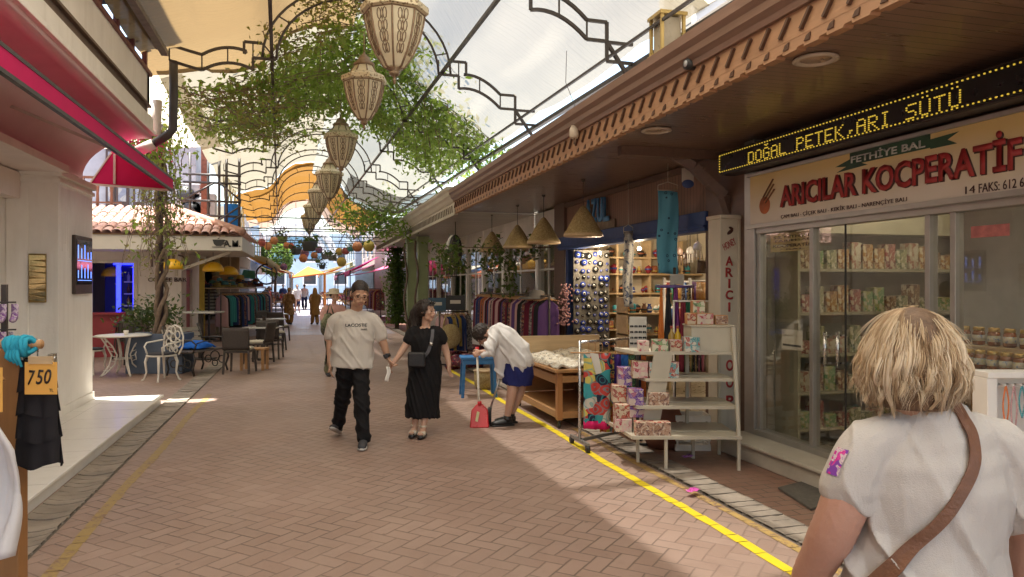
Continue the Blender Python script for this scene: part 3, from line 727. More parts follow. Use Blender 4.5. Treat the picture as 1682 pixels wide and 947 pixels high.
g.build('led_dot',M('led_yellow',(.6,.42,.03),.4,emit=(1,.7,.08),estr=.16),t,fix=False)
# banner
t=thing('shop_banner','wide cream and yellow honey shop banner with big red letters above the glass doors','banner',(4.36,4,2.5))
g=MB(); g.box(4.35,4.39,-.6,6.5,2.3,2.8)
tb=NT('banner_print'); v=tb.obj(); s_=tb.sep(v)
c=tb.ramp(tb.math('ADD',tb.math('MULTIPLY_ADD',s_[2],1.9,.5),tb.math('MULTIPLY_ADD',tb.noise(v,1.1,2),.5,-.25)),[(.25,(.7,.63,.54)),(.6,(.68,.58,.38)),(.95,(.66,.48,.18))])
c=tb.mix(tb.math('MULTIPLY',tb.noise(v,3,4),.25),c,(.45,.38,.28)); g.build('panel',tb.done(tb.pbsdf(c,.45,0,None,.4)),t)
g=MB(); g.bar((4.34,-.6,2.805),(4.34,6.55,2.805),.03); g.bar((4.36,-.6,2.285),(4.36,6.55,2.285),.05,.04); g.build('rail',m_alu,t)
m_red=M('banner_red',(.36,.03,.03),.5,.15,4); m_drk=M('banner_dark',(.06,.02,.015),.5); m_grn=M('banner_green',(.02,.06,.03),.5,.3,3); m_wt=M('banner_white',(.5,.5,.46),.5)
def lay(txt,u0,u1,zc,h,mat,nm='lettering',x=4.347,dep=.003,shear=0,bold=0):
    a=W(u0,300,x=x).y; b=W(u1,300,x=x).y
    return text_obj(nm,txt,mat,(x,(a+b)/2,zc),abs(a-b),h,RIGHT_WALL,t,dep,shear=shear,bold=bold)
lay('ARICILAR KOCPERATİF',1284,1682,2.56,.27,m_drk,x=4.348,dep=.001,bold=.045)
lay('ARICILAR KOCPERATİF',1281,1679,2.567,.27,m_red,x=4.345,bold=.03)
lay('ÇAM BALI - ÇİÇEK BALI - KEKİK BALI - NARENÇİYE BALI',1283,1490,2.345,.05,m_drk)
lay('FAKS: 612 65',1608,1690,2.345,.06,m_drk); lay('14',1586,1602,2.345,.05,m_drk)
pts=[(1372,2.70),(1400,2.66),(1398,2.76),(1526,2.80),(1526,2.72),(1604,2.75),(1560,2.72),(1606,2.66),(1545,2.64),(1440,2.66),(1372,2.62),(1390,2.66)]
ys_=lambda u: W(u,300,x=4.347).y
g=MB(); g.box(4.346,4.349,ys_(1528),ys_(1396),2.69,2.79); 
g.prism([(ys_(1396),2.74),(ys_(1372),2.70),(ys_(1390),2.685),(ys_(1374),2.65),(ys_(1425),2.665)],'x',4.3465,4.349)
g.prism([(ys_(1528),2.75),(ys_(1575),2.76),(ys_(1556),2.72),(ys_(1572),2.68),(ys_(1528),2.68)],'x',4.3465,4.349); g.build('ribbon',m_grn,t)
lay('FETHİYE BAL',1398,1520,2.74,.075,m_wt,x=4.344,bold=.02)
g=MB(); py_=ys_(1256)
for k,(dy,dz_,r_) in enumerate(((0,0,.085),)): 
    g.tube([(4.345,py_+dy,2.48+dz_),(4.349,py_+dy,2.48+dz_)],r_,24)
g.build('honey_pot_print',M('banner_orange',(.45,.13,.05),.5,.35,9),t)
g=MB()
for k in range(3): g.bar((4.346,py_-.02+k*.02,2.5+k*.03),(4.346,py_-.16+k*.01,2.62+k*.05),.008,.02,up=(1,0,0))
g.build('dipper_print',M('banner_brown',(.16,.07,.03),.5),t)
# white sign column "HONEY ARICI KOOP"
t=thing('sign_column','tall white box column with dark red vertical lettering beside the honey shop','sign',(4.3,6.95,0))
ax=W(1183,500,y=6.86).x; bxx=W(1212,500,y=6.86).x; cx_=W(1226,500,y=6.86).x; zt=2.4
g=MB(); g.box(ax,bxx+.06,6.86,7.1,.1,zt); g.box(bxx,cx_,6.84,7.1,.1,zt-.0); g.box(ax-.015,cx_+.01,6.83,7.12,zt,zt+.04); g.build('box',m_cream,t,bevel=.006)
xm=(ax+bxx)/2
for ch,z in zip('ARICI',(1.95,1.83,1.71,1.59,1.46)): text_obj('letter',ch,m_red,(xm,6.856,z),.09 if ch!='I' else .025,.1,FRONT_WALL,t,bold=.03)
for ch,z in zip('KOOP',(1.02,.84,.66,.46)): text_obj('letter',ch,m_red,(xm+.005,6.856,z),.09,.12,FRONT_WALL,t,bold=.03)
text_obj('lettering','HONEY',m_red,(xm,6.856,2.13),.16,.075,(R(90),R(-28),0),t)
g=MB(); g.ell((xm+.01,6.853,2.26),(.045,.004,.02),Matrix.Rotation(R(-35),3,'Y')); g.ell((xm+.02,6.852,2.3),(.03,.003,.014),Matrix.Rotation(R(20),3,'Y')); g.build('bee_mark',m_drk,t)
g=MB(); g.tube([W(1242,300,y=6.5),W(1241,700,y=6.5)],.022,10); tag(g.build('downpipe',m_steel),'thin dark pipe standing between the sign column and the glass door','pipe')
# ------------------------------------------------------------------ honey shop interior
WHITE_EMIT=M('lit_bulb',(1,.9,.7),.4,emit=(1,.85,.6),estr=9)
prints=[print_mat('print_red_pack',[(.4,.06,.04),(.55,.45,.33),(.25,.04,.04),(.5,.42,.3)],34),
        print_mat('print_green_pack',[(.2,.35,.15),(.6,.58,.45),(.1,.2,.1),(.5,.15,.15)],26),
        print_mat('print_nut_pack',[(.3,.16,.1),(.55,.45,.36),(.16,.07,.06),(.42,.25,.18)],40),
        print_mat('print_pink_pack',[(.6,.35,.35),(.6,.52,.42),(.4,.06,.1),(.55,.45,.4)],28),
        print_mat('print_teal_pack',[(.1,.3,.33),(.6,.58,.5),(.4,.1,.08),(.3,.45,.45)],30),
        print_mat('print_purple_pack',[(.1,.04,.25),(.55,.45,.4),(.35,.1,.2),(.2,.1,.35)],24)]
m_cardw=M('white_card',(.6,.57,.5),.6,.06); 
def pack_proto(name,label,cat,group,sx,sy,sz,front,side):
    t=thing(name,label,cat,(0,0,0),0,group)
    g=MB(); g.box(-sx/2,sx/2,-sy/2,sy/2,0,sz); g.build('carton',side,t,bevel=.004)
    g=MB(); g.box(-sx/2+.004,sx/2-.004,-sy/2-.0015,-sy/2,.006,sz-.006); g.build('front_print',front,t)
    return t
# shelf unit on the party wall
t=thing('shop_shelf','tall dim shelf unit stocked with packets inside the honey shop','shelf',(5.9,6.45,0))
g=MB()
for z in (.25,.62,1.0,1.42,1.86,2.25): g.box(4.75,7.15,6.25,6.6,z-.03,z)
g.build('shelf_board',M('shelf_laminate',(.36,.33,.24),.5),t); g=MB(); g.box(4.72,4.75,6.24,6.61,.06,2.6); g.box(7.15,7.18,6.24,6.61,.06,2.6); g.box(4.72,7.18,6.25,6.6,2.25,2.6); g.build('carcass',M('shelf_laminate',(0,0,0)),t)
r=random.Random(5)
jarprints=[print_mat('pack_'+n_,c_,30) for n_,c_ in (('brown',[(.22,.12,.06),(.5,.42,.3),(.12,.06,.04)]),('olive',[(.25,.25,.12),(.5,.46,.34),(.1,.12,.06)]),('amber',[(.35,.18,.05),(.52,.44,.3),(.2,.08,.03)]),('cream',[(.5,.45,.35),(.4,.34,.25),(.3,.12,.08)]),('green',[(.12,.25,.1),(.45,.42,.3),(.3,.3,.1)]),('maroon',[(.25,.05,.04),(.45,.38,.28),(.15,.04,.04)]))]
cols=[('red',0),('green',1),('nut brown',2),('pink',3),('teal',4),('purple',5)]
protos=[]
for nm,k in (('brown',0),('olive green',1),('amber',2),('cream',3),('leaf green',4),('maroon',5)): protos.append(pack_proto('food_packet',f'{nm} printed food packet on the dim shelves inside the honey shop','packet','packets on the honey shop shelves',.13,.12,.16,jarprints[k],jarprints[k]))
used=[0]*6
for z in (.25,.62,1.0,1.42,1.86):
    x=4.84
    while x<7.05:
        k=r.randrange(6); sc_=(1,1,r.uniform(.8,1.75))
        if used[k]==0: o=protos[k]; o.location=(x,6.33,z+.001); o.scale=sc_; used[k]=1
        else: dup(protos[k],(x,6.33,z+.001),r.uniform(-.12,.12),scale=sc_)
        x+=r.uniform(.135,.16)
for k,(x,y) in enumerate(((5.6,5.4),(5.0,2.8))):
    t=thing('ceiling_lamp',['lit white ceiling lamp over the shelves inside the honey shop','lit white ceiling lamp over the jar display inside the honey shop'][k],'lamp',(x,y,3.1))
    g=MB(); g.lathe([(.0,-.04),(.14,-.035),(.16,0),(.16,.09)],(x,y,3.1),20); g.build('diffuser',M('lamp_diffuser',(1,.9,.75),.4,emit=(1,.86,.66),estr=2),t)
    L=bpy.data.lights.new('lamp_light','POINT'); L.energy=8; L.color=(1,.88,.66); L.shadow_soft_size=.15; lo=bpy.data.objects.new('lamp_light',L); COL.objects.link(lo); lo.location=(0,0,-.25); lo.parent=t
# pale partition behind the window display, riser and jars
t=thing('display_counter','pale wooden stepped counter carrying honey jars behind the shop window','counter',(4.8,3,0))
g=MB(); g.box(4.5,4.95,-.8,4.62,.2,.78); g.build('plinth',m_cream,t); g=MB(); g.box(4.5,4.98,-.8,4.64,.78,.81); g.box(4.55,4.95,-.8,4.6,1.06,1.1); g.box(4.72,4.95,-.8,4.6,1.22,1.25); g.build('shelf_board',m_palewood,t)
g=MB(); g.box(4.93,4.97,-.8,4.62,.81,1.25); g.box(4.6,4.63,4.55,4.59,.81,1.06); g.build('back_board',m_palewood,t)
g=MB(); g.box(5.3,5.34,-.9,4.95,.2,2.6); tag(g.build('partition',M('pale_grey_partition',(.42,.43,.43),.5)),'pale grey partition standing behind the honey jars in the shop window','partition')
m_honey=M('amber_honey',(.25,.075,.012),.12,.2,12,coat=.5); m_lid=M('gold_lid',(.5,.33,.1),.3,metal=.6); m_jl=print_mat('jar_label',[(.6,.57,.5),(.62,.6,.52),(.15,.25,.45),(.6,.55,.3)],60)
jar=thing('honey_jar','amber honey jar with a pale label standing in the rows behind the shop window','jar',(0,0,0),0,'honey jars behind the window')
g=MB(); g.lathe([(.036,0),(.042,.006),(.042,.09),(.034,.108)],n=16); g.build('glass_body',m_honey,jar)
g=MB(); g.lathe([(.037,.106),(.038,.108),(.038,.13),(.035,.133),(0,.133)],n=16); g.build('lid',m_lid,jar); g=MB(); g.lathe([(.0428,.03),(.0428,.075)],n=16); g.build('paper_label',m_jl,jar,fix=False)
first=True
for x,z,off in ((4.84,1.251,0),(4.63,1.101,.05)):
    y=4.56-off
    while y>1.2:
        if first: jar.location=(x,y,z); first=False
        else: dup(jar,(x,y,z),r.uniform(0,6))
        y-=.1 if z<1.2 else .125
bt=thing('syrup_bottle','dark syrup bottle with a cream label below the honey jars','bottle',(4.56,4.5,.811),0,'bottles below the honey jars')
g=MB(); g.lathe([(.034,0),(.036,.01),(.036,.15),(.03,.175),(.013,.2),(.013,.23)],n=14); g.build('glass_body',M('dark_bottle',(.03,.018,.01),.1),bt,world=False); g=MB(); g.lathe([(.0145,.225),(.0145,.25),(0,.25)],n=12); g.build('cap',m_black,bt,world=False); g=MB(); g.lathe([(.0365,.04),(.0365,.13)],n=14); g.build('paper_label',m_jl,bt,fix=False,world=False)
b2=thing('syrup_bottle','pale amber bottle with a yellow cap below the honey jars','bottle',(4.58,4.36,.811),0,'bottles below the honey jars')
g=MB(); g.lathe([(.034,0),(.036,.01),(.036,.13),(.03,.155),(.013,.18),(.013,.2)],n=14); g.build('glass_body',M('amber_bottle',(.4,.22,.06),.1),b2,world=False); g=MB(); g.lathe([(.0145,.195),(.0145,.225),(0,.225)],n=12); g.build('cap',m_lid,b2,world=False)
for k in range(12): dup((bt,b2)[k%3>0],(4.58+.03*(k%2),4.24-k*.12,.811),k)
# poster hung inside the left door leaf and paper notice
t=thing('door_poster','yellow printed poster with dark lettering hung inside the left glass door','poster',W(1300,400,x=4.45))
a=W(1266,420,x=4.47); b=W(1339,382,x=4.47)
g=MB(); g.box(4.468,4.474,b.y,a.y,2.02,2.2); g.build('sheet',M('poster_yellow',(.55,.42,.2),.6),t)
for txt,z,h in (('S.S. FETHİYE',2.165,.035),('TARIMSAL',2.125,.02),('KOOPERATİF',2.08,.04),('- / BAL -',2.04,.012)): text_obj('lettering',txt,m_drk,(4.466,(a.y+b.y)/2,z),(a.y-b.y)*.85,h,RIGHT_WALL,t,.001,bold=.02)
t=thing('paper_notice','white paper notice stuck inside the glass door at waist height','notice',W(1300,562,x=4.46)); q=W(1286,562,x=4.46); q2=W(1320,562,x=4.46)
g=MB(); g.box(4.446,4.449,q2.y,q.y,1.08,1.27); g.build('sheet',m_cardw,t); g=MB(); g.box(4.444,4.446,q2.y+.02,q.y-.02,1.11,1.13); g.build('bar',m_black,t)
q=W(1620,364,x=4.43)
t=thing('window_sticker','faded red sticker strip high on the shop window','sticker',q); g=MB(); g.box(4.419,4.423,W(1660,360,x=4.43).y,W(1597,360,x=4.43).y,2.02,2.1); g.build('sticker_film',M('faded_red_film',(.4,.13,.12),.4,.3,20),t)
# doormat
t=thing('doormat','dark grey rubber doormat lying on the brick pavement before the step','doormat',(3.8,5.2,0)); a=W(1278,800,z=.02); b=W(1332,835,z=.02); c=W(1420,805,z=.02); d=W(1350,782,z=.02)
g=MB(); pl=[(p.x,p.y) for p in (a,b,c,d)]; g.prism(pl,'z',.003,.022); g.build('mat',M('rubber_mat',(.11,.1,.085),.8,.2,20,.3,120),t,bevel=.004)

# ------------------------------------------------------------------ white step shelf full of sweet boxes
root=CP(1085,6.65,0)
st=thing('display_stand','white metal stepped display stand loaded with sweet boxes on the pavement','stand',root,-YAW)
S_=.00554
m_wm=M('white_metal',(.5,.455,.36),.4,.08,4)
g=MB()
lev=[(.31,-.25,.0),(.565,-.18,.12),(.81,-.09,.2),(1.06,-.19,.22)]
for z,lx,y0 in lev:
    poly=[(lx,y0),(.74,y0),(.74,.7),(lx-.12,.7)]
    g.prism([(p[0],p[1]) for p in poly],'z',z-.006,z+.004); 
    for p,q in ((poly[0],poly[1]),(poly[0],poly[3])): g.bar((p[0],p[1],z-.004),(q[0],q[1],z-.004),.022,.03)
    g.bar((.1,y0+.25,z),(.74,y0+.25,z),.02)
g.build('shelf',m_wm,st,world=False)
for x,y in ((.055,.03),(-.15,.33),(.72,.03),(.42,.5),(.72,.66)):
    g=MB(); g.bar((x,y,0),(x,y,.31),.028); g.build('leg',m_wm,st,world=False)
g=MB(); g.bar((.72,.03,.31),(.72,.2,1.3),.03); g.bar((.72,.66,.31),(.72,.66,1.3),.03); g.bar((.4,.66,.31),(.4,.66,1.06),.03); g.build('post',m_wm,st,world=False)
g=MB(); g.add([(-.02,.2,1.06),(.16,.21,1.06),(.02,.22,.31),(-.14,.21,.31)],[(0,1,2,3)]); g.build('slanted_panel',M('white_metal',(0,0,0)),st,world=False,solid=.006)
Rz=Matrix.Rotation(-YAW,3,'Z')
def on_stand(x,y,z): return root+Rz@Vector((x,y,z))
def box_thing(name,label,x,y,z,sx,sy,sz,front,side,rot=0,cat='box',group='sweet boxes on the white stand'):
    t=pack_proto(name,label,cat,group,sx,sy,sz,front,side); t.location=on_stand(x,y,z); t.rotation_euler=(0,0,-YAW+rot); return t
P=prints
bl=[('long flat box of mixed nuts lying on the lowest shelf of the white stand',-.06,.08,.315,.32,.12,.125,2,0),
('pink and white sweet box at the left corner of the lowest shelf',-.3,.3,.315,.15,.2,.12,3,3),
('red and white sweet box stacked over the left corner of the lowest shelf',-.3,.32,.437,.15,.2,.13,0,0),
('violet edged nougat box behind the nut box on the lowest shelf',-.17,.27,.45,.15,.12,.14,5,5),
('deep box of brown delights on the second shelf of the white stand',.02,.22,.57,.19,.12,.12,2,2),
('white and violet box at the left end of the second shelf',-.19,.24,.57,.13,.16,.15,5,5),
('crimson edged box leaning at the left end of the second shelf',-.32,.42,.57,.13,.16,.16,0,0),
('wide teal and pink sweet box on the third shelf of the white stand',.08,.28,.815,.28,.12,.155,4,3),
('pink candy box at the left end of the third shelf',-.14,.3,.815,.14,.14,.16,3,0),
('violet gift box under the third shelf candy box',-.26,.45,.72,.13,.14,.18,5,5),
('small green sweet box in the front row of the top shelf',.05,.3,1.065,.15,.1,.115,1,1),
('small pink sweet box in the front row of the top shelf',.2,.3,1.065,.11,.1,.11,0,3),
('teal lozenge box in the front row of the top shelf',.34,.27,1.065,.14,.14,.14,4,4),
('faded pink box at the left end of the top shelf',-.1,.32,1.065,.1,.1,.1,3,3)]
for lb,x,y,z,sx,sy,sz,f,s_ in bl: box_thing('sweet_box',lb,x,y,z,sx,sy,sz,P[f],P[s_])
t=thing('white_carton','plain white carton standing on the top shelf of the stand','carton',on_stand(.54,.4,1.065),-YAW)
g=MB(); g.box(-.2,.2,-.16,.16,0,.235); g.build('carton',m_wm,t,world=False,bevel=.006); g=MB(); g.box(-.21,.21,-.17,.17,.235,.25); g.build('lid',m_wm,t,world=False,bevel=.004)
for lb,x,z,sx,sz,f in (('orange sweet box with a flower picture on the white carton',.5,1.315,.16,.11,3),('pale green sweet box with a rose picture on top of the orange one',.44,1.425,.12,.12,1),('small cream sweet box beside the orange one on the white carton',.37,1.315,.09,.11,0),('narrow nut box at the right edge of the white carton',.66,1.315,.12,.09,2)):
    box_thing('sweet_box',lb,x,.4,z,sx,.1,sz,P[f],M('orange_card',(.5,.25,.1),.6))
for k,(x,lb) in enumerate(((.22,'yellow oil bottle standing on the top shelf of the stand'),(.16,'darker oil bottle beside the yellow one on the top shelf'))):
    t=thing('oil_bottle',lb,'bottle',on_stand(x+.05,.5,1.065),0); g=MB(); g.lathe([(.03,0),(.033,.01),(.033,.14),(.012,.18),(.012,.21)],n=14); g.build('glass_body',M('yellow_oil' if k==0 else 'brown_oil',(.5,.32,.02) if k==0 else (.3,.2,.05),.12),t,world=False); g=MB(); g.lathe([(.014,.205),(.014,.23),(0,.23)],n=10); g.build('cap',M('dark_red_cap',(.3,.05,.03),.4),t,world=False)
t=thing('clay_pot','large dark red clay pot standing under the back of the white stand','pot',on_stand(.22,1.0,0)); g=MB(); g.lathe([(.14,0),(.2,.1),(.22,.3),(.17,.42),(.19,.46),(.17,.47),(.15,.4)],n=22); g.build('pot',M('dark_clay',(.2,.07,.04),.7),t,world=False)
t=thing('white_crate','white plastic crate standing on the pavement behind the stand','crate',on_stand(.5,.95,0),-YAW); g=MB()
for z in (.0,.1,.2,.3): g.box(-.18,.18,-.14,-.12,z,z+.06); g.box(-.18,.18,.12,.14,z,z+.06); g.box(-.18,-.16,-.12,.12,z,z+.06); g.box(.16,.18,-.12,.12,z,z+.06)
for x in(-.17,.15): g.box(x,x+.02,-.139,-.121,.06,.36); g.box(x,x+.02,.121,.139,.06,.36)
g.box(-.16,.16,-.12,.12,.01,.03); g.build('crate',m_white,t,world=False)
# sunglasses board
t=thing('sunglasses_board','white board hung with rows of dark sunglasses beside the towels','board',CP(1048,7.7,0),-YAW)
g=MB(); g.box(-.09,.09,0,.02,.98,1.36); g.build('board',m_cardw,t,world=False)
sg=None
for i in range(5):
    for j in range(4):
        q=CP(1048,7.7,0)+Rz@Vector((-.066+j*.044,-.006,1.02+i*.06))
        if sg is None:
            sg=thing('sunglasses','pair of dark sunglasses hung in the rows on the white board','sunglasses',q,-YAW,'sunglasses on the white board'); g=MB()
            for s_ in (-1,1): g.ell((s_*.0095,0,0),(.009,.006,.012),n=8,k=6)
            g.build('lens',m_black,sg,world=False); g=MB(); g.tube([(-.008,-.003,.006),(0,-.004,.008),(.008,-.003,.006)],.002,4); g.build('bridge',m_black,sg,world=False)
        else: dup(sg,q,-YAW)
g=MB(); g.bar((0,.03,0),(0,.03,1.0),.03); g.bar((-.15,.03,.01),(.15,.03,.01),.03); g.build('stand',m_steel,t,world=False)

# ------------------------------------------------------------------ towel rack on castors
tr=thing('towel_rack','grey metal clothes rail on castors hung with bright printed towels','rail',(2.72,7.1,0))
g=MB(); g.tube([(2.73,7.1,.09),(2.73,7.1,1.12)],.017,10); g.tube([(2.73,7.1,1.1),(3.5,7.5,1.1)],.014,10); g.tube([(3.5,7.5,.09),(3.5,7.5,1.12)],.017,10); g.build('rail',m_chrome,tr)
g=MB(); g.bar((2.73,6.86,.085),(2.73,7.36,.085),.03); g.bar((3.5,7.25,.085),(3.5,7.75,.085),.03); g.bar((2.73,7.1,.085),(3.5,7.5,.085),.03); g.build('base',M('dull_grey_metal',(.25,.24,.22),.4,metal=.4),tr)
for x,y in ((2.73,6.88),(2.73,7.34),(3.5,7.27),(3.5,7.73)):
    g=MB(); g.tube([(x-.015,y,.04),(x+.015,y,.04)],.04,14); g.build('castor',m_black,tr)
towel=[print_mat('towel_carnival',[(.5,.06,.05),(.05,.3,.33),(.6,.5,.12),(.55,.52,.45),(.02,.03,.06)],9),cloth('towel_magenta',(.6,.02,.13)),print_mat('towel_paisley',[(.03,.03,.05),(.5,.42,.08),(.1,.2,.35),(.45,.1,.05)],12),cloth('towel_violet',(.06,.03,.2)),cloth('towel_blue',(.03,.12,.4)),print_mat('towel_green',[(.05,.12,.08),(.2,.3,.12),(.4,.3,.1)],12),cloth('towel_navy',(.02,.03,.07)),cloth('towel_orange',(.55,.16,.05))]
tl=['towel with a bright red, teal and yellow picture print','plain magenta towel','dark paisley printed towel with yellow whorls','dark violet towel','plain blue towel','dark green printed towel','navy towel','plain orange towel']
for k in range(8):
    f=k/8; p=Vector((2.78+.75*f,7.0+.36*f,0)); wd=.27 if k in (0,) else .17; top=1.0-.01*k; bot=(.22,.2,.16,.2,.3,.33,.3,.3)[k]
    t=thing('towel',tl[k]+' hanging on the castor rail','towel',p+Vector((0,0,top)),-YAW,'towels on the castor rail')
    def fn(a,b,k=k,wd=wd,top=top,bot=bot): return ((a-.5+.34)*wd+(.01*math.sin(9*a+k)), .012*math.sin(a*14+k*2)*(.4+b)+(.006*math.sin(b*20)), -(top-bot)*b)
    g=MB(); g.grid(fn,14,10); g.build('cloth',towel[k],t,world=False,solid=.006)
    if k==0:
        g=MB(); g.add([((.02),-.02,-.0),(.105,-.02,-.01),(.14,-.03,-.2),(.08,-.03,-.22)],[(0,1,2,3)]); g.build('paper_band',m_cardw,t,world=False,solid=.003)
        def fn2(a,b): return ((a-.16)*.27,-.004+.012*math.sin(a*14)*1.4,-.70-.08*b)
        g=MB(); g.grid(fn2,14,2); g.build('hem',cloth('towel_magenta',(0,0,0)),t,world=False,solid=.008)
    g=MB(); g.tube([(-.1*wd/.15,0,.0),(.12*wd/.15,0,.0)],.008,6); g.tube([(.01,0,0),(.01,0,.09),(.0,0,.11)],.004,5); g.build('hanger',m_pine,t,world=False)

# ------------------------------------------------------------------ pine cart
c=thing('wooden_cart','varnished pine market cart on castors with pale jewellery pads on top','cart',(3.25,9,0))
x0,x1,y0,y1=2.84,3.75,8.12,9.85
g=MB(); 
for x in (x0,x1-.07):
    for y in (y0,y1-.07): g.box(x,x+.07,y,y+.07,.1,.66)
g.build('post',m_pinez,c,bevel=.006)
g=MB(); g.box(x0+.07,x1-.07,y0,y0+.035,.12,.2); g.box(x0,x0+.035,y0+.07,y1-.07,.12,.2); g.box(x0+.005,x0+.03,y0+.07,y1-.07,.52,.62); g.box(x0+.07,x1-.07,y0+.005,y0+.03,.54,.62); g.box(x0,x1,y1-.04,y1,.2,.6); g.build('rail',m_pine,c,bevel=.005)
g=MB(); g.box(x0+.036,x1,y0+.036,y1-.04,.17,.195); g.build('bottom_shelf',m_pine,c); g=MB(); g.box(x0-.03,x1+.03,y0-.03,y1+.03,.66,.7); g.build('tabletop',m_pine,c,bevel=.006)
g=MB(); g.box(x1-.06,x1-.03,y0+.07,y1-.07,.2,.62); g.build('back_panel',wood('cart_back_board',(.22,.1,.04),2),c)
g=MB(); g.box(x0+.05,x1+.3,y1-.1,y1-.06,.7,.98); g.build('upstand',m_palewood,c)
for x in (x0+.035,x1-.035):
    for y in (y0+.035,y1-.035):
        g=MB(); g.tube([(x-.012,y,.035),(x+.012,y,.035)],.035,12); g.bar((x,y,.04),(x,y,.1),.03); g.build('castor',m_black,c)
t=thing('jewellery_pad','cream woven pad strewn with silver trinkets on the pine cart','pad',(3.2,8.9,.7))
def fn(a,b): return (x0+.0+.86*a, y0+.02+1.6*b, .705+.09*a+.035*noise.noise(Vector((a*6,b*9,0)))+.03*math.sin(math.pi*min(1,a*6))*.5)
g=MB(); g.grid(fn,30,44); g.build('cloth',print_mat('woven_cream',[(.5,.45,.36),(.58,.54,.45),(.4,.33,.24),(.62,.6,.52)],38),t,solid=.03)
g=MB(); r=random.Random(8)
for k in range(150):
    a,b=r.random(),r.random(); p=Vector(fn(a,b))+Vector((0,0,.02)); s=r.uniform(.008,.02); g.ell(p,(s,s*r.uniform(.5,1),s*.5),Matrix.Rotation(r.uniform(0,3),3,'Z'),6,4)
tag(g.build('trinkets',M('silver_trinkets',(.5,.47,.42),.3,.4,30,metal=.4),t,fix=False),kind='stuff')

# ------------------------------------------------------------------ ornament shop interior
t=thing('ornament_shelves','pale wood shelving full of small ornaments on the end wall of the blue fronted shop','shelf',(5.6,12.4,0))
g=MB()
for z in (.5,.9,1.2,1.55,1.9,2.2): g.box(4.75,7.1,12.15,12.54,z-.03,z)
for x in (4.75,5.4,6.05,6.7): g.box(x,x+.04,12.2,12.54,.06,2.5)
g.build('shelf_board',m_palewood,t); g=MB(); g.box(4.7,7.2,12.52,12.55,.06,3.1); g.box(7.15,7.2,7.6,12.5,.06,3.1); g.build('back_panel',M('warm_white_panel',(.6,.54,.42),.6),t)
pal=[('cobalt blue',(.03,.06,.25)),('white',(.6,.57,.5)),('turquoise',(.05,.3,.35)),('brown',(.2,.1,.05)),('black',(.03,.03,.03)),('terracotta',(.4,.14,.07)),('yellow',(.55,.4,.1)),('dark red',(.25,.03,.04))]
r=random.Random(12); op=[]
for k,(nm,cc) in enumerate(pal):
    o=thing('ornament',f'small {nm} glazed ornament on the pale shelves of the blue fronted shop','ornament',(0,0,0),0,'ornaments on the pale wood shelves')
    g=MB(); pf=[[(.03,0),(.045,.03),(.03,.08),(.018,.1),(.028,.12)],[(.02,0),(.05,.05),(.045,.09),(.0,.12)],[(.04,0),(.045,.02),(.045,.09),(.03,.1)]][k%3]; g.lathe(pf,n=12); g.build('vase',M('glaze_'+nm.replace(' ','_'),cc,.2,.3,25),o,world=False)
    g=MB(); g.lathe([(pf[1][0]+.002,pf[1][1]),(pf[1][0]*.9+.006,pf[1][1]+.02)],n=12); g.build('painted_band',M('glaze_'+pal[(k+1)%8][0].replace(' ','_'),pal[(k+1)%8][1],.2,.3,25),o,world=False); op.append(o)
n=0
for z in (.5,.9,1.2,1.55,1.9,2.2):
    x=4.85
    while x<7.0:
        k=r.randrange(8); l=(x,r.uniform(12.2,12.4),z+.001); s=r.uniform(.8,1.6)
        if n<8: op[n].location=l; op[n].scale=(s,)*3; n+=1
        else: dup(op[k],l,r.uniform(0,6),scale=s)
        x+=r.uniform(.1,.17)
# evil-eye boards near the street, left edge of the opening
t=thing('charm_panel','grey panel hung with round blue eye charms beside the blue jamb','panel',(4.55,11.9,0))
a0,a1=4.48,5.15
g=MB(); g.box(a0,a1,11.95,11.98,.55,2.3); g.build('panel',M('grey_mesh_panel',(.1,.09,.075),.6,.3,40),t)
chs=[]; m_bc=M('cobalt_glass',(.02,.04,.22),.12); m_dc=M('black_glass',(.02,.02,.02),.12); m_wc=M('white_glass',(.6,.58,.52),.2)
for k,(nm,m0) in enumerate((('cobalt blue',m_bc),('black',m_dc),('white',m_wc))):
    o=thing('eye_charm',f'round {nm} glass eye charm hung on the grey panel beside the blue jamb','charm',(0,0,0),0,'eye charms on the grey panel'); g=MB(); g.tube([(0,0,0),(0,-.02,0)],.036,12); g.build('disc',m0,o,world=False); g=MB(); g.tube([(0,-.02,0),(0,-.025,0)],.015,10); g.build('iris',m_wc if k<2 else m_bc,o,world=False); g=MB(); g.tube([(0,-.025,0),(0,-.028,0)],.009,8); g.build('pupil',m_dc,o,world=False); chs.append(o)
nn=0
for i in range(13):
    for j in range(6):
        l=(a0+.06+j*.11+r.uniform(-.02,.02),11.945,.65+i*.13+r.uniform(-.02,.02)); k=r.choice((0,0,0,1,1))
        if nn<3: chs[nn].location=l; nn+=1
        else: dup(chs[k],l,0,scale=r.uniform(.6,1.7))
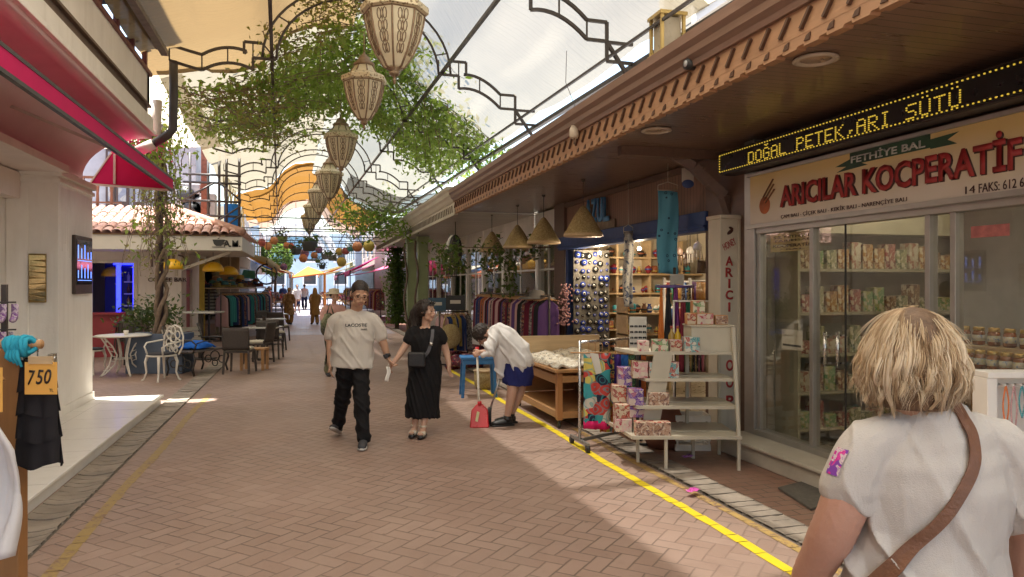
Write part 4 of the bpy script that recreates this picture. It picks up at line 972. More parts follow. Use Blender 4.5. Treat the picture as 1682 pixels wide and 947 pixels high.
# rails with hanging necklaces on the back wall
m_bead=[M('beads_'+n_,c_,.3,.3,40) for n_,c_ in (('red',(.4,.05,.04)),('green',(.05,.25,.12)),('amber',(.5,.25,.05)),('blue',(.05,.15,.4)),('white',(.6,.55,.48)),('violet',(.2,.07,.25)))]
bn=['red','green','amber','blue','white','violet']
t=thing('necklace_rail','two white rails across the shop holding bunches of bead necklaces','rail',(5.7,9.4,1.6))
g=MB(); g.tube([(5.0,9.6,1.74),(6.9,9.6,1.74)],.015,8); g.tube([(5.0,9.6,1.36),(6.9,9.6,1.36)],.015,8); g.build('rail',m_whitegloss,t); 
for x in (5.0,6.9):
    g=MB(); g.tube([(x,9.6,.06),(x,9.6,1.8)],.02,8); g.build('post',m_whitegloss,t)
nk=[]
for k in range(6):
    o=thing('bead_necklace',f'bunch of {bn[k]} bead necklaces on the white rails inside the blue fronted shop','necklace',(0,0,0),0,'necklaces on the white rails'); g=MB()
    for j in range(4): g.tube([(-.02+j*.012,-.02,0),(-.03+j*.015,-.025,-.2),(-.01+j*.01,-.02,-.32+.02*j)],.006,5)
    g.build('strand',m_bead[k],o,world=False); nk.append(o)
n=0
for z in (1.73,1.35):
    x=5.05
    while x<6.85:
        if n<6: nk[n].location=(x,9.6,z); n+=1
        else: dup(nk[r.randrange(6)],(x,9.6,z))
        x+=r.uniform(.07,.11)
# low shelf and a second necklace rail nearer the street
t=thing('low_shelf','low pale wood shelf of ornaments standing just inside the blue fronted shop','shelf',(5.05,10.4,0)); g=MB()
for z in (.3,.62,.94,1.26): g.box(4.7,5.45,10.25,10.6,z-.025,z)
for x in (4.7,5.42): g.box(x,x+.03,10.25,10.6,.06,1.5)
g.build('shelf_board',m_palewood,t); g=MB(); g.box(4.7,5.45,10.6,10.62,.06,1.5); g.build('back_panel',M('warm_white_panel',(0,0,0)),t)
for z in (.3,.62,.94,1.26):
    x=4.78
    while x<5.42: dup(op[r.randrange(8)],(x,r.uniform(10.3,10.45),z+.001),r.uniform(0,6),label=None,scale=r.uniform(.8,1.5)); x+=r.uniform(.08,.12)
t=thing('necklace_rail','short two tier rail of bead necklaces just inside the blue shop by the sign column','rail',(5.2,8.3,1.6)); g=MB(); g.tube([(4.68,8.3,1.74),(5.9,8.3,1.74)],.013,8); g.tube([(4.68,8.3,1.38),(5.9,8.3,1.38)],.013,8); g.build('rail',m_whitegloss,t)
for x in (4.68,5.9): g=MB(); g.tube([(x,8.3,.06),(x,8.3,1.78)],.018,8); g.build('post',m_whitegloss,t)
for z in (1.73,1.37):
    x=4.73
    while x<5.85: dup(nk[r.randrange(6)],(x,8.3,z),0,scale=(1,1,r.uniform(.8,1.05))); x+=r.uniform(.045,.07)
for k in range(9):
    x=4.75+.11*k; z=2.0+.06*(k%3); o=thing('hanging_bag',['small brown woven bag hanging high inside the blue fronted shop by the sign column','small black woven bag hanging high inside the blue fronted shop by the sign column','small striped woven bag hanging high inside the blue fronted shop by the sign column'][k%3],'bag',(x,8.15,z),0,'small bags hung high in the blue fronted shop'); g=MB(); g.grid(lambda a,b:((a-.5)*(.09+.03*b),.02*math.sin(math.pi*a)*-1,-.16*b),6,5); g.build('pouch',[m_brownpaint,m_black,print_mat('bag_stripe',[(.4,.3,.2),(.1,.08,.08),(.3,.08,.06)],30)][k%3],o,world=False,solid=.02); g=MB(); g.tube([(-.03,0,0),(0,0,.18),(.03,0,0)],.004,4); g.build('strap',m_brownpaint,o,world=False)
# hanging charms and masks under the ceiling
for k in range(14):
    x=r.uniform(4.8,6.6); y=r.uniform(8.2,11.5); z=r.uniform(2.0,2.3)
    o=thing('wind_chime',f'small dark wind chime dangling inside the blue fronted shop','wind chime',(x,y,3.1),0,'wind chimes under the shop ceiling')
    g=MB(); g.tube([(x,y,3.1),(x,y,z)],.004,4); g.build('cord',m_steel,o); g=MB(); g.lathe([(.0,.1),(.05,.06),(.06,0),(.05,-.02)],(x,y,z),10)
    for q in range(5): g.tube([(x+.04*math.cos(q*1.26),y+.04*math.sin(q*1.26),z),(x+.04*math.cos(q*1.26),y+.04*math.sin(q*1.26),z-.15)],.007,5)
    g.build('bell',m_brownpaint if k%2 else m_whitegloss,o)
# lit bulbs
for k,(u,v,y) in enumerate(((1145,375,8.6),(1050,408,10.6),(985,415,11.6))):
    p=W(u,v,y=y); t=thing('bulb_lamp',['bright bare spotlight nearest the sign column inside the blue fronted shop','bare spotlight above the necklace rail inside the blue fronted shop','bare spotlight by the end shelves inside the blue fronted shop'][k],'lamp',p)
    g=MB(); g.ell(p,(.03,.03,.03),n=12,k=8); g.build('bulb',M('lit_bulb',(0,0,0)),t); g=MB(); g.tube([p+Vector((0,0,.02)),(p.x,p.y,3.2)],.012,8); g.build('stem',m_steel,t)
    L=bpy.data.lights.new('bulb_light','POINT'); L.energy=13; L.color=(1,.8,.55); L.shadow_soft_size=.05; lo=bpy.data.objects.new('bulb_light',L); COL.objects.link(lo); lo.location=p-Vector((0,0,.06))-t.location; lo.parent=t
# scarves on a ring stand
t=thing('scarf_stand','violet ring stand inside the blue fronted shop from which scarves hang','stand',(0,0,0)); p=CP(1108,8.6,0); p.z=0
t.location=p; g=MB(); g.lathe([(.2,1.66),(.215,1.665),(.215,1.69),(.2,1.695),(.2,1.66)],n=28); g.build('ring',M('violet_plastic',(.12,.08,.3),.4),t,world=False); g=MB(); g.tube([(0,0,.02),(0,0,1.9)],.018,8); g.bar((-.2,0,1.68),(.2,0,1.68),.015); g.bar((0,-.2,1.68),(0,.2,1.68),.015); g.build('pole',m_steel,t,world=False); g=MB(); g.lathe([(.22,0),(.22,.02),(.03,.03)],n=20); g.build('foot',m_steel,t,world=False)
g=MB(); g.box(-.09,.09,-.06,-.055,1.7,1.82); g.build('price_card',m_cardw,t,world=False)
sc_cols=[('orange',(.6,.2,.05)),('black',(.03,.03,.035)),('purple',(.2,.05,.2)),('cream spotted',(.5,.42,.36)),('yellow printed',(.5,.38,.08)),('rust',(.4,.12,.05)),('dark green',(.05,.14,.09)),('grey',(.2,.19,.18))]
for k,(nm,cc) in enumerate(sc_cols):
    a=R(198+k*24); q=p+Vector((.215*math.cos(a),.215*math.sin(a),1.66)); o=thing('scarf',f'{nm} scarf hanging from the violet ring stand','scarf',q,a+R(90),'scarves on the violet ring')
    mt=cloth('scarf_'+nm.replace(' ','_'),cc) if k not in (3,4) else print_mat('scarf_'+nm.replace(' ','_'),[cc,(.1,.05,.05),tuple(q_*.6 for q_ in cc)],40)
    g=MB(); g.grid(lambda a_,b_,k=k: ((a_-.5)*(.035+.1*b_),.02*math.sin(a_*12+k)*(.3+b_),-.75*b_-(.05*math.sin(a_*5+k) if b_>.9 else 0)),8,10); g.build('cloth',mt,o,world=False,solid=.005)
for k in range(7):
    nm,cc=[('wine red',(.2,.03,.05)),('bottle green',(.03,.12,.07)),('bronze printed',(.3,.2,.08)),('black patterned',(.05,.04,.05)),('rose',(.4,.12,.16)),('sand',(.45,.36,.24)),('indigo',(.05,.05,.18))][k]
    q=CP(1122+k*8,8.35,1.5); o=thing('scarf',f'{nm} long scarf hanging in the row behind the white stand','scarf',q,-YAW+.1*(k%3-1),'scarves behind the white stand')
    mt=print_mat('long_scarf_'+nm.replace(' ','_'),[cc,tuple(q_*.5 for q_ in cc),(.4,.33,.24)],32) if 'p' in nm.split()[-1] else cloth('long_scarf_'+nm.replace(' ','_'),cc)
    g=MB(); g.grid(lambda a_,b_,k=k: ((a_-.5)*(.05+.05*b_),.018*math.sin(a_*11+k)*(.4+b_),-.8*b_),8,10); g.build('cloth',mt,o,world=False,solid=.005)
t=thing('scarf_bar','thin white bar on two posts carrying the row of long scarves','rail',CP(1150,8.35,0),-YAW); g=MB(); g.tube([(-.3,0,1.51),(.25,0,1.51)],.012,8); g.build('rail',m_whitegloss,t,world=False)
for x in (-.3,.25): g=MB(); g.tube([(x,0,0),(x,0,1.52)],.012,8); g.build('post',m_whitegloss,t,world=False)
# towels hung from the eave
def hung(name,label,u,v0,v1,y,w,mat,sw=.2):
    a=W(u,v0,y=y); b=W(u,v1,y=y); t=thing(name,label,'towel',(a.x,a.y,a.z),-YAW)
    g=MB(); g.grid(lambda p,q: ((p-.5)*w*(1+.04*math.sin(q*4))+.012*math.sin(q*7),.02*math.sin(p*8+q*3),-(a.z-b.z)*q-.02*p),10,14); g.build('cloth',mat,t,world=False,solid=.008)
    g=MB(); g.tube([(-w/2,0,.0),(w/2,0,.0),(w/2,0,.06),(0,0,.1),(-w/2,0,.06),(-w/2,0,0)],.006,6); g.tube([(0,0,.1),(0,0,3.17-a.z)],.004,5); g.build('hanger',m_wm,t,world=False)
tq=NT('turquoise_swirl_towel'); v=tq.obj(); vo=tq.n('TexVoronoi'); tq.l(tq.mapping(v,(1,.2,1)),vo.inputs['Vector']); vo.inputs['Scale'].default_value=11
ring=tq.math('LESS_THAN',tq.math('ABSOLUTE',tq.math('SUBTRACT',tq.math('FRACT',tq.math('MULTIPLY',vo.outputs['Distance'],3.2)),.5)),.13)
tqc=tq.mix(tq.math('MULTIPLY',ring,tq.math('LESS_THAN',vo.outputs['Distance'],.42)),(.1,.33,.46),(.015,.05,.1)); hung('hung_towel','turquoise towel with dark ring pattern hanging from the eave before the blue shop',1097,312,448,8.0,.24,tq.done(tq.pbsdf(tqc,.85)))
hung('hung_towel','narrow white towel with small dark motifs hanging before the blue shop',1032,380,503,9.4,.13,print_mat('white_motif_towel',[(.58,.56,.5),(.1,.12,.18),(.55,.53,.48),(.6,.58,.52),(.56,.54,.5)],26))
p=W(1130,296,y=7.6); t=thing('paper_tag','white cardboard tag with a blue foot hanging behind the turquoise towel','tag',p,-YAW); g=MB(); g.box(-.07,.07,0,.01,-.02,.14); g.build('card',m_cardw,t,world=False); g=MB(); g.ell((0,-.002,-.04),(.07,.012,.05)); g.build('blue_foot',m_blue,t,world=False); g=MB(); g.tube([(0,0,.14),(0,0,3.17-p.z)],.003,4); g.build('cord',m_steel,t,world=False)
# AZUL letters
t=thing('shop_letters','blue capital letters fixed to the brown cladding above the lintel','sign',(4.48,10.95,2.9)); a=W(965,340,x=4.5).y; b=W(1004,340,x=4.5).y
wL=(a-b)/4
for k,ch in enumerate('AZUL'): text_obj('letter',ch,M('sky_blue_letter',(.12,.33,.62),.4),(4.48,a-wL*(k+.5),2.9-.01*k),wL*.82,.38,RIGHT_WALL,t,.03,bold=.03)
g=MB(); g.box(4.49,4.51,b-.15,a+.1,2.57,2.7); g.build('board',M('driftwood',(.25,.19,.13),.6,.3,8),t)
# straw cone lamps
m_straw=print_mat('woven_straw',[(.46,.36,.17),(.36,.27,.12),(.52,.42,.22),(.3,.22,.1)],70,.8)
sl=None
for k,(u,d) in enumerate(((958,10.15),(893,11.9),(850,13.4),(808,15.1))):
    p=CP(u,d,2.57); lab=['straw cone pendant lamp nearest the turquoise towel','second straw cone pendant lamp along the eave from the blue letters','third straw cone pendant lamp along the eave','straw cone pendant lamp farthest along, above the hanging plant'][k]
    if sl is None:
        sl=thing('straw_lamp',lab,'lamp',p,0,'straw cone lamps under the eave')
        g=MB(); g.lathe([(.27,-.2),(.265,-.16),(.24,-.13),(.13,.07),(.04,.2),(.015,.22)],n=28); g.build('lamp_shade',m_straw,sl,world=False,solid=.008); g=MB(); g.lathe([(.272,-.205),(.276,-.19),(.272,-.165)],n=28); g.build('rim',m_palewood,sl,world=False,fix=False)
        g=MB(); g.tube([(0,0,.2),(0,0,.59)],.005,5); g.lathe([(.03,.59),(.03,.57),(.008,.55)],n=10); g.build('cord',m_steel,sl,world=False)
    else: dup(sl,p,.5*k,lab)
# ------------------------------------------------------------------ necklace rack by the window (right edge)
ND=3.62
p=CP(1622,ND,0); t=thing('necklace_stand','white box stand with coloured bead necklaces before the shop window','stand',p,-YAW)
g=MB(); g.box(0,.05,0,.12,0,1.235); g.box(.8,.85,0,.12,0,1.235); g.box(0,.85,-.005,.125,1.235,1.265); g.box(.05,.8,.1,.12,.1,1.235); g.box(.05,.8,0,.1,.83,.85); g.box(.05,.8,0,.1,.45,.47); g.build('case',m_white,t,world=False,bevel=.004)
g=MB(); g.tube([(.05,.05,1.19),(.8,.05,1.19)],.007,8)
for k in range(15): g.tube([(.09+k*.04,.05,1.2),(.09+k*.04,.0,1.2)],.005,6)
g.build('peg_rail',m_whitegloss,t,world=False)
ncol=[('orange',(.7,.2,.05)),('yellow',(.65,.5,.05)),('grey',(.2,.2,.22)),('coral',(.6,.12,.1)),('turquoise',(.08,.35,.4)),('pale pink',(.6,.35,.35))]
def at_stand(x,y,z): return p+Rz@Vector((x,y,z))
for k in range(15):
    nm,cc=ncol[(k*5+k//3)%6]; L=.2+.05*math.sin(k*2.1)
    o=thing('bead_necklace',f'{nm} bead necklace hanging on a peg of the white box stand','necklace',at_stand(.095+k*.04,.005,1.195),-YAW,'necklaces on the white box stand'); g=MB()
    for q in range(int(L/.009)+1):
        for s in (-1,1):
            ww=.014*math.sin(math.pi*min(1,(q+.4)*.009/L)); g.ell((s*ww,0,-q*.009),(.005,.005,.0055),n=6,k=4)
    g.build('bead',M('bead_'+nm.replace(' ','_'),cc,.3,.25,60),o,world=False)
br=[('pink striped',print_mat('bracelet_pink',[(.6,.06,.2),(.6,.5,.45),(.05,.05,.05),(.1,.4,.3)],60)),('dark striped',print_mat('bracelet_dark',[(.04,.04,.05),(.5,.1,.1),(.5,.45,.35)],60))]
for k in range(14):
    nm,mt=br[k%2]; z=.852+.014*(k//7); y=.03+.02*(k//7); x=.1+(k%7)*.09
    o=thing('bracelet',f'{nm} woven bracelet lying in the row on the shelf of the white box stand','bracelet',at_stand(x,y,z),-YAW,'bracelets on the white box stand'); g=MB()
    n=20; g.add([],[]); pts=[(.035*math.cos(2*math.pi*q/n),.02*math.sin(2*math.pi*q/n),.03+.03*math.sin(2*math.pi*q/n)) for q in range(n+1)]; g.tube(pts,.011,7); g.build('band',mt,o,world=False)
# ------------------------------------------------------------------ white far shop with posts and windows
ws=thing('white_shop_front','white timber shop front with tall windows beyond the blue fronted shop','shop front',(4.6,20,0))
yp=[13.0,14.2,16.9,19.0,21,23.3,26,28.6,30.5]
for y in yp: g=MB(); g.box(4.52,4.66,y-.09,y+.09,0,3.14); g.box(4.5,4.68,y-.11,y+.11,0,.14); g.build('post',m_white,ws,bevel=.01)
g=MB(); g.box(4.55,4.62,13,30.5,0,.55); g.box(4.53,4.64,13,30.5,.55,.62); g.box(4.54,4.64,13,30.5,2.62,3.14); g.build('panel',m_white,ws)
g=MB(); 
for a,b in zip(yp,yp[1:]): g.box(4.585,4.59,a+.09,b-.09,.62,2.62)
g.build('pane',glass('shop_glass',(0,0,0)),ws)
g=MB()
for a,b in zip(yp,yp[1:]): g.box(4.57,4.605,(a+b)/2-.03,(a+b)/2+.03,.62,2.62); g.box(4.572,4.603,a+.09,b-.09,1.98,2.02)
g.build('glazing_bar',m_white,ws)
t=thing('display_table','long display table inside the white shop, yellow standing in for warm light','table',(5.6,20,0)); g=MB(); g.box(5.0,6.2,13.5,30,.0,1.1); g.build('cloth',M('warm_glow_yellow',(.5,.38,.12),.7,.3,3),t)  # yellow cloth colour stands in for the yellow-lit interior
for k in range(6):
    t=thing('reflection_lantern','added yellow lantern standing in for lamps reflected in the white shop windows','lantern',(5.4,14.5+k*2.4,2.2),0,'added lanterns in the white shop'); p=t.location.copy(); g=MB(); g.ell(p,(.25,.25,.18),n=16,k=10); g.build('lamp_shade',m_yellowpaint,t); g=MB(); g.tube([p+Vector((0,0,.17)),(p.x,p.y,3.2)],.006,5); g.build('cord',m_steel,t)  # added lanterns take the place of yellow lamps reflected in the panes
# garment rails
gm=[('wine red',cloth('cloth_wine',(.14,.02,.04))),('violet',cloth('cloth_violet',(.1,.05,.16))),('dark patterned',print_mat('cloth_darkpat',[(.05,.03,.04),(.25,.08,.06),(.1,.08,.12),(.3,.2,.1)],30)),('rust orange',cloth('cloth_rust',(.4,.13,.05))),('navy blue',cloth('cloth_navy',(.03,.05,.14))),('grey printed',print_mat('cloth_greypat',[(.2,.18,.17),(.08,.07,.07),(.35,.3,.25)],30)),('black',cloth('cloth_black',(.02,.02,.022))),('pale pink',cloth('cloth_pink',(.45,.28,.27))),('teal',cloth('cloth_teal',(.04,.2,.2))),('mustard',cloth('cloth_mustard',(.42,.28,.07)))]
def garment(nm,mt,where,group,p,rz,L=.85,w=.36,seed=0):
    o=thing('garment',f'{nm} garment hanging {where}','garment',p,rz,group)
    def fn(a,b):
        s=(.35+.65*min(1,b*7))*(1+.12*b)*w; th=2*math.pi*a
        return (s/2*math.cos(th), (.035+.02*b)*math.sin(th)*(1+.4*math.sin(3*th+seed)), -L*b-.03*math.cos(th)**2*(b<.1))
    g=MB(); g.grid(fn,14,8); g.build('cloth',mt,o,world=False)
    g=MB(); g.tube([(-.16,0,-.02),(0,0,.03),(.16,0,-.02)],.008,5); g.tube([(0,0,.03),(0,0,.09)],.004,4); g.build('hanger',m_pine,o,world=False); return o
def rail(label,where,group,a,b,z,n,pals,L=.85,seed=1):
    a=Vector(a); b=Vector(b); t=thing('clothes_rail',label,'rail',(a+b)/2)
    g=MB(); g.tube([(a.x,a.y,z),(b.x,b.y,z)],.016,8); g.build('rail',m_steel,t)
    for q in (a,b): g=MB(); g.tube([(q.x,q.y,.0),(q.x,q.y,z+.02)],.018,8); g.bar((q.x-.22,q.y,.02),(q.x+.22,q.y,.02),.03); g.build('leg',m_steel,t)
    r=random.Random(seed); d=(b-a).normalized(); rz=math.atan2(d.y,d.x)+R(90); pr={}
    for k in range(n):
        p=a.lerp(b,(k+.5)/n+r.uniform(-.2,.2)/n); p.z=z-.06; q=r.choice(pals)
        if q in pr: o=dup(pr[q],p,rz+r.uniform(-.2,.2)); o.scale=(1,1,r.uniform(.85,1.12))
        else: pr[q]=garment(gm[q][0],gm[q][1],where,group,p,rz,L,seed=k)
rail('long dark clothes rail outside the white shop windows','on the long rail outside the white shop','garments on the long rail',(3.95,11.7,0),(4.1,17.4,0),1.5,44,[0,1,2,2,3,4,5,6,7,0,2],.85,1)
rail('short low clothes rail at the street edge behind the woman in black','on the short rail behind the woman in black','garments on the short rail',W(722,600,z=0),W(768,596,z=0),1.12,9,[8,9,5,4,7],.75,3)
# clutter at the foot of the rails
rr=random.Random(4)
for k in range(10):
    p=W(rr.uniform(740,785),rr.uniform(590,618),z=0); t=thing('rolled_rug','red patterned rolled rug heaped under the clothes rail','rug',p,0,'rugs heaped under the clothes rail'); p=p+Vector((0,0,.08+.1*(k%3))); a=rr.uniform(0,3); d=Vector((math.cos(a),math.sin(a),0))*.3; g=MB(); g.tube([p-d,p,p+d],.09,12); g.build('roll',print_mat('red_rug',[(.25,.03,.04),(.06,.03,.05),(.35,.2,.15),(.15,.03,.05)],24),t)
t=thing('straw_bag','round tan straw bag leaning by the clothes rail','bag',W(738,600,z=0)); p=t.location+Vector((0,-.1,.62)); g=MB(); g.ell(p,(.24,.1,.26)); g.build('bag',m_straw,t); g=MB(); g.tube([p+Vector((-.15,0,.2)),p+Vector((-.1,0,.42)),p+Vector((.1,0,.42)),p+Vector((.15,0,.2))],.015,6); g.build('handle',m_straw,t)
for u,v,y,mt,lb in ((718,500,18,M('slate_blue',(.04,.1,.16),.5),'small blue price board hanging in the white shop window'),(748,497,16.5,m_black,'small black price board hanging in the white shop window')):
    p=W(u,v,y=y); t=thing('price_board',lb,'sign',p,-YAW); g=MB(); g.box(-.22,.22,0,.02,-.17,.17); g.build('board',mt,t,world=False); g=MB(); g.box(-.12,.12,-.004,0,-.02,.06); g.build('writing',m_cardw,t,world=False); g=MB(); g.tube([(0,.01,.17),(0,.01,.9)],.006,4); g.build('cord',m_steel,t,world=False)
p=W(748,412,y=16.5); t=thing('oval_sign','black oval board with a pale rim hanging from the white eave','sign',(p.x,p.y,p.z),-YAW); g=MB(); g.ell((0,0,0),(.16,.08,.38)); g.build('board',m_black,t,world=False); g=MB(); g.ell((-.06,.05,0),(.17,.06,.38)); g.build('rim',m_white,t,world=False); g=MB(); g.tube([(0,0,.37),(0,0,3.14-p.z)],.01,5); g.build('cord',m_steel,t,world=False)
p=W(742,443,y=16.8); t=thing('wire_basket','small dark wire basket hanging under the oval sign','basket',p); g=MB()
for k in range(10): a=2*math.pi*k/10; g.tube([p+Vector((.12*math.cos(a),.12*math.sin(a),-.16)),p+Vector((.14*math.cos(a),.14*math.sin(a),.12))],.008,4)
for z in(-.16,0,.12): g.lathe([(.125,z),(.14,z+.012),(.125,z+.02)],p,14)
g.build('wire_cage',m_steel,t)
# postcard rack, covered board and parasol
t=thing('postcard_rack','narrow black rack of small framed pictures beside the covered board','rack',W(882,618,z=0),-YAW); g=MB(); g.box(-.14,.14,.02,.05,.1,1.45); g.box(.12,.2,-.02,.06,0,1.35); g.build('frame',m_black,t,world=False); g=MB(); r=random.Random(3)
mpc=print_mat('postcards',[(.55,.5,.42),(.35,.1,.08),(.2,.25,.3),(.6,.56,.48),(.1,.08,.07)],45)
for i in range(11):
    for j in range(3): g=MB(); g.box(-.125+j*.085,-.055+j*.085,0,.015,.2+i*.108,.28+i*.108); g.build('picture',mpc,t,world=False)
t=thing('covered_board','leaning board under a grey cloth at the jamb of the blue shop','board',W(927,600,z=0),-YAW); g=MB(); g.grid(lambda a,b:((a-.5)*.4*(1-.15*b),.25*b+.02*math.sin(a*9),1.25*b+.02),12,10); g.build('cloth',cloth('grey_cover',(.26,.23,.2)),t,world=False,solid=.05); g=MB(); g.tube([(-.3,-.15,.05),(.22,.1,1.1)],.02,7); g.build('stick',m_brownpaint,t,world=False)
p=W(882,488,y=12.3); t=thing('hat','grey straw hat with a wide brim hooked on the end of the long rail','hat',p,-YAW); g=MB(); g.lathe([(.34,-.03),(.3,-.0),(.14,.02),(.13,.1),(.08,.13),(0,.135)],n=24); g.build('brim',cloth('grey_hat',(.14,.13,.12)),t,world=False)
t=thing('flower_garland','hanging garland of small pink dried flowers at the jamb of the blue shop','garland',W(928,500,y=11.6)); p=W(928,500,y=11.6); g=MB(); r=random.Random(9)
for k in range(160): q=p+Vector((r.gauss(0,.05),r.gauss(0,.05),r.uniform(-.35,.35))); g.ell(q,(.018,.018,.018),n=6,k=4)
g.build('flowers',M('dusty_pink',(.4,.22,.22),.7,.4,20),t,fix=False); g=MB(); g.tube([p+Vector((0,0,-.36)),p+Vector((0,0,.9))],.006,5); g.build('cord',m_steel,t)
# blue stool and basket by the sweeper
p=W(785,650,z=0); t=thing('blue_table','small blue painted wooden table beside the sweeping woman','table',p,-YAW+.15); m_bp=M('bright_blue_paint',(.03,.16,.4),.5,.15,6)
g=MB(); g.box(-.27,.27,-.2,.2,.57,.61); g.build('tabletop',m_bp,t,world=False,bevel=.006); g=MB(); g.box(-.24,.24,-.18,-.16,.5,.57); g.box(-.24,.24,.16,.18,.5,.57); g.box(-.24,-.22,-.16,.16,.5,.57); g.box(.22,.24,-.16,.16,.5,.57); g.build('apron',m_bp,t,world=False)
for sx in(-1,1):
    for sy in(-1,1): g=MB(); g.bar((sx*.25,sy*.19,0),(sx*.22,sy*.16,.57),.045); g.build('leg',m_bp,t,world=False)
p=W(800,640,z=0); t=thing('wicker_basket','round wicker basket under the blue table','basket',p+Vector((0,.15,0))); g=MB(); g.lathe([(.14,.0),(.17,.05),(.18,.28),(.15,.3),(.145,.2)],n=22); g.build('basket',m_straw,t,world=False); g=MB(); g.lathe([(.18,.28),(.19,.3),(.175,.31)],n=22); g.build('rim',m_palewood,t,world=False,fix=False)
# ------------------------------------------------------------------ café on the left corner
m_cafe=M('cafe_plaster',(.66,.6,.54),.6,.06,2,.15,25,grime=.25); m_redp=M('dull_red_panel',(.3,.035,.045),.45,.15,4)
YC=19.0
cf=thing('corner_cafe','white corner café with a wide flat eave, tiled roof and a blue lit bar window','building',(-4.5,20,0))
xa,xb=W(158,500,y=YC).x,W(224,500,y=YC).x; xc=-2.88
g=MB(); g.box(-9,xa-.15,YC,YC+.3,0,2.6); g.box(xb,xc,YC,YC+.3,0,2.6); g.box(xa-.15,xb,YC,YC+.3,2.25,2.6); g.box(-9,-8.8,YC+.3,23.5,0,2.6); g.box(-9,xc-.3,23.2,23.5,0,2.6); g.box(xc-.2,xc,YC+.3,19.75,0,2.6); g.box(xc-.2,xc,20.75,22,0,2.6); g.box(xc-.2,xc,19.75,20.75,2.1,2.6); g.build('wall',m_cafe,cf)
g=MB(); g.box(xa-.15,xb+.02,YC-.03,YC+.02,2.2,2.28); g.box(xb-.06,xb+.02,YC-.03,YC+.02,0,2.2); g.build('window_surround',m_cream,cf)
g=MB(); g.box(xa-.15,xb-.06,YC+.05,YC+.2,0,1.02); g.box(xa-.15,xb-.06,YC-.12,YC+.25,1.0,1.05); g.build('bar_counter',m_redp,cf)
g=MB(); g.box(xa-.2,xb,20.6,20.7,.6,2.3); bk=g.build('bar_back',M('deep_blue_wall',(.02,.03,.2),.5),cf)
g=MB()
m_bls=M('blue_led_light',(.02,.02,1),.4,emit=(.02,.03,1),estr=1.6)
for q_ in ((xa+.35,xa+.44,YC+.3,YC+.36,1.05,2.2),(xb-.14,xb-.05,YC+.3,YC+.36,1.05,2.2),(xa,xb,20.55,20.6,2.2,2.26)): g=MB(); g.box(*q_); g.build('blue_light_strip',m_bls,cf)
g=MB()
for z in (1.15,1.45,1.75): g.box(xa+.3,xb-.1,20.3,20.6,z,z+.03)
g.build('bar_shelf',m_whitegloss,cf)
r=random.Random(6); bp=[]
for k,(nm,cc) in enumerate((('amber',(.4,.2,.05)),('green',(.08,.2,.1)),('white',(.6,.57,.5)),('brown',(.15,.08,.04)))):
    o=thing('bar_bottle',f'{nm} bottle on the back shelves of the blue lit bar','bottle',(0,0,0),0,'bottles on the bar shelves'); g=MB(); g.lathe([(.04,0),(.042,.14),(.015,.18),(.015,.24),(0,.24)],n=10); g.build('glass_body',M('bottle_'+nm,cc,.15),o,world=False); bp.append(o)
n=0
for z in (1.18,1.48,1.78):
    x=xa+.38
    while x<xb-.18:
        if n<4: bp[n].location=(x,20.42,z); n+=1
        else: dup(bp[r.randrange(4)],(x,20.42,z))
        x+=r.uniform(.1,.14)
# eave slab and tiled roof
pA=W(398,388,y=17.8)
g=MB(); xE=-1.41; yE=21.9
g.prism([(-9,17.8),(xE,17.8),(xE,yE),(xc,yE),(xc,23.5),(-9,23.5)],'z',2.47,2.8); g.build('eave_slab',M('white_eave_paint',(.6,.57,.52),.6,.06,2),cf,bevel=.01)
g=MB(); r=random.Random(11)
def tile(p,q,w,lift):
    d=(q-p); t_=d.normalized(); s_=Vector((1,0,0)) if abs(t_.x)<.7 else Vector((0,1,0)); up=Vector((0,0,1))
    vs=[]
    for a_,rr_ in ((p,w*.5),(q,w*.42)):
        for k in range(6):
            th=math.pi*k/5; vs.append(a_+s_*math.cos(th)*rr_+up*(math.sin(th)*rr_*.7+lift))
    g.add(vs,[(k,k+1,k+7,k+6) for k in range(5)],0,False)
rows=7
for j in range(rows):
    y=17.72+j*.3; z=2.83+j*.105
    x=-8.8
    while x<xE-.1-j*.28:
        tile(Vector((x,y+r.uniform(-.02,.02),z)),Vector((x,y+.38,z+.13)),.2,r.uniform(0,.02)); x+=.2
for j in range(7):
    x=xE+.08-j*.28; z=2.83+j*.105; y=17.9+j*.3
    while y<yE:
        tile(Vector((x,y,z)),Vector((x-.36,y,z+.13)),.2,r.uniform(0,.02)); y+=.2
g.tube([Vector((xE+.02,17.75,2.9)),Vector((xE-2.0,19.9,3.68))],.09,8)
t=NT('clay_roof_tile'); v=t.obj(); cells=t.n('NewGeometry').outputs['Random Per Island']; c=t.mix(cells,(.42,.2,.14),(.58,.36,.29)); c=t.mix(t.math('MULTIPLY',t.noise(v,9,4),.4),c,(.5,.42,.38))
g.build('roof_tile',t.done(t.pbsdf(c,.7,0,t.bump(t.noise(v,40,3),.3,.01),.3)),cf,fix=False)
g=MB(); g.add([(-9,17.75,2.81),(xE-.02,17.75,2.81),(xE-2.1,19.9,3.5),(-9,19.9,3.5)],[(0,1,2,3)]); g.add([(xE-.02,17.75,2.81),(xE-.02,yE,2.81),(xE-2.1,yE,3.5),(xE-2.1,19.9,3.5)],[(0,1,2,3)]); g.build('roof_bed',M('roof_mortar',(.25,.14,.1),.9),cf)
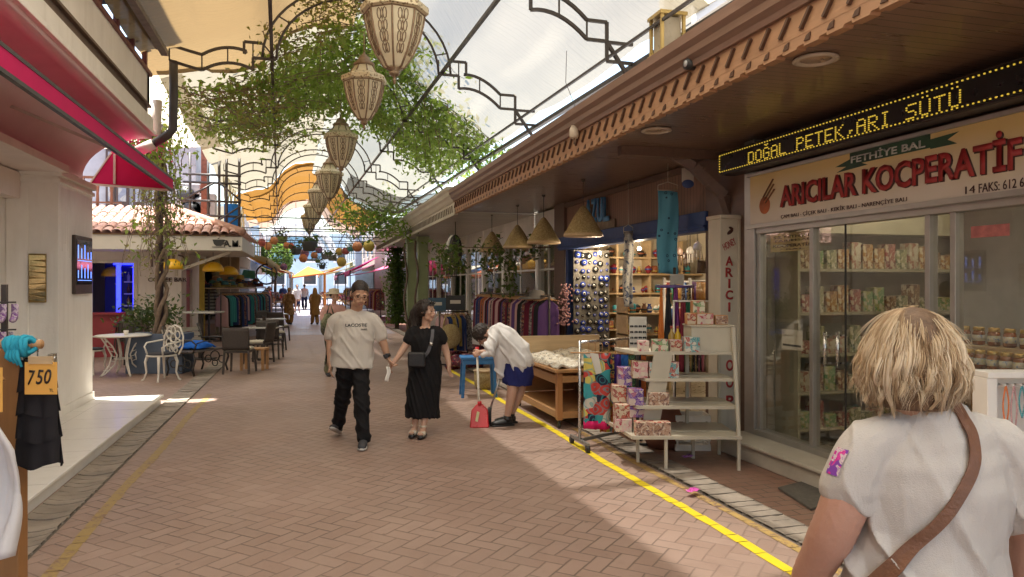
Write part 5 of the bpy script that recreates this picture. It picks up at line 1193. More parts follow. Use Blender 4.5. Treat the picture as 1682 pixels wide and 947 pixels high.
# sign marks on the eave edge
p0=W(352,395,y=17.79)
text_obj('lettering','A.M.',M('sign_black',(.03,.03,.03),.5),(W(381,395,y=17.79).x,17.795,2.635),.36,.15,FRONT_WALL,cf,.01,bold=.02)
g=MB(); cxm=W(359,395,y=17.79).x
g.prism([(cxm-.13,2.72),(cxm+.13,2.72),(cxm+.1,2.62),(cxm+.05,2.575),(cxm-.05,2.575),(cxm-.1,2.62)],'y',17.785,17.797); g.box(cxm-.14,cxm+.14,17.785,17.797,2.545,2.558); g.bar((cxm+.12,17.79,2.7),(cxm+.19,17.79,2.69),.02); g.bar((cxm+.19,17.79,2.69),(cxm+.1,17.79,2.62),.02); g.bar((cxm-.02,17.79,2.735),(cxm+.02,17.79,2.76),.015); g.build('cup_mark',M('sign_black',(0,0,0)),cf)
xm=W(272,410,y=18.98).x
text_obj('lettering','MID',M('sign_brown',(.1,.06,.05),.5),(W(277,425,y=18.97).x,18.985,1.7+(467-428)*17.5/1200),.78,.3,FRONT_WALL,cf,.02)
text_obj('lettering','COFFEE BAR',M('sign_brown',(0,0,0)),(W(275,458,y=18.97).x,18.985,1.7+(467-459)*17.5/1200),.85,.1,FRONT_WALL,cf,.02,bold=.02)
g=MB(); g.box(xc-.12,xc-.06,19.78,20.72,.02,2.08); g.build('door',m_redp,cf)
g=MB(); g.bar((xc+.1,18.3,2.05),(xE-.3,18.3,2.46),.07); g.bar((xc,18.3,2.46),(xc,18.3,1.9),.06); g.build('eave_strut',m_cream,cf)
# yellow dome lamps
m_domey=M('yellow_enamel',(0,0,0)); dl=None
for u,v,y,lb in ((283,436,17.9,'yellow dome pendant lamp in front of the coffee lettering'),(350,440,18.6,'yellow dome pendant lamp under the eave corner'),(376,446,20.6,'yellow dome pendant lamp farther along under the eave'),(184,448,19.9,'yellow dome pendant lamp inside the blue lit bar window')):
    p=W(u,v,y=y)
    if dl is None:
        dl=thing('dome_lamp',lb,'lamp',p,0,'yellow dome lamps of the café'); g=MB(); g.lathe([(.24,-.08),(.235,-.02),(.19,.07),(.1,.13),(.03,.15)],n=20); g.build('lamp_shade',m_domey,dl,world=False,solid=.008); g=MB(); g.tube([(0,0,.15),(0,0,.62)],.008,5); g.build('cord',m_steel,dl,world=False)
    else: dup(dl,p,0,lb)
# balcony and upper building behind the tiles
ub=thing('upper_house','pale lilac upper house with a brown balcony railing above the café roof','building',(-5,22,3.4))
g=MB(); g.box(-10,-2.9,21.5,24,3.3,5.7); g.build('wall',M('pale_lilac_wall',(.5,.48,.5),.6),ub)
g=MB(); g.box(-10,-4.35,20.0,21.5,3.42,3.6); g.build('balcony_slab',M('grey_slab',(.3,.31,.32),.7),ub)
g=MB(); g.box(-10,-4.4,20.02,20.08,4.3,4.36); g.box(-10,-4.4,20.02,20.06,3.7,3.74)
x=-9.9
while x<-4.4: g.lathe([(.035,3.6),(.04,3.75),(.03,3.95),(.045,4.1),(.03,4.3)],(x,20.05,0),8); x+=.31
g.build('balcony_railing',M('varnish_brown_rail',(.22,.09,.05),.4),ub)
for u0,u1 in ((173,188),(190,211),(218,236)):
    a=W(u0,330,y=21.4).x; b=W(u1,330,y=21.4).x; f=MB(); f.box(a,b,21.42,21.5,3.7,5.6); w=f.build('window',M('brown_window_frame',(.1,.06,.05),.5),ub); q=MB(); q.box(a+.06,b-.06,21.4,21.425,3.9,5.2); q.build('pane',print_mat('posters_in_window',[(.5,.52,.55),(.35,.36,.42),(.55,.5,.45),(.3,.3,.35)],5),w)
# AC units, scaffold, tarp over the roof corner
def W2(u,v,y=21.3): return W(u,v,y=y)
for k,(u,v) in enumerate(((322,345),(337,338),(312,322))):
    p=W2(u,v); t=thing('air_conditioner',['grey air conditioner unit on the upper house wall, lowest of three','pale air conditioner unit beside the scaffold pole','small air conditioner unit highest on the upper house wall'][k],'air conditioner',p); g=MB(); g.box(p.x-.3,p.x+.3,p.y-.35,p.y,p.z-.3,p.z+.3); g.build('casing',M('ac_white',(.6,.6,.6),.4),t,bevel=.02); g=MB(); g.tube([p+Vector((-.05,-.352,0)),p+Vector((-.05,-.37,0))],.22,18)
    g.build('fan_grille',M('ac_grille',(.08,.08,.085),.5),t)
t=thing('scaffold','dark steel pipe scaffold standing over the café roof corner','scaffold',W2(360,380,20.6)); g=MB()
for u in (312,342,360,372,393): g.tube([W2(u,392,20.6),W2(u,250,20.6)],.035,8)
for v in (285,298,328,352,372): g.tube([W2(300,v,20.55),W2(396,v+4,20.55)],.03,8)
for a,b in (((300,328),(352,300)),((342,372),(393,340)),((360,300),(396,330)),((372,370),(398,352))): g.tube([W2(*a,20.5),W2(*b,20.5)],.025,8)
g.build('pipe',m_steel,t)
t=thing('brick_pier','red brick pier rising behind the scaffold','pier',W2(336,340,21)); a=W2(331,300,21).x; b=W2(341,300,21).x; g=MB(); g.box(a,b,20.9,21.2,3.2,7); g.build('brickwork',M('red_brick',(.35,.12,.07),.8,.3,12),t)
t=thing('blue_tarp','bright blue tarpaulin hanging behind the scaffold pipes','tarpaulin',W2(382,350,21)); a=W2(368,334,21); b=W2(395,376,21); g=MB(); g.grid(lambda p,q:(a.x+(b.x-a.x)*p,21+.06*math.sin(p*9),b.z+(a.z-b.z)*q),10,8); g.build('sheet',cloth('tarp_blue',(.03,.22,.6),.5),t)
# ------------------------------------------------------------------ terrace furniture
pl=CP(252,13.9,0); t=thing('planter','dark blue planter box holding the vine trunk beside the white chair','planter',pl,-YAW); m_plb=M('slate_blue_paint',(.085,.12,.18),.6,.12,3)
g=MB(); wv=(298-205)/1200*13.9/2
g.box(-wv,wv,0,.05,0,.76); g.box(-wv,wv,.5,.55,0,.76); g.box(-wv,-wv+.05,.05,.5,0,.76); g.box(wv-.05,wv,.05,.5,0,.76); g.build('box',m_plb,t,world=False,bevel=.01); g=MB(); g.box(-wv+.05,wv-.05,.05,.5,.1,.68); g.build('soil',M('soil',(.06,.04,.03),.9,.3,20,.5,40),t,world=False)
# ornate white cast table
m_cast=M('white_cast_iron',(.66,.64,.58),.4,.08,10,.2,60)
q=CP(203,13.75,0); t=thing('ornate_table','white cast iron table with curved lattice legs in front of the café','table',q,-YAW)
g=MB(); g.lathe([(.0,.725),(.46,.725),(.485,.735),(.485,.75),(.46,.757),(0,.757)],n=32); g.build('tabletop',m_cast,t,world=False)
for k in range(4):
    a=R(45+90*k); g=MB(); ca,sa=math.cos(a),math.sin(a)
    for off in (-.045,.045):
        g.tube([((.36+off*.6)*ca,(.36+off*.6)*sa,.72),((.24+off)*ca,(.24+off)*sa,.55),((.16+off)*ca,(.16+off)*sa,.38),((.2+off)*ca,(.2+off)*sa,.2),((.33+off*.5)*ca,(.33+off*.5)*sa,.05),(.4*ca,.4*sa,.0)],.014,6)
    for z,rr_ in ((.62,.29),(.52,.225),(.43,.18),(.34,.165),(.25,.18),(.15,.24),(.08,.3)): g.bar(((rr_-.045)*ca,(rr_-.045)*sa,z),((rr_+.045)*ca,(rr_+.045)*sa,z+.03),.012)
    g.build('leg',m_cast,t,world=False)
g=MB(); g.lathe([(.15,.3),(.16,.31),(.15,.32),(.14,.31),(.15,.3)],n=20); g.build('stretcher',m_cast,t,world=False)
q2=q+Vector((-.2,0,.757)); t=thing('white_cup','small white cup standing on the ornate table','cup',CP(207,13.6,.757)); g=MB(); g.lathe([(.03,0),(.042,.06),(.045,.09),(.04,.09),(.03,.01)],n=16); g.build('cup',m_white,t,world=False)
def ornate_chair(name,label,u,d,rz):
    t=thing(name,label,'chair',CP(u,d,0),rz)
    g=MB(); g.lathe([(0,.43),(.23,.43),(.25,.44),(.25,.455),(0,.46)],n=24); g.build('seat',m_cast,t,world=False)
    g=MB(); g.lathe([(0,.461),(.21,.461),(.225,.475),(.2,.495),(0,.5)],n=24); g.build('cushion',cloth('charcoal_cushion',(.05,.05,.06)),t,world=False)
    for sx in(-1,1):
        for sy in(-1,1):
            g=MB(); g.tube([(sx*.16,sy*.16,.43),(sx*.19,sy*.18,.33),(sx*.17,sy*.17,.15),(sx*.2,sy*.2,.03),(sx*.23,sy*.22,0)],[.028,.024,.016,.016,.022],8); g.build('leg',m_cast,t,world=False)
    g=MB(); ring=lambda cx,cz,r_,y=.2: g.tube([(cx+r_*math.cos(2*math.pi*k/14),y+.0*k,cz+r_*math.sin(2*math.pi*k/14)) for k in range(15)],.0115,6)
    outline=[(-.2,.2,.45),(-.27,.23,.6),(-.26,.25,.78),(-.17,.26,.92),(0,.27,.97),(.17,.26,.92),(.26,.25,.78),(.27,.23,.6),(.2,.2,.45)]
    pts=[]
    for k in range(len(outline)-1):
        for f in (0,.33,.66): pts.append(Vector(outline[k]).lerp(Vector(outline[k+1]),f))
    g.tube(pts+[outline[-1]],.016,7)
    for cx,cz,r_ in ((0,.74,.075),(-.12,.8,.065),(.12,.8,.065),(-.13,.65,.07),(.13,.65,.07),(0,.88,.06),(0,.58,.06),(-.06,.53,.05),(.06,.53,.05)): ring(cx,cz,r_,.235)
    g.build('backrest',m_cast,t,world=False)
    for sx in(-1,1): g=MB(); g.tube([(sx*.24,.23,.7),(sx*.3,.1,.68),(sx*.3,-.08,.66),(sx*.25,-.16,.6),(sx*.22,-.12,.46)],.016,7); g.build('armrest',m_cast,t,world=False)
    return t
ornate_chair('ornate_chair','white cast iron armchair with a scrolled back and dark cushion by the planter',265,12.95,-YAW+R(150)-R(180))
ornate_chair('ornate_chair','white cast iron armchair mostly hidden behind the white pillar',148,13.9,R(70))
# dark rattan chairs and tables
m_rat=M('dark_rattan',(.055,.045,.04),.6,.25,60,.5,150); m_cush=cloth('cream_cushion',(.5,.46,.37))
def rattan(label,loc,rz,src=None):
    if src: return dup(src,loc,rz,label)
    t=thing('rattan_chair',label,'chair',loc,rz,'dark chairs of the terrace')
    g=MB(); g.box(-.23,.23,-.23,.23,.40,.44); g.build('seat',m_rat,t,world=False,bevel=.01); g=MB(); g.box(-.215,.215,-.22,.2,.441,.49); g.build('cushion',m_cush,t,world=False,bevel=.015)
    g=MB(); g.grid(lambda a,b:((a-.5)*.5,.22+.06*b+.03*math.cos((a-.5)*3),.46+.42*b),10,6); g.build('backrest',m_rat,t,world=False,solid=.025)
    for sx in(-1,1):
        for sy in(-1,1): g=MB(); g.bar((sx*.24,sy*.24,0),(sx*.22,sy*.21,.42 if sy<0 else .5),.035); g.build('leg',m_rat,t,world=False)
    return t
def gp(u,v): return W(u,v,z=0)
ch=rattan('dark chair with a cream cushion standing alone nearest the street',gp(394,612),R(168))
for u,v,rz,lb in ((444,588,170,'dark chair at the second table, back to the viewer'),(452,574,100,'dark chair at the second table, turned sideways'),(425,596,250,'dark chair beside the low wooden stool'),(458,560,160,'dark chair at the farthest terrace table'),(440,556,40,'dark chair facing the viewer at the farthest terrace table'),(228,600,20,'dark chair behind the white cast iron table'),(212,588,200,'dark chair at the bar wall behind the white table')): rattan(lb,gp(u,v),R(rz),ch)
def bistro(label,loc,h=.74,r_=.36,src=None,sq=True):
    if src: return dup(src,loc,.2,label)
    t=thing('bistro_table',label,'table',loc,-YAW,'grey topped terrace tables'); g=MB(); g.box(-r_,r_,-r_,r_,h-.03,h); g.build('tabletop',M('grey_tabletop',(.45,.44,.42),.25),t,world=False,bevel=.006); g=MB(); g.bar((0,0,.03),(0,0,h-.03),.07); g.build('leg',m_steel,t,world=False); g=MB(); g.box(-.25,.25,-.04,.04,0,.03); g.box(-.04,.04,-.25,.25,0,.031); g.build('base',m_steel,t,world=False); return t
b1=bistro('square grey topped table between the dark chairs',gp(432,590)); bistro('square grey topped table farther along the terrace',gp(446,566),src=b1); bistro('farthest grey topped table of the terrace',gp(452,552),src=b1)
t=thing('bar_table','tall grey topped bar table beside the red café door','table',gp(330,590),-YAW); g=MB(); g.box(-.42,.42,-.3,.3,1.05,1.09); g.build('tabletop',M('grey_tabletop',(0,0,0)),t,world=False,bevel=.006); g=MB(); g.bar((0,0,.03),(0,0,1.05),.09); g.build('leg',m_steel,t,world=False); g=MB(); g.box(-.28,.28,-.22,.22,0,.03); g.build('base',m_steel,t,world=False)
t=thing('low_stool','low plain wooden stool beside the nearest dark chair','stool',gp(418,607),-YAW); g=MB(); g.box(-.25,.25,-.16,.16,.4,.44); g.build('seat',m_pine,t,world=False,bevel=.006)
for sx in(-1,1):
    for sy in(-1,1): g=MB(); g.box(sx*.21-.025,sx*.21+.025,sy*.13-.025,sy*.13+.025,0,.4); g.build('leg',m_pine,t,world=False)
# iron bench with a blue bag
t=thing('iron_bench','black cast iron bench with a slatted back at the foot of the café corner','bench',gp(326,612),R(62)); m_iron=M('black_iron',(.03,.028,.027),.45,.2,20)
g=MB()
for k in range(5): g.box(-.55,.55,-.25+k*.1,-.17+k*.1,.43,.455)
g.build('seat',wood('grey_bench_slats',(.12,.1,.09),0,.6),t,world=False); g=MB()
for k in range(4): g.bx((0,.27+k*.035,.52+k*.1),(1.1,.025,.075),Matrix.Rotation(R(-18),3,'X'))
g.build('backrest',wood('pale_bench_slats',(.4,.36,.3),0,.6),t,world=False)
for sx in(-1,1):
    g=MB(); x=sx*.52; g.tube([(x,-.28,0),(x,-.24,.12),(x,-.3,.28),(x,-.26,.43),(x,.22,.43),(x,.3,.6),(x,.4,.92)],.02,7); g.tube([(x,.3,0),(x,.26,.12),(x,.3,.28),(x,.2,.43)],.02,7); g.tube([(x,-.26,.43),(x,-.32,.58),(x,-.22,.66),(x,.05,.66),(x,.3,.64)],.018,7)
    for c_,rr_ in (((0,.28),.1),((-.15,.22),.07),((.15,.22),.07),((0,.14),.06)): g.tube([(x,c_[0]+rr_*math.cos(2*math.pi*k/12),c_[1]+rr_*math.sin(2*math.pi*k/12)) for k in range(13)],.011,5)
    g.build('leg',m_iron,t,world=False)
p=t.location+Vector((0,0,.46)); b=thing('blue_bag','bright blue folded cloth bag lying on the iron bench','bag',p,R(62)); g=MB(); g.grid(lambda a,c:((a-.5)*.55,(-.2+.45*c),.03+.12*math.sin(math.pi*a)**.5*math.sin(math.pi*c)**.5+.03*noise.noise(Vector((a*7,c*7,1)))),16,14); g.build('cloth',cloth('bag_blue',(.02,.14,.6)),b,world=False,solid=.02)
g=MB(); g.tube([(-.2,-.1,.12),(-.1,-.2,.16),(.1,-.2,.15),(.18,-.1,.12)],.012,5); g.build('handle',m_black,b,world=False)
# bar stool in front of the red counter
t=thing('bar_stool','black bar stool standing against the red counter','stool',gp(200,588)); g=MB(); g.lathe([(0,.72),(.18,.72),(.19,.75),(0,.77)],n=18); g.build('seat',m_black,t,world=False); g=MB(); g.tube([(.1,.12,.75),(.2,.16,.9),(.22,.1,1.02)],.018,6); g.grid(lambda a,b_:(.16+.06*b_,.2-.36*a,.86+.2*b_),6,4); g.build('backrest',m_black,t,world=False)
for k in range(4): a=R(45+90*k); g=MB(); g.tube([(.13*math.cos(a),.13*math.sin(a),.72),(.22*math.cos(a),.22*math.sin(a),0)],.014,6); g.build('leg',m_black,t,world=False)
# potted bush beside the planter
def leaf_cloud(pts,mat,name,parent,size=(.03,.06),seed=1,world=True):
    r=random.Random(seed); g=MB()
    for p in pts:
        s=r.uniform(*size); q=Matrix.Rotation(r.uniform(0,6.28),3,'Z')@Matrix.Rotation(r.gauss(0,.7),3,'X')@Matrix.Rotation(r.gauss(0,.7),3,'Y')
        vs=[p+q@Vector(v) for v in ((0,-s,0),(s*.5,-s*.1,s*.1),(0,s,0-.1*s),(-s*.5,-s*.1,s*.1))]
        n=len(g.v); g.v+= [tuple(v) for v in vs]; g.f+=[(n,n+1,n+2),(n,n+2,n+3)]; g.m+=[0,0]; g.sm+=[False,False]
    return g.build(name,mat,parent,world=world,fix=False)
m_leafd=leaf_mat('bush_leaf',(.02,.04,.015),(.045,.075,.025),(.08,.1,.04),.25)
p=gp(243,606)+Vector((0,.3,0)); t=thing('potted_bush','small dark leaved bush growing behind the blue planter','plant',p); r=random.Random(3)
leaf_cloud([p+Vector((r.gauss(0,.3),r.gauss(0,.2),1.05+r.gauss(0,.17))) for k in range(700)],m_leafd,'foliage',t,(.04,.07)); g=MB()
for k in range(7): a=r.uniform(0,6.3); g.tube([p+Vector((0,0,.1)),p+Vector((.1*math.cos(a),.1*math.sin(a),.6)),p+Vector((.3*math.cos(a),.25*math.sin(a),1.05))],[.02,.014,.006],5)
g.build('stem',m_brownpaint,t); g=MB(); g.lathe([(.14,0),(.2,.32),(.22,.34),(.2,.36),(.15,.3)],p,18); g.build('pot',M('terracotta_pot',(.35,.14,.08),.7),t)
# unseen block added beside the alley to shade the terrace
al=thing('alley_shade_block','unseen pale block added beside the alley to shade the terrace','building',(-8,15,0)); g=MB(); g.box(-13,-5.4,12.6,17.4,0,6.8); g.build('wall',m_cafe,al); g=MB(); g.box(-13.2,-5.2,12.4,17.6,6.8,7.1); g.build('roof',M('roof_edge',(.3,.16,.1),.7),al)

# ------------------------------------------------------------------ left market stalls beyond the café
m_yel=M('sunny_yellow_wall',(.6,.42,.05),.6); 
t=thing('market_stall','deep yellow walled clothes stall beyond the café','stall',(-3.2,26,0)); g=MB(); g.box(-6.5,-6.3,23.6,38,0,3.4); g.box(-6.3,-2.95,23.6,23.75,0,3.2); g.build('wall',m_yel,t); g=MB(); g.box(-6.5,-2.6,23.7,38,3.3,3.45); g.build('ceiling_slab',M('stall_ceiling',(.5,.42,.22),.7),t)
for y in (27,31,35): g=MB(); g.box(-3.0,-2.9,y,y+.12,0,3.3); g.build('post',m_cream,t)
t=thing('yellow_awning','pale yellow striped awning sloping out over the clothes stall','awning',(-2.2,28,2.9)); y0,y1=23,33
tm=NT('yellow_striped_canvas'); v=tm.obj(); st=tm.math('GREATER_THAN',tm.math('SINE',tm.math('MULTIPLY',tm.sep(v)[1],14.0)),0.0); cc=tm.mix(st,(.62,.5,.22),(.62,.6,.5)); df=tm.n('BsdfDiffuse'); tm.l(cc,df.inputs[0]); tr_=tm.n('BsdfTranslucent'); tm.l(cc,tr_.inputs[0]); mx=tm.n('MixShader'); mx.inputs[0].default_value=.45; tm.l(df.outputs[0],mx.inputs[1]); tm.l(tr_.outputs[0],mx.inputs[2]); m_ystr=tm.done(mx.outputs[0])
g=MB(); g.grid(lambda a,b:(-3.0+1.9*a,y0+(y1-y0)*b,3.25-.75*a-.12*math.sin(math.pi*a)),8,20); g.build('canvas',m_ystr,t,solid=.01); g=MB(); g.grid(lambda a,b:(-1.1,y0+(y1-y0)*b,2.5-.22*a-.03*math.sin(b*90)*a),2,60); g.build('valance',m_ystr,t,solid=.008)
t=thing('yellow_curtain','row of tall yellow and white cloth strips hanging along the left canopy edge','curtain',(-2.6,27,4)); g=MB()
for k in range(26): y=22.5+k*.42; g.grid(lambda a,b,y=y,k=k:(-2.25-.03*(y-22)+.05*math.sin(b*5+k),y+.34*a,3.15+1.75*b),3,6)
g.build('cloth_strip',m_ystr,t,solid=.006)
t=thing('turquoise_awning','small turquoise awning over a stall farther down the left side','awning',(-2,37,2)); g=MB(); a=W(398,455,y=37); b=W(421,455,y=37); g.add([(a.x,36.4,2.05),(b.x,36.4,1.95),(b.x-.1,37.6,2.35),(a.x,37.6,2.4)],[(0,1,2,3)]); g.build('canvas',cloth('turquoise_canvas',(.05,.45,.5),.7),t,solid=.03); g=MB(); g.bar((b.x,36.4,0),(b.x,36.4,1.95),.05); g.build('post',m_chrome,t)
# mannequin
p=CP(343,22.6,0); t=thing('mannequin','headless black shop mannequin in a striped knitted dress by the yellow stall','mannequin',p,-YAW); g=MB(); g.tube([(0,0,.0),(0,0,.9)],.03,8); g.lathe([(.22,0),(.22,.02),(.03,.04)],n=18); g.build('stand',m_black,t,world=False)
g=MB(); g.tube([(0,0,.75),(0,0,1.0),(0,0,1.15),(0,0,1.4),(0,0,1.52),(0,0,1.6)],[.19,.2,.16,.2,.14,.06],18,ry=[.14,.15,.12,.13,.09,.05],side=(1,0,0)); g.tube([(0,0,1.6),(0,0,1.72)],[.055,.05],12)
for s in(-1,1): g.tube([(s*.19,0,1.5),(s*.26,0,1.25),(s*.27,.03,.95)],[.05,.045,.03],8)
g.build('torso',m_black,t,world=False)
tm=NT('striped_knit'); v=tm.obj(); st=tm.math('GREATER_THAN',tm.math('SINE',tm.math('MULTIPLY',tm.sep(v)[2],62.0)),.2); m_knit=tm.done(tm.pbsdf(tm.mix(st,(.42,.38,.32),(.08,.075,.07)),.9))
g=MB(); g.tube([(0,0,.72),(0,0,1.0),(0,0,1.15),(0,0,1.4),(0,0,1.55)],[.22,.22,.18,.22,.13],20,ry=[.17,.17,.14,.15,.1],side=(1,0,0)); g.tube([(-.3,0,1.2),(-.14,0,1.5),(.14,0,1.5),(.3,0,1.2)],[.08,.1,.1,.08],10); g.build('dress',m_knit,t,world=False)
rail('clothes rail in front of the yellow stall on the left','on the rail before the yellow stall','garments before the yellow stall',(-2.45,23.3,0),(-1.35,27.6,0),1.45,26,[8,4,6,2,9,7,4,8,5],.95,9)
# hats on a table over the rail
m_hat=[(nm,M('hat_'+nm.replace(' ','_'),cc,.8,.2,20)) for nm,cc in (('straw yellow',(.55,.4,.12)),('dark red',(.2,.04,.03)),('navy',(.03,.05,.12)),('brown',(.25,.12,.05)),('teal',(.06,.2,.25)))]
t=thing('hat_table','high narrow board carrying heaps of hats above the clothes rail','table',(-2.6,25,0)); g=MB(); g.bar((-2.9,23.8,1.58),(-1.7,28.2,1.58),.6,.04); g.build('board',m_palewood,t); 
for q in ((-2.85,23.9),(-1.75,28.1)): g=MB(); g.bar((q[0],q[1],0),(q[0],q[1],1.56),.05); g.build('leg',m_steel,t)
hp=[]; r=random.Random(8)
for k in range(42):
    f=r.random(); p=Vector((-2.9+1.2*f+r.uniform(-.25,.25),23.8+4.4*f,1.61+r.choice((0,.1,.22,.36,.5))*r.random())); j=k%5
    if k<5:
        o=thing('hat',f'{m_hat[j][0]} hat in the heap above the clothes rail','hat',p,0,'hats heaped on the board'); g=MB(); g.lathe([(.2,0),(.19,.01),(.1,.02),(.095,.1),(.0,.12)],n=16); g.build('brim',m_hat[j][1],o,world=False); hp.append(o)
    else: dup(hp[j],p,r.uniform(0,3),scale=r.uniform(.8,1.2))
# more stalls down the street (left y 34-70, right y 32-70)
m_shopw=[M('far_wall_cream',(.5,.46,.38),.7),M('far_wall_grey',(.36,.36,.37),.7),M('far_wall_blue',(.36,.45,.52),.7),M('far_wall_pink',(.5,.38,.36),.7)]
acol=[('cream',cloth('far_awn_cream',(.55,.5,.4),transl=.3)),('orange',cloth('far_awn_orange',(.65,.25,.06),transl=.3)),('plum',cloth('far_awn_plum',(.2,.05,.1),transl=.3)),('hot pink',cloth('far_awn_pink',(.75,.2,.35),transl=.3)),('blue',cloth('far_awn_blue',(.08,.2,.45),transl=.3)),('white striped',m_ystr)]
def far_shop(side,y0,y1,x,h,wi,ai,lbl,aw=1.6,az=2.7):
    t=thing('market_shop',lbl,'shop',(x,(y0+y1)/2,0)); s=-1 if side<0 else 1
    g=MB(); a,b=sorted((x,x+s*4)); g.box(a,b,y0,y1,2.6,h); g.box(*sorted((x+s*1.2,x+s*4)),y0,y1,0,2.6); g.box(a,b,y0,y0+.2,0,2.6); g.build('wall',m_shopw[wi],t)
    n=max(1,int((y1-y0)/2.5))
    for k in range(n):
        yy=y0+.6+k*(y1-y0-.6)/n; f=MB(); f.box(*sorted((x-s*.04,x+s*.02)),yy,yy+1.1,3.3,min(h-.4,4.9)); w=f.build('window',m_white,t); q=MB(); q.box(*sorted((x-s*.05,x-s*.035)),yy+.1,yy+1,3.4,min(h-.5,4.8)); q.build('pane',M('window_dark_glass',(0,0,0)),w)
    g=MB(); g.grid(lambda a_,b_:(x-s*aw*a_,y0+(y1-y0)*b_,az+.5-.55*a_-.1*math.sin(math.pi*a_)),6,10); g.build('awning',acol[ai][1],t,solid=.02)
far_shop(-1,38,46,-3.2,5.5,0,0,'cream far shop with a cream awning on the left side of the market street'); far_shop(-1,46.5,56,-3.3,6.5,2,4,'pale blue far shop with a blue awning on the left side'); far_shop(-1,57,70,-3.6,6,3,5,'pink walled far shop with a striped awning on the left side')
far_shop(1,32.2,40,4.1,4.2,1,3,'grey far shop with a hot pink awning on the right side',2.0,2.2); far_shop(1,40.5,50,3.6,5.4,0,2,'cream far shop with a plum awning on the right side',1.9,2.3); far_shop(1,50.5,64,3.2,6,2,5,'pale blue far shop with a long striped awning on the right side',2.2,2.5)
rail('clothes rail under the hot pink awning','on the rail under the hot pink awning','garments under the hot pink awning',(3.2,33,0),(3.0,38,0),1.5,16,[7,1,0,9,2],.9,14)
rail('clothes rail under the plum awning far down the street','on the far rail under the plum awning','garments under the plum awning',(2.6,41,0),(2.4,47,0),1.5,14,[2,6,5,9],.9,15)
rail('clothes rail before the cream far shop on the left','on the far left rail','garments on the far left rail',(-2.0,39,0),(-2.2,46,0),1.5,14,[4,8,7,1,9],.9,16)
# small market awnings and hung goods further down
ax_=[('mustard yellow',cloth('aw_mustard',(.6,.4,.08),transl=.35),-2.9,33.5,1.5,2.9),('rust red',cloth('aw_rust',(.45,.12,.05),transl=.35),-2.6,41,1.7,2.7),('ivory',cloth('aw_ivory',(.65,.6,.48),transl=.35),-2.8,49,1.9,2.8),('ochre',cloth('aw_ochre',(.55,.33,.1),transl=.35),-3.0,58,2.0,3.0),('magenta',cloth('aw_magenta',(.55,.08,.25),transl=.35),3.4,36,-1.4,2.75),('dark plum',cloth('aw_plum2',(.16,.05,.08),transl=.2),3.3,43,-1.6,2.6),('pale striped',m_ystr,3.2,53,-2.2,3.0),('burnt orange',cloth('aw_burnt',(.6,.22,.05),transl=.35),3.0,61,-2.0,2.9)]
for nm,mt,x,y,w,z in ax_:
    t=thing('market_awning',f'{nm} sloping awning over a stall far down the '+('left' if x<0 else 'right')+' side of the street','awning',(x,y,z)); g=MB(); g.grid(lambda a,b:(x+w*a,y+4.5*b,z+.3-.7*a-.12*math.sin(math.pi*a)*math.sin(3.1*b)),6,8); g.build('canvas',mt,t,solid=.02); g=MB(); g.grid(lambda a,b:(x+w,y+4.5*b,z-.4-.22*a+.03*math.sin(b*40)*a),2,30); g.build('valance',mt,t,solid=.015)
    for yy in (y+.1,y+4.4): g=MB(); g.bar((x+w*.97,yy,0),(x+w*.97,yy,z-.35),.05); g.build('post',m_steel,t)
    tb=thing('goods_table',f'low stall table heaped with small goods under the {nm} awning','table',(x+w*.5,y+2.2,0)); g=MB(); g.box(*sorted((x+w*.2,x+w*.95)),y+.3,y+4.2,.7,.76); g.build('tabletop',m_palewood,tb)
    for yy in (y+.4,y+4.1): g=MB(); g.bar((x+w*.8,yy,0),(x+w*.8,yy,.7),.06); g.build('leg',m_steel,tb)
    rq=random.Random(int(y)); g=MB()
    for k in range(70): c_=(x+w*rq.uniform(.22,.93),y+rq.uniform(.4,4.1),.76+rq.uniform(.05,.3)); s_=rq.uniform(.06,.14); g.bx(c_,(s_,s_,s_*1.2),Matrix.Rotation(rq.uniform(0,3),3,'Z'))
    hp_=g.build('goods_heap',print_mat('stall_goods',[(.45,.3,.12),(.5,.1,.08),(.1,.25,.3),(.55,.5,.4),(.08,.06,.06),(.3,.15,.3)],7),tb,fix=False); hp_['kind']='stuff'
# orange market tent and end building
t=thing('market_tent','orange topped open market tent at the far end of the street','tent',(-.3,52,0)); a=W(478,470,y=50).x; b=W(534,470,y=50).x; g=MB(); g.add([(a,50,2.15),(b,50,2.45),(b,53,2.45),(a,53,2.15),((a+b)/2,51.5,2.9)],[(0,1,4),(1,2,4),(2,3,4),(3,0,4)]); g.build('roof',acol[1][1],t,solid=.05)
for x,y,z in ((a,50,2.15),(b,50,2.45),(b,53,2.45),(a,53,2.15)): g=MB(); g.bar((x,y,0),(x,y,z),.1); g.build('post',acol[1][1] if x==b else m_chrome,t)
t=thing('end_building','pale blue building with a round arched gable window closing the street','building',(0,86,0)); mb_=M('pale_blue_facade',(.42,.52,.58),.6,.1,1)
g=MB(); g.box(-16,18,86,92,0,7.5); g.build('wall',mb_,t); cx=W(487,430,y=86).x; g=MB(); g.tube([(cx+3.2*math.cos(math.pi*k/16),85.9,4.6+2.9*math.sin(math.pi*k/16)) for k in range(17)],.35,8); g.tube([(cx+4.2*math.cos(math.pi*k/16),86,4.6+3.9*math.sin(math.pi*k/16)) for k in range(17)],.4,8); g.build('arch',M('pale_stone_trim',(.72,.7,.66),.6),t)
g=MB(); g.prism([(cx+2.9*math.cos(math.pi*k/16),4.6+2.6*math.sin(math.pi*k/16)) for k in range(17)],'y',85.85,85.95); g.build('arched_window',M('sky_blue_glass',(.16,.3,.4),.15),t)
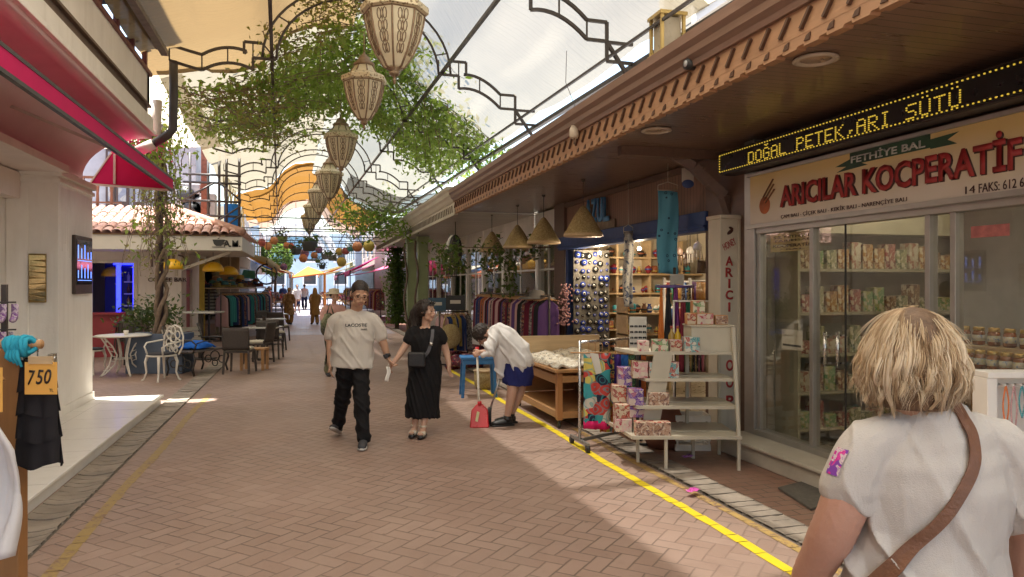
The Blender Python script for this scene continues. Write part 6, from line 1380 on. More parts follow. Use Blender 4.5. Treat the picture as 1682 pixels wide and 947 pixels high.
for k in range(9):
    for z in (1.6,4.2):
        x=-14+k*3.4; f=MB(); f.box(x,x+1.6,85.9,86,z,z+1.7); w=f.build('window',m_white,t); q=MB(); q.box(x+.15,x+1.45,85.86,85.905,z+.15,z+1.55); q.build('pane',M('window_dark_glass',(0,0,0)),w)
p=Vector((-3.2,60,0)); p=CP(452,62,0); t=thing('street_tree','round green street tree far down on the left','tree',p); r=random.Random(5); pts=[]
for k in range(2600):
    d=Vector((r.gauss(0,1),r.gauss(0,1),r.gauss(0,1))).normalized()*r.uniform(.5,1)**.5; pts.append(p+Vector((d.x*1.5,d.y*1.5,3.9+d.z*1.5)))
leaf_cloud(pts,leaf_mat('tree_leaf',(.06,.12,.03),(.12,.2,.06)),'crown',t,(.12,.2)); g=MB(); g.tube([p,p+Vector((0,0,1.5)),p+Vector((.1,0,3.5))],[.14,.12,.06],8); g.build('trunk',m_brownpaint,t)
# hanging pots and lanterns across the far canopy
hcol=[('orange',(.6,.2,.04)),('green',(.15,.3,.06)),('dark',(.05,.05,.05)),('purple',(.25,.08,.2)),('grey',(.25,.25,.25)),('yellow',(.6,.45,.05)),('red',(.45,.05,.04)),('teal',(.05,.3,.3))]
spots=[(450,395,0,1),(463,392,1,2),(471,403,0,1),(486,411,2,1.6),(508,402,2,2.2),(500,416,3,1.5),(498,424,0,1.3),(516,419,0,1),(534,420,4,1.2),(546,422,4,1.2),(557,413,5,1.2),(568,412,6,1.1),(576,408,7,1.1),(587,405,0,1.3),(598,402,7,1),(561,430,5,1.5),(466,438,3,1),(529,437,2,1),(606,404,5,1.4),(478,404,6,1),(524,410,3,1.1),(440,404,0,1.1),(430,398,6,1),(522,428,1,1)]
hp={}
for k,(u,v,c,s) in enumerate(spots):
    d=24+ (k*7)%9; p=CP(u,d,1.7+(467-v)*d/1200)
    rd_=c in (0,3,5,6); lb=f'{hcol[c][0]} round paper lantern hanging from the far canopy wires' if rd_ else f'{hcol[c][0]} plant pot hanging from the far canopy wires'
    if c not in hp:
        o=thing('paper_lantern' if rd_ else 'hanging_pot',lb,'lantern' if rd_ else 'pot',p,0,'lanterns and pots hanging from the far canopy wires'); g=MB(); mt_=M('pot_'+hcol[c][0],tuple(q_*.8+.05 for q_ in hcol[c][1]),.6)
        if rd_: g.lathe([(.06,-.15),(.12,-.11),(.165,0),(.12,.11),(.06,.15)],n=14); g.build('lamp_shade',mt_,o,world=False)
        else:
            g.lathe([(.07,-.12),(.11,-.1),(.14,.04),(.15,.06),(.13,.06)],n=12); g.build('pot',mt_,o,world=False); rq=random.Random(c); leaf_cloud([Vector((rq.gauss(0,.1),rq.gauss(0,.1),.1+rq.gauss(-.03,.09))) for _ in range(70)],m_leafd,'foliage',o,(.04,.07),c,world=False)
        g=MB()
        for q in range(3): a_=q*2.1; g.tube([(.1*math.cos(a_),.1*math.sin(a_),.1),(0,0,.4)],.006,4)
        g.tube([(0,0,.4),(0,0,1.3)],.006,4); g.build('wire',m_steel,o,world=False); hp[c]=o; o.scale=(s*.85,)*3
    else: dup(hp[c],p,k,lb,scale=s*.85)
g=MB()
for y,z in ((23.5,3.75),(26,3.6),(28.5,3.5),(31,3.4)):
    g.bar((-2.6,y,z),(3.2,y,z),.035); g.bar((-2.6,y,z-.4),(3.2,y,z-.4),.025)
for x in (-2.2,-1,.2,1.4,2.6): g.bar((x,23.5,3.75),(x-.1,31,3.4),.025)
tag(g.build('wire_grid',m_steel),'dark horizontal pipe grid from which the far pots hang','grid')
t=thing('bicycle_wheel_sign','dark round wheel hung as decoration at the far left canopy edge','wheel',W(438,450,y=27)); p=t.location.copy(); g=MB(); g.tube([p+Vector((.35*math.cos(2*math.pi*k/20),.35*math.sin(2*math.pi*k/20)*.5,.35*math.sin(2*math.pi*k/20))) for k in range(21)],.03,6); g.build('rim',m_steel,t); g=MB()
for k in range(8): g.bar(p,p+Vector((.34*math.cos(k*.785),.17*math.sin(k*.785),.34*math.sin(k*.785))),.012)
g.bar(p+Vector((0,0,.35)),p+Vector((0,0,1.6)),.02); g.build('spoke',m_steel,t)
# ------------------------------------------------------------------ near left clothes stand with price tag
m_post=wood('brown_post_wood',(.32,.15,.05),2,.45)
t=thing('garment_stand','wooden clothes stand with a cross bar at the lower left edge','stand',CP(20,2.5,0),-YAW)
def LS(u,v,d=2.5): return Vector(((u-841)*d/1200-(20-841)*2.5/1200,(d-2.5),1.7-(v-467)*d/1200))
g=MB(); a=LS(20,700); g.box(-.035,.035,-.02,.03,0,1.48); g.build('post',m_post,t,world=False,bevel=.004); g=MB(); g.box(-.25,.25,-.2,.2,0,.04); g.build('foot',m_post,t,world=False)
g=MB(); g.tube([LS(-120,565),LS(68,565)],.016,12); g.build('crossbar',m_pine,t,world=False)
BASE=t.location.copy()
def LW(u,v,d=2.5): return BASE+Rz@LS(u,v,d)
s=thing('black_skirt','black tiered ruffle skirt clipped to a hanger below the price tag','skirt',LW(62,590),-YAW); mk=cloth('black_cotton',(.018,.016,.018),.85)
g=MB(); L=(755-590)*2.5/1200; wd=.155
for tier in range(4):
    z0=-L*tier/4; z1=-L*(tier+1)/4-.015
    g.grid(lambda a_,b_,tier=tier,z0=z0,z1=z1:((wd*(.72+.09*tier)*(1+.08*b_))*math.cos(2*math.pi*a_)*.5+.006*math.sin(a_*40+tier)*b_,.03*(1+.3*b_)*math.sin(2*math.pi*a_)+.008*math.cos(a_*46)*b_,z0+(z1-z0)*b_+.01*math.sin(a_*19+tier)*b_),48,4)
g.build('cloth',mk,s,world=False); g=MB(); g.tube([(-.06,0,.005),(.06,0,.005)],.005,6); g.tube([(0,0,.0),(0,0,.05),(.01,0,.065),(-.01,0,.07)],.003,5)
for x in(-.05,.05): g.box(x-.008,x+.008,-.012,.012,-.02,.02)
g.build('hanger',m_chrome,s,world=False)
s=thing('price_tag','orange price card reading 750 TL clipped over the black skirt','price tag',LW(67,622,2.44),-YAW); g=MB(); g.box(-.054,.054,0,.002,-.052,.056); g.build('card',M('orange_price_card',(.72,.38,.08),.55,.04,3),s,world=False); g=MB(); g.box(-.04,.04,-.004,.004,.05,.075); g.build('clip',m_palewood,s,world=False)
c0=s.location+Vector((0,-.0015,.004)); mi=M('marker_ink',(.02,.012,.012),.5)
for k_,q_ in enumerate('750'): text_obj('digit',q_,mi,c0+Vector((-.03+.027*k_,0,.002*k_)),.023,.05,(R(90),R(4),0),s,.001,bold=.012,shear=.15)
text_obj('lettering','TL',mi,c0+Vector((.036,0,-.042)),.014,.01,(R(90),0,0),s,.001)
s=thing('turquoise_scarf','turquoise scarf knotted around the wooden cross bar','scarf',LW(33,568,2.47),-YAW); g=MB(); r=random.Random(2)
for k in range(9): g.tube([(.006*math.sin(a_*2.0+k)+.0075*k-.03+.004*math.cos(a_),(.026+.004*math.sin(k*2))*math.cos(a_),(.028+.005*math.sin(k*3))*math.sin(a_)) for a_ in [2*math.pi*q/12 for q in range(13)]],.0065+.003*r.random(),7)
[g.tube([(-.02+.01*q_,-.028,-.01),(-.024+.012*q_,-.032,-.035),(-.012+.012*q_,-.028,-.05-.006*q_)],[.007,.008,.004],6) for q_ in range(4)]; g.build('cloth',cloth('scarf_turquoise',(.03,.3,.42)),s,world=False)
s=thing('white_shirt','white cotton shirt hanging at the very left edge of the stand','shirt',LW(-20,640,2.35),-YAW); g=MB(); g.grid(lambda a_,b_:(-.12+.215*a_*(.35+.65*min(1,b_*2.2))+.004*math.sin(b_*11),.02*math.sin(a_*16+b_*3)+.012*math.sin(a_*31+b_*9)-.03*math.sin(b_*7),.09-.62*b_),18,26); g.build('cloth',cloth('white_cotton_shirt',(.62,.6,.6),.85,.05),s,world=False,solid=.012)
g=MB(); g.tube([(-.12,0,.05),(-.02,0,.1),(.05,0,.03)],.008,6); g.build('hanger',m_pine,s,world=False)
s=thing('orange_card','second orange card half out of view at the left edge','price tag',LW(-12,640,2.3),-YAW); g=MB(); g.box(-.04,.03,0,.002,-.07,.07); g.build('card',M('orange_price_card',(0,0,0)),s,world=False)
t=thing('sock_rack','rack of small purple and grey knitted socks behind the clothes stand','rack',W(5,560,y=5.2)); p=W(2,560,y=5.2); g=MB(); g.bar((p.x,5.25,0),(p.x,5.25,1.7),.03)
for z in (1.0,1.17,1.34,1.51): g.bar((p.x-.3,5.2,z+.08),(p.x+.08,5.2,z+.08),.01)
g.build('frame',m_steel,t)
sp=[]; r=random.Random(1); so=[print_mat('purple_knit_sock',[(.2,.08,.26),(.4,.33,.38),(.12,.05,.16)],45),print_mat('grey_knit_sock',[(.38,.34,.36),(.22,.2,.24),(.5,.46,.44)],45)]
for k in range(32):
    q=Vector((p.x+.07-.05*(k%8)+r.uniform(-.01,.01),5.17+r.uniform(-.02,.02),1.07+.17*(k//8)))
    if k<2:
        o=thing('sock',['purple knitted sock hanging on the rack at the left edge','grey knitted sock hanging on the rack at the left edge'][k],'sock',q,0,'socks on the left rack'); g=MB(); g.tube([(0,0,0),(0,0,-.06),(0,-.01,-.085),(0,-.04,-.1),(0,-.065,-.1)],[.02,.02,.021,.02,.012],10,ry=[.012,.013,.018,.016,.01],side=(1,0,0)); g.build('knit',so[k],o,world=False); sp.append(o)
    else: dup(sp[r.randrange(2)],q,r.uniform(-.8,.8))
# ------------------------------------------------------------------ lanterns along the canopy axis
m_lang=NT('milky_lantern_panel'); v=m_lang.obj(); nz=m_lang.noise(v,6,3); c=m_lang.mix(nz,(.9,.82,.6),(.95,.88,.68))
d_=m_lang.pbsdf(c,.35,0,None,.4); tr_=m_lang.n('BsdfTranslucent'); m_lang.l(c,tr_.inputs[0]); mx=m_lang.n('MixShader'); mx.inputs[0].default_value=.4; m_lang.l(d_,mx.inputs[1]); m_lang.l(tr_.outputs[0],mx.inputs[2]); m_lang=m_lang.done(mx.outputs[0])
m_bronze=M('aged_bronze',(.24,.165,.1),.45,.3,20,.3,60,metal=.35)
tm=NT('filigree_band'); v=tm.obj(); vo=tm.n('TexVoronoi'); tm.l(v,vo.inputs['Vector']); vo.inputs['Scale'].default_value=26; m_fil=tm.done(tm.pbsdf(tm.mix(tm.math('GREATER_THAN',vo.outputs['Distance'],.33),(.25,.18,.1),(.62,.54,.37)),.5,.2))
def lantern_mesh(t):
    N=8; prof=[(.06,-.42),(.1,-.4),(.185,-.27),(.25,-.12),(.29,.05),(.3,.13)]
    g=MB(); g.lathe(prof,n=N,smooth=False,a0=R(22.5)); g.lathe([(.2,.285),(.135,.4)],n=N,smooth=False,a0=R(22.5)); g.build('glass_panel',m_lang,t,world=False,fix=False)
    g=MB(); g.lathe([(.3,.13),(.345,.15),(.345,.21),(.31,.235),(.2,.285),(.2,.28),(.3,.2)],n=N,smooth=False,a0=R(22.5)); g.build('crown_band',m_fil,t,world=False,fix=False)
    g=MB()
    for k in range(N):
        a=R(22.5)+2*math.pi*k/N
        g.tube([((r_+.004)*math.cos(a),(r_+.004)*math.sin(a),z) for r_,z in prof],.011,5); g.bar((.203*math.cos(a),.203*math.sin(a),.285),(.138*math.cos(a),.138*math.sin(a),.4),.016)
        # scroll work on each glass face
        am=a+math.pi/N
        def fp(s,z):  # point on the face: s across (-1..1), z height
            for (r0,z0),(r1,z1) in zip(prof,prof[1:]):
                if z<=z1: rr_=r0+(r1-r0)*(z-z0)/(z1-z0); break
            else: rr_=prof[-1][0]
            rr_*=math.cos(math.pi/N); wv=rr_*math.tan(math.pi/N)*.8
            return (rr_*1.012*math.cos(am)-s*wv*math.sin(am),rr_*1.012*math.sin(am)+s*wv*math.cos(am),z)
        for cz,h in ((.06,.055),(-.05,.05),(-.15,.05),(-.25,.045)):
            for s in(-1,1):
                g.tube([fp(s*(.12+.38*(1-math.cos(2*math.pi*q/8))*.6),cz+h*math.sin(2*math.pi*q/8)) for q in range(9)],.0055,4,cap=False)
            g.tube([fp(0,cz-h),fp(.14,cz),fp(0,cz+h),fp(-.14,cz),fp(0,cz-h)],.004,4,cap=False)
    g.lathe([(.3,.125),(.312,.135),(.3,.145)],n=N,a0=R(22.5),smooth=False); g.build('rib',m_bronze,t,world=False,fix=False)
    g=MB(); g.lathe([(.14,.39),(.16,.4),(.155,.43),(.1,.47),(.075,.53),(.03,.56),(.012,.6)],n=16); g.tube([(0,0,.58),(0,0,.92)],.009,6); g.build('cap',m_bronze,t,world=False)
    g=MB(); g.lathe([(.0,-.57),(.012,-.56),(.02,-.52),(.012,-.5),(.045,-.48),(.06,-.45),(.04,-.44),(.085,-.42),(.075,-.395)],n=14); g.build('finial',m_bronze,t,world=False)
lan=None
for k,(u,v,d) in enumerate(((648,62,7.4),(598,162,11.0),(560,248,14.4),(541,304,17.8),(524,331,21.2),(515,353,24.6),(508,368,28))):
    p=CP(u,d,1.7+(467-v)*d/1200+.1); lb=['large ornate lantern nearest the viewer, cut by the top of the view','second ornate lantern from the viewer, hung before the vines','third ornate lantern from the viewer in the row','fourth ornate lantern from the viewer in the row','fifth ornate lantern from the viewer in the row','sixth ornate lantern from the viewer in the row','last and smallest ornate lantern in the row'][k]
    if lan is None: lan=thing('street_lantern',lb,'lantern',p,.2,'ornate lanterns along the canopy'); lantern_mesh(lan)
    else: dup(lan,p,.2+.35*k,lb)
# ------------------------------------------------------------------ climbing vine under the canopy
m_vl=leaf_mat('vine_leaf',(.085,.145,.035),(.2,.28,.085),(.34,.37,.15),.66)
m_vd=leaf_mat('dry_vine_leaf',(.14,.09,.045),(.26,.19,.08),(.18,.22,.07),.5)
m_stem=M('vine_bark',(.17,.125,.09),.9,.3,12,.6,40)
r=random.Random(21)
t=thing('climbing_vine','leafy green climbing vine spreading under the canopy arches from its trunk in the planter','vine',W(263,545,y=15.45))
pts=[]; dry=[]; stems=MB()
def run(dx,y,z,n,ddx,dy,dz,step,lv,out,jit=.16,spread=.16):
    pth=[]; p=[dx,y,z]
    for k in range(n):
        pth.append(Vector(K(*p)))
        m=lv if isinstance(lv,int) else lv(k/n)
        for q in range(m): out.append(pth[-1]+Vector((r.gauss(0,spread),r.gauss(0,spread),r.gauss(-.06,spread*.75))))
        p=[p[0]+ddx*step+r.gauss(0,jit*step),p[1]+dy*step+r.gauss(0,jit*step),min(p[2]+dz*step+r.gauss(0,jit*step),prof(max(-2.6,min(2.8,p[0])))-.22)]
    stems.tube(pth,[.009-.006*k/len(pth) for k in range(len(pth))],4,smooth=False)
    return pth
# main carpet along the arches on the left
for k in range(44):
    dx=r.uniform(-2.6,-1.0); y=r.uniform(12.6,17.8); run(dx,y,prof(dx)-.3,22,r.uniform(.3,1.0),r.uniform(-.4,.3),r.uniform(.15,.6),.17,5,pts)
for k in range(24):   # up and over the crown of the arches
    dx=r.uniform(-1.3,-.2); y=r.uniform(12.0,16.8); run(dx,y,prof(dx)-.28,16,r.uniform(.5,1.0),r.uniform(-.3,.3),.2,.15,5,pts)
for k in range(44):   # right half
    dx=r.uniform(.0,1.4); y=r.uniform(13.2,17.8); run(dx,y,prof(dx)-.3,20,r.uniform(.4,1.0),r.uniform(-.25,.35),-.35,.14,5,pts)
for k in range(20):   # thin sprays reaching out over the white mesh
    dx=r.uniform(1.3,2.0); y=r.uniform(13,17); run(dx,y,prof(dx)-.3,14,1.0,r.uniform(-.2,.2),-.4,.12,3,pts,spread=.08)
for k in range(34):   # hanging from the crown
    dx=r.uniform(-.9,1.8); y=r.uniform(12.4,16.5); run(dx,y,prof(dx)-.3,9,r.uniform(-.1,.2),0,-1,.12,5,pts,.1,.09)
for k in range(26):   # sparse runners climbing towards the nearest beige sheet
    dx=r.uniform(-1.4,.1); y=r.uniform(10.9,12.2); run(dx,y,prof(dx)-.3,12,r.uniform(-.3,.8),-.3,.1,.14,2,dry,spread=.1)
for k in range(34):   # dark tangled mass at the left edge
    dx=r.uniform(-2.9,-1.6); y=r.uniform(12.4,15.5); run(dx,y,4.75+r.gauss(0,.12),14,r.uniform(.1,.9),r.uniform(-.5,.5),-.06,.14,3,dry,.3); run(dx,y,4.8,12,r.uniform(0,.8),r.uniform(-.5,.5),-.05,.14,1,pts,.3)
for k in range(26):   # skirt round the post
    q=W(263+r.gauss(0,17),190,y=15.3); dx=q.x-.78+.033*(15.3-Y0); run(dx,15.3+r.gauss(0,.3),4.7+r.gauss(0,.15),23,r.gauss(0,.15),r.gauss(0,.15),-1,.12,lambda f:int(4.4*(1-f*.75)),dry if k%3 else pts,.18,.11)
for k in range(12):   # lower thinner strands hugging the trunk
    a=r.uniform(0,6.3); q=W(263,300,y=15.45)+Vector((.22*math.cos(a),.22*math.sin(a),0)); pth=[q+Vector((r.gauss(0,.09),r.gauss(0,.09),-.11*j)) for j in range(13)]; stems.tube(pth,.007,4,smooth=False)
    for j,pp in enumerate(pth):
        for i in range(max(0,3-j//4)): dry.append(pp+Vector((r.gauss(0,.1),r.gauss(0,.1),r.gauss(0,.05))))
leaf_cloud(pts,m_vl,'foliage',t,(.03,.088),1); leaf_cloud(dry,m_vd,'dry_foliage',t,(.025,.05),2)
stems.build('stem',m_stem,t,fix=False)
b=W(263,545,y=15.45); g=MB()
for ph in (0,2.2,4.1): g.tube([Vector((b.x+(.09+.05*math.sin(k*.9+ph))*math.cos(k*.75+ph),b.y-.05+(.09)*math.sin(k*.75+ph),.6+k*.17)) for k in range(25)],[.045-.0009*k for k in range(25)],8)
g.build('trunk',m_stem,t)
pt=thing('canopy_post','dark steel post rising out of the planter through the vine','post',(b.x,b.y,0)); g=MB(); g.tube([(b.x,b.y,.3),(b.x,b.y,5.0)],.062,14); g.build('shaft',M('plum_dark_steel',(.05,.035,.045),.4),pt); g=MB(); g.box(b.x-.14,b.x+.14,b.y-.14,b.y+.14,.66,.69); g.build('base_plate',m_steel,pt)
# pink bougainvillea behind the awning end
t=thing('bougainvillea','small pink flowering creeper behind the tip of the crimson awning','plant',W(245,240,y=13)); fl=[];lf=[]
for k in range(500):
    q=W(r.gauss(242,18),r.gauss(236,16),y=13+r.gauss(0,.25)); (fl if r.random()<.35 else lf).append(q)
leaf_cloud(fl,M('magenta_bract',(.6,.03,.16),.6),'blossom',t,(.03,.05),4); leaf_cloud(lf,m_vl,'foliage',t,(.04,.07),5); g=MB()
for k in range(8): g.tube([W(r.gauss(242,12),262,y=13),W(r.gauss(242,14),240,y=13),W(r.gauss(242,18),215,y=13)],.012,4)
g.build('stem',m_stem,t)
# second vine on the right further down
t=thing('creeper','bright green creeper hanging under the orange canopy at the right','vine',W(630,360,y=22)); pts=[]
for k in range(60):
    q=W(r.uniform(560,680),r.gauss(345,14),y=r.uniform(20,24)); 
    for j in range(18): pts.append(q+Vector((r.gauss(0,.22),r.gauss(0,.22),-r.random()*.5+r.gauss(0,.08))))
leaf_cloud(pts,leaf_mat('creeper_leaf',(.07,.14,.02),(.16,.26,.05),None,.55),'foliage',t,(.06,.1),6); g=MB()
for k in range(16): a=W(r.uniform(560,690),r.uniform(325,350),y=22); g.tube([a,a+Vector((r.uniform(-.8,.8),r.uniform(-1,1),-.2)),a+Vector((r.uniform(-1.2,1.2),r.uniform(-1.5,1.5),-.5))],.012,4)
g.build('stem',m_stem,t)
t=thing('dark_netting','sagging dark shade netting slung beside the white eave under the canopy','netting',W(660,320,y=19)); g=MB()
a=W(600,300,y=21); 
g.grid(lambda p,q:(1.0+2.2*p,17.5+4.5*q,3.95+.35*(1-p)-.3*math.sin(math.pi*p)+.12*noise.noise(Vector((p*5,q*6,2)))),14,18); g.build('net',awning_cloth('dark_net',(.09,.075,.06),.3,.25),t,fix=False)
# ivy column at the end of the white eave, green painted pillars
t=thing('ivy_column','tall ivy covered column at the far end of the white eave','plant',CP(652,28,0)); p=CP(652,28,0); pts=[p+Vector((r.gauss(0,.2),r.gauss(0,.2),r.uniform(.2,3.1))) for k in range(3200)]; leaf_cloud(pts,leaf_mat('ivy_leaf',(.025,.06,.015),(.08,.15,.04)),'foliage',t,(.05,.09),7); g=MB(); g.tube([p,p+Vector((0,0,3.1))],.08,8); g.build('stem',m_stem,t)
m_gp=M('pale_green_paint',(.28,.34,.18),.5,.1,3)
for u,d,lb in ((676,22.5,'pale green painted pillar next to the ivy column'),(694,21.5,'pale green painted pillar nearer the white windows')):
    p=CP(u,d,0); t=thing('green_pillar',lb,'pillar',p,0,'green pillars of the white shop'); g=MB(); g.box(-.14,.14,-.14,.14,0,3.1); g.build('shaft',m_gp,t,world=False,bevel=.01); g=MB(); g.box(-.18,.18,-.18,.18,0,.2); g.box(-.18,.18,-.18,.18,2.95,3.11); g.build('moulding',m_gp,t,world=False)
    g=MB(); g.tube([(-.2+.05*math.sin(k),-.17,.1+k*.24) for k in range(13)],.03,6); g.build('creeper_stem',m_stem,t,world=False)
# hanging plant over the rail
t=thing('hanging_plant','trailing dark leaved plant hanging in loops below the white eave','plant',W(800,400,y=14.5)); pts=[]; g=MB()
for k in range(26):
    q=CP(r.uniform(725,900),14+r.uniform(-.6,1.2),0); q.z=1.7+(467-r.gauss(408,8))*14.4/1200; L=r.choice((3,4,5,6,9)); pth=[q+Vector((r.gauss(0,.06),r.gauss(0,.06),-.1*j)) for j in range(L)]; g.tube(pth,.006,4)
    for pp in pth:
        for i in range(5): pts.append(pp+Vector((r.gauss(0,.08),r.gauss(0,.08),r.gauss(0,.05))))
g.tube([CP(720,14.6,2.45),CP(800,14.3,2.42),CP(905,13.8,2.4)],.012,5)
leaf_cloud(pts,leaf_mat('dark_trailing_leaf',(.02,.045,.015),(.06,.1,.03)),'foliage',t,(.04,.075),8); g.build('stem',m_stem,t)
# ------------------------------------------------------------------ people
def skin_mat(name,col):
    if name in MC: return MC[name]
    t=NT(name); v=t.obj(); nz=t.noise(v,18,4); c=t.mix(t.ramp(nz,[(.35,0.0),(.75,.28)]),col,(col[0]*.95,col[1]*.78,col[2]*.72)); c=t.mix(t.math('MULTIPLY',t.noise(v,110,3),.25),c,tuple(x*.7 for x in col))
    MC[name]=t.done(t.pbsdf(c,.5,0,t.bump(t.noise(v,220,3),.22,.003),.4,sss=.08)); return MC[name]
def fuse(mb,name,mats,parent,voxel=.007,smooth=3,fold=None,zone=None,wrinkle=0,wscale=(9,9,5),seed=0):
    "melt overlapping closed shapes into one continuous skin"
    me=bpy.data.meshes.new('tmp'); me.from_pydata(mb.v,[],mb.f)
    b=bmesh.new(); b.from_mesh(me); bmesh.ops.recalc_face_normals(b,faces=b.faces); b.to_mesh(me); b.free()
    o=bpy.data.objects.new('tmp',me)
    m=o.modifiers.new('r','REMESH'); m.mode='VOXEL'; m.voxel_size=voxel; m.use_smooth_shade=True
    m=o.modifiers.new('s','SMOOTH'); m.factor=.5; m.iterations=smooth
    nm=evaluate(o); nm.name=name
    bpy.data.objects.remove(o); bpy.data.meshes.remove(me)
    if wrinkle:
        cos=[v.co.copy() for v in nm.vertices]; nrs=[v.normal.copy() for v in nm.vertices]; flat=[]
        for p,nr in zip(cos,nrs):
            q=Vector((p.x*wscale[0]+seed,p.y*wscale[1],p.z*wscale[2]))
            n1=max(0,1-abs(noise.noise(q+Vector((p.z*3,0,p.x*6)))*2.2))**2*1.3; n2=noise.noise(q*2.3)
            w=wrinkle*(n1*1.0+n2*.5-.5)
            w=max(w,-.3*wrinkle)
            if fold: w*=fold(p)
            flat+=list(p+nr*w)
        nm.vertices.foreach_set('co',flat); nm.update()
    nm.materials.clear()
    for mt in (mats if isinstance(mats,list) else [mats]): nm.materials.append(mt)
    if zone:
        nm.polygons.foreach_set('material_index',[zone(c) for c in [f.center.copy() for f in nm.polygons]])
    else:
        nm.polygons.foreach_set('material_index',[0]*len(nm.polygons))
    nm.polygons.foreach_set('use_smooth',[True]*len(nm.polygons))
    ob=bpy.data.objects.new(name,nm); COL.objects.link(ob)
    if parent is not None: ob.parent=parent
    return ob
def head_shape(g,c,Rh,s=1.0,wide=1.0):
    "skull, jaw, nose, brows, lips, ears; face looks along local -Y"
    P=lambda x,y,z: Vector(c)+Rh@Vector((x*s*wide,y*s,z*s))
    E=lambda p,r: g.ell(P(*p),tuple(q*s*(wide if i==0 else 1) for i,q in enumerate(r)),Rh,14,10)
    E((0,.014,.03),(.075,.094,.088)); E((0,-.03,-.02),(.06,.06,.085)); E((0,-.03,-.078),(.048,.05,.034)); E((0,-.07,-.1),(.022,.018,.015))
    g.tube([P(0,-.08,.012),P(0,-.1,-.018),P(0,-.108,-.034)],[.008*s,.011*s,.014*s],10); E((0,-.103,-.037),(.019,.013,.01))
    for k in(-1,1):
        E((k*.03,-.079,.022),(.028,.012,.009)); E((k*.042,-.062,-.026),(.022,.02,.022)); E((k*.077,.012,-.008),(.009,.02,.032)); E((k*.02,-.082,-.05),(.02,.014,.016)); E((k*.03,-.076,.0),(.014,.012,.009))
    E((0,-.088,-.062),(.025,.01,.006)); E((0,-.087,-.073),(.021,.01,.007))
def face_zone(c,Rh,s=1.0,others=None):
    Ri=Rh.inverted(); c=Vector(c)
    def z(p):
        q=(Ri@(p-c))/s; ax=abs(q.x)
        if q.y<-.05:
            if .014<ax<.046 and .021<q.z+.12*(ax-.03)<.029: return 1
            if .019<ax<.043 and -.006<q.z<.007: return 2 if abs(ax-.031)<.008 else 3
            if ax<.024 and -.075<q.z<-.059 and q.y<-.075: return 4
        return 0
    return z
m_lip=M('lip',(.44,.2,.155),.45); m_eye=M('eye_dark',(.05,.032,.025),.3); m_eyew=M('eye_white',(.36,.25,.19),.4)
def hand(g,w,d,side,curl=.5,s=1.0,thumb=1):
    "w wrist, d direction of the fingers, side = direction towards the thumb, palm plane spanned by d and side"
    d=Vector(d).normalized(); sd=Vector(side); sd=(sd-d*sd.dot(d)).normalized(); n=d.cross(sd)*thumb; w=Vector(w)
    rot=Matrix((sd,d,n)).transposed()
    g.ell(w+d*.045*s,(.04*s,.055*s,.017*s),rot,14,10); g.ell(w+d*.065*s,(.043*s,.035*s,.015*s),rot,14,10)
    for k,(o,L) in enumerate(((.03,.072),(.01,.082),(-.011,.075),(-.031,.058))):
        p=w+d*.078*s+sd*o*s; pts=[w+d*.05*s+sd*o*.8*s,p]; dd=d.copy(); ang=curl*.9
        for j,f in enumerate((.45,.32,.25)):
            dd=(Matrix.Rotation(ang*(.75+.25*j),3,sd)@dd) if j or curl>.2 else dd; p=p+dd*L*f*s; pts.append(p)
        g.tube(pts,[.011*s,.0098*s,.009*s,.0083*s,.0068*s],8)
    p0=w+d*.02*s+sd*.022*s; p1=p0+(sd*.75+d*.6+n*.25).normalized()*.042*s; p2=p1+(d*.85+sd*.25+n*.35).normalized()*.03*s; p3=p2+(d*.9+n*.4).normalized()*.024*s
    g.tube([p0,p1,p2,p3],[.016*s,.0125*s,.0105*s,.008*s],8)
def limb(g,pts,rs,n=14): 
    "smoothly interpolated tapering limb"
    P=[Vector(p) for p in pts]; out=[];rr=[]
    for i in range(len(P)-1):
        for k in range(6):
            t=k/6; a=P[max(i-1,0)];b=P[i];c=P[i+1];d=P[min(i+2,len(P)-1)]
            out.append(.5*((2*b)+(c-a)*t+(2*a-5*b+4*c-d)*t*t+(3*b-a-3*c+d)*t**3)); q=t*t*(3-2*t); rr.append(rs[i]+(rs[i+1]-rs[i])*q)
    out.append(P[-1]); rr.append(rs[-1]); g.tube(out,rr,n); g.ell(out[0],(rr[0],)*3); g.ell(out[-1],(rr[-1],)*3)
def torso(g,rings,n=22,side=(1,0,0)):
    "rings: (x,y,z,rx,ry)"
    P=[Vector(r_[:3]) for r_ in rings]; out=[];ra=[];rb=[]
    for i in range(len(P)-1):
        for k in range(4):
            t=k/4; q=t*t*(3-2*t); out.append(P[i].lerp(P[i+1],t)); ra.append(rings[i][3]+(rings[i+1][3]-rings[i][3])*q); rb.append(rings[i][4]+(rings[i+1][4]-rings[i][4])*q)
    out.append(P[-1]); ra.append(rings[-1][3]); rb.append(rings[-1][4])
    g.tube(out,ra,n,side=side,ry=rb)
def RH(yaw,pitch,roll=0): return Matrix.Rotation(yaw,3,'Z')@Matrix.Rotation(roll,3,'Y')@Matrix.Rotation(pitch,3,'X')
m_sk1=skin_mat('skin_olive',(.5,.3,.2)); m_sk2=skin_mat('skin_light',(.52,.32,.23)); m_sk3=skin_mat('skin_tanned_fair',(.5,.28,.2))
m_tee=cloth('white_jersey',(.55,.51,.46),.85,.05,bump=.35); m_blk=cloth('black_jersey',(.012,.011,.012),.8,.2); m_hairk=M('dark_hair',(.022,.013,.009),.45,.3,60,.5,180)
m_shoe=M('charcoal_sneaker',(.05,.05,.055),.7,.3,40); m_sole=M('white_sole',(.5,.48,.45),.6)
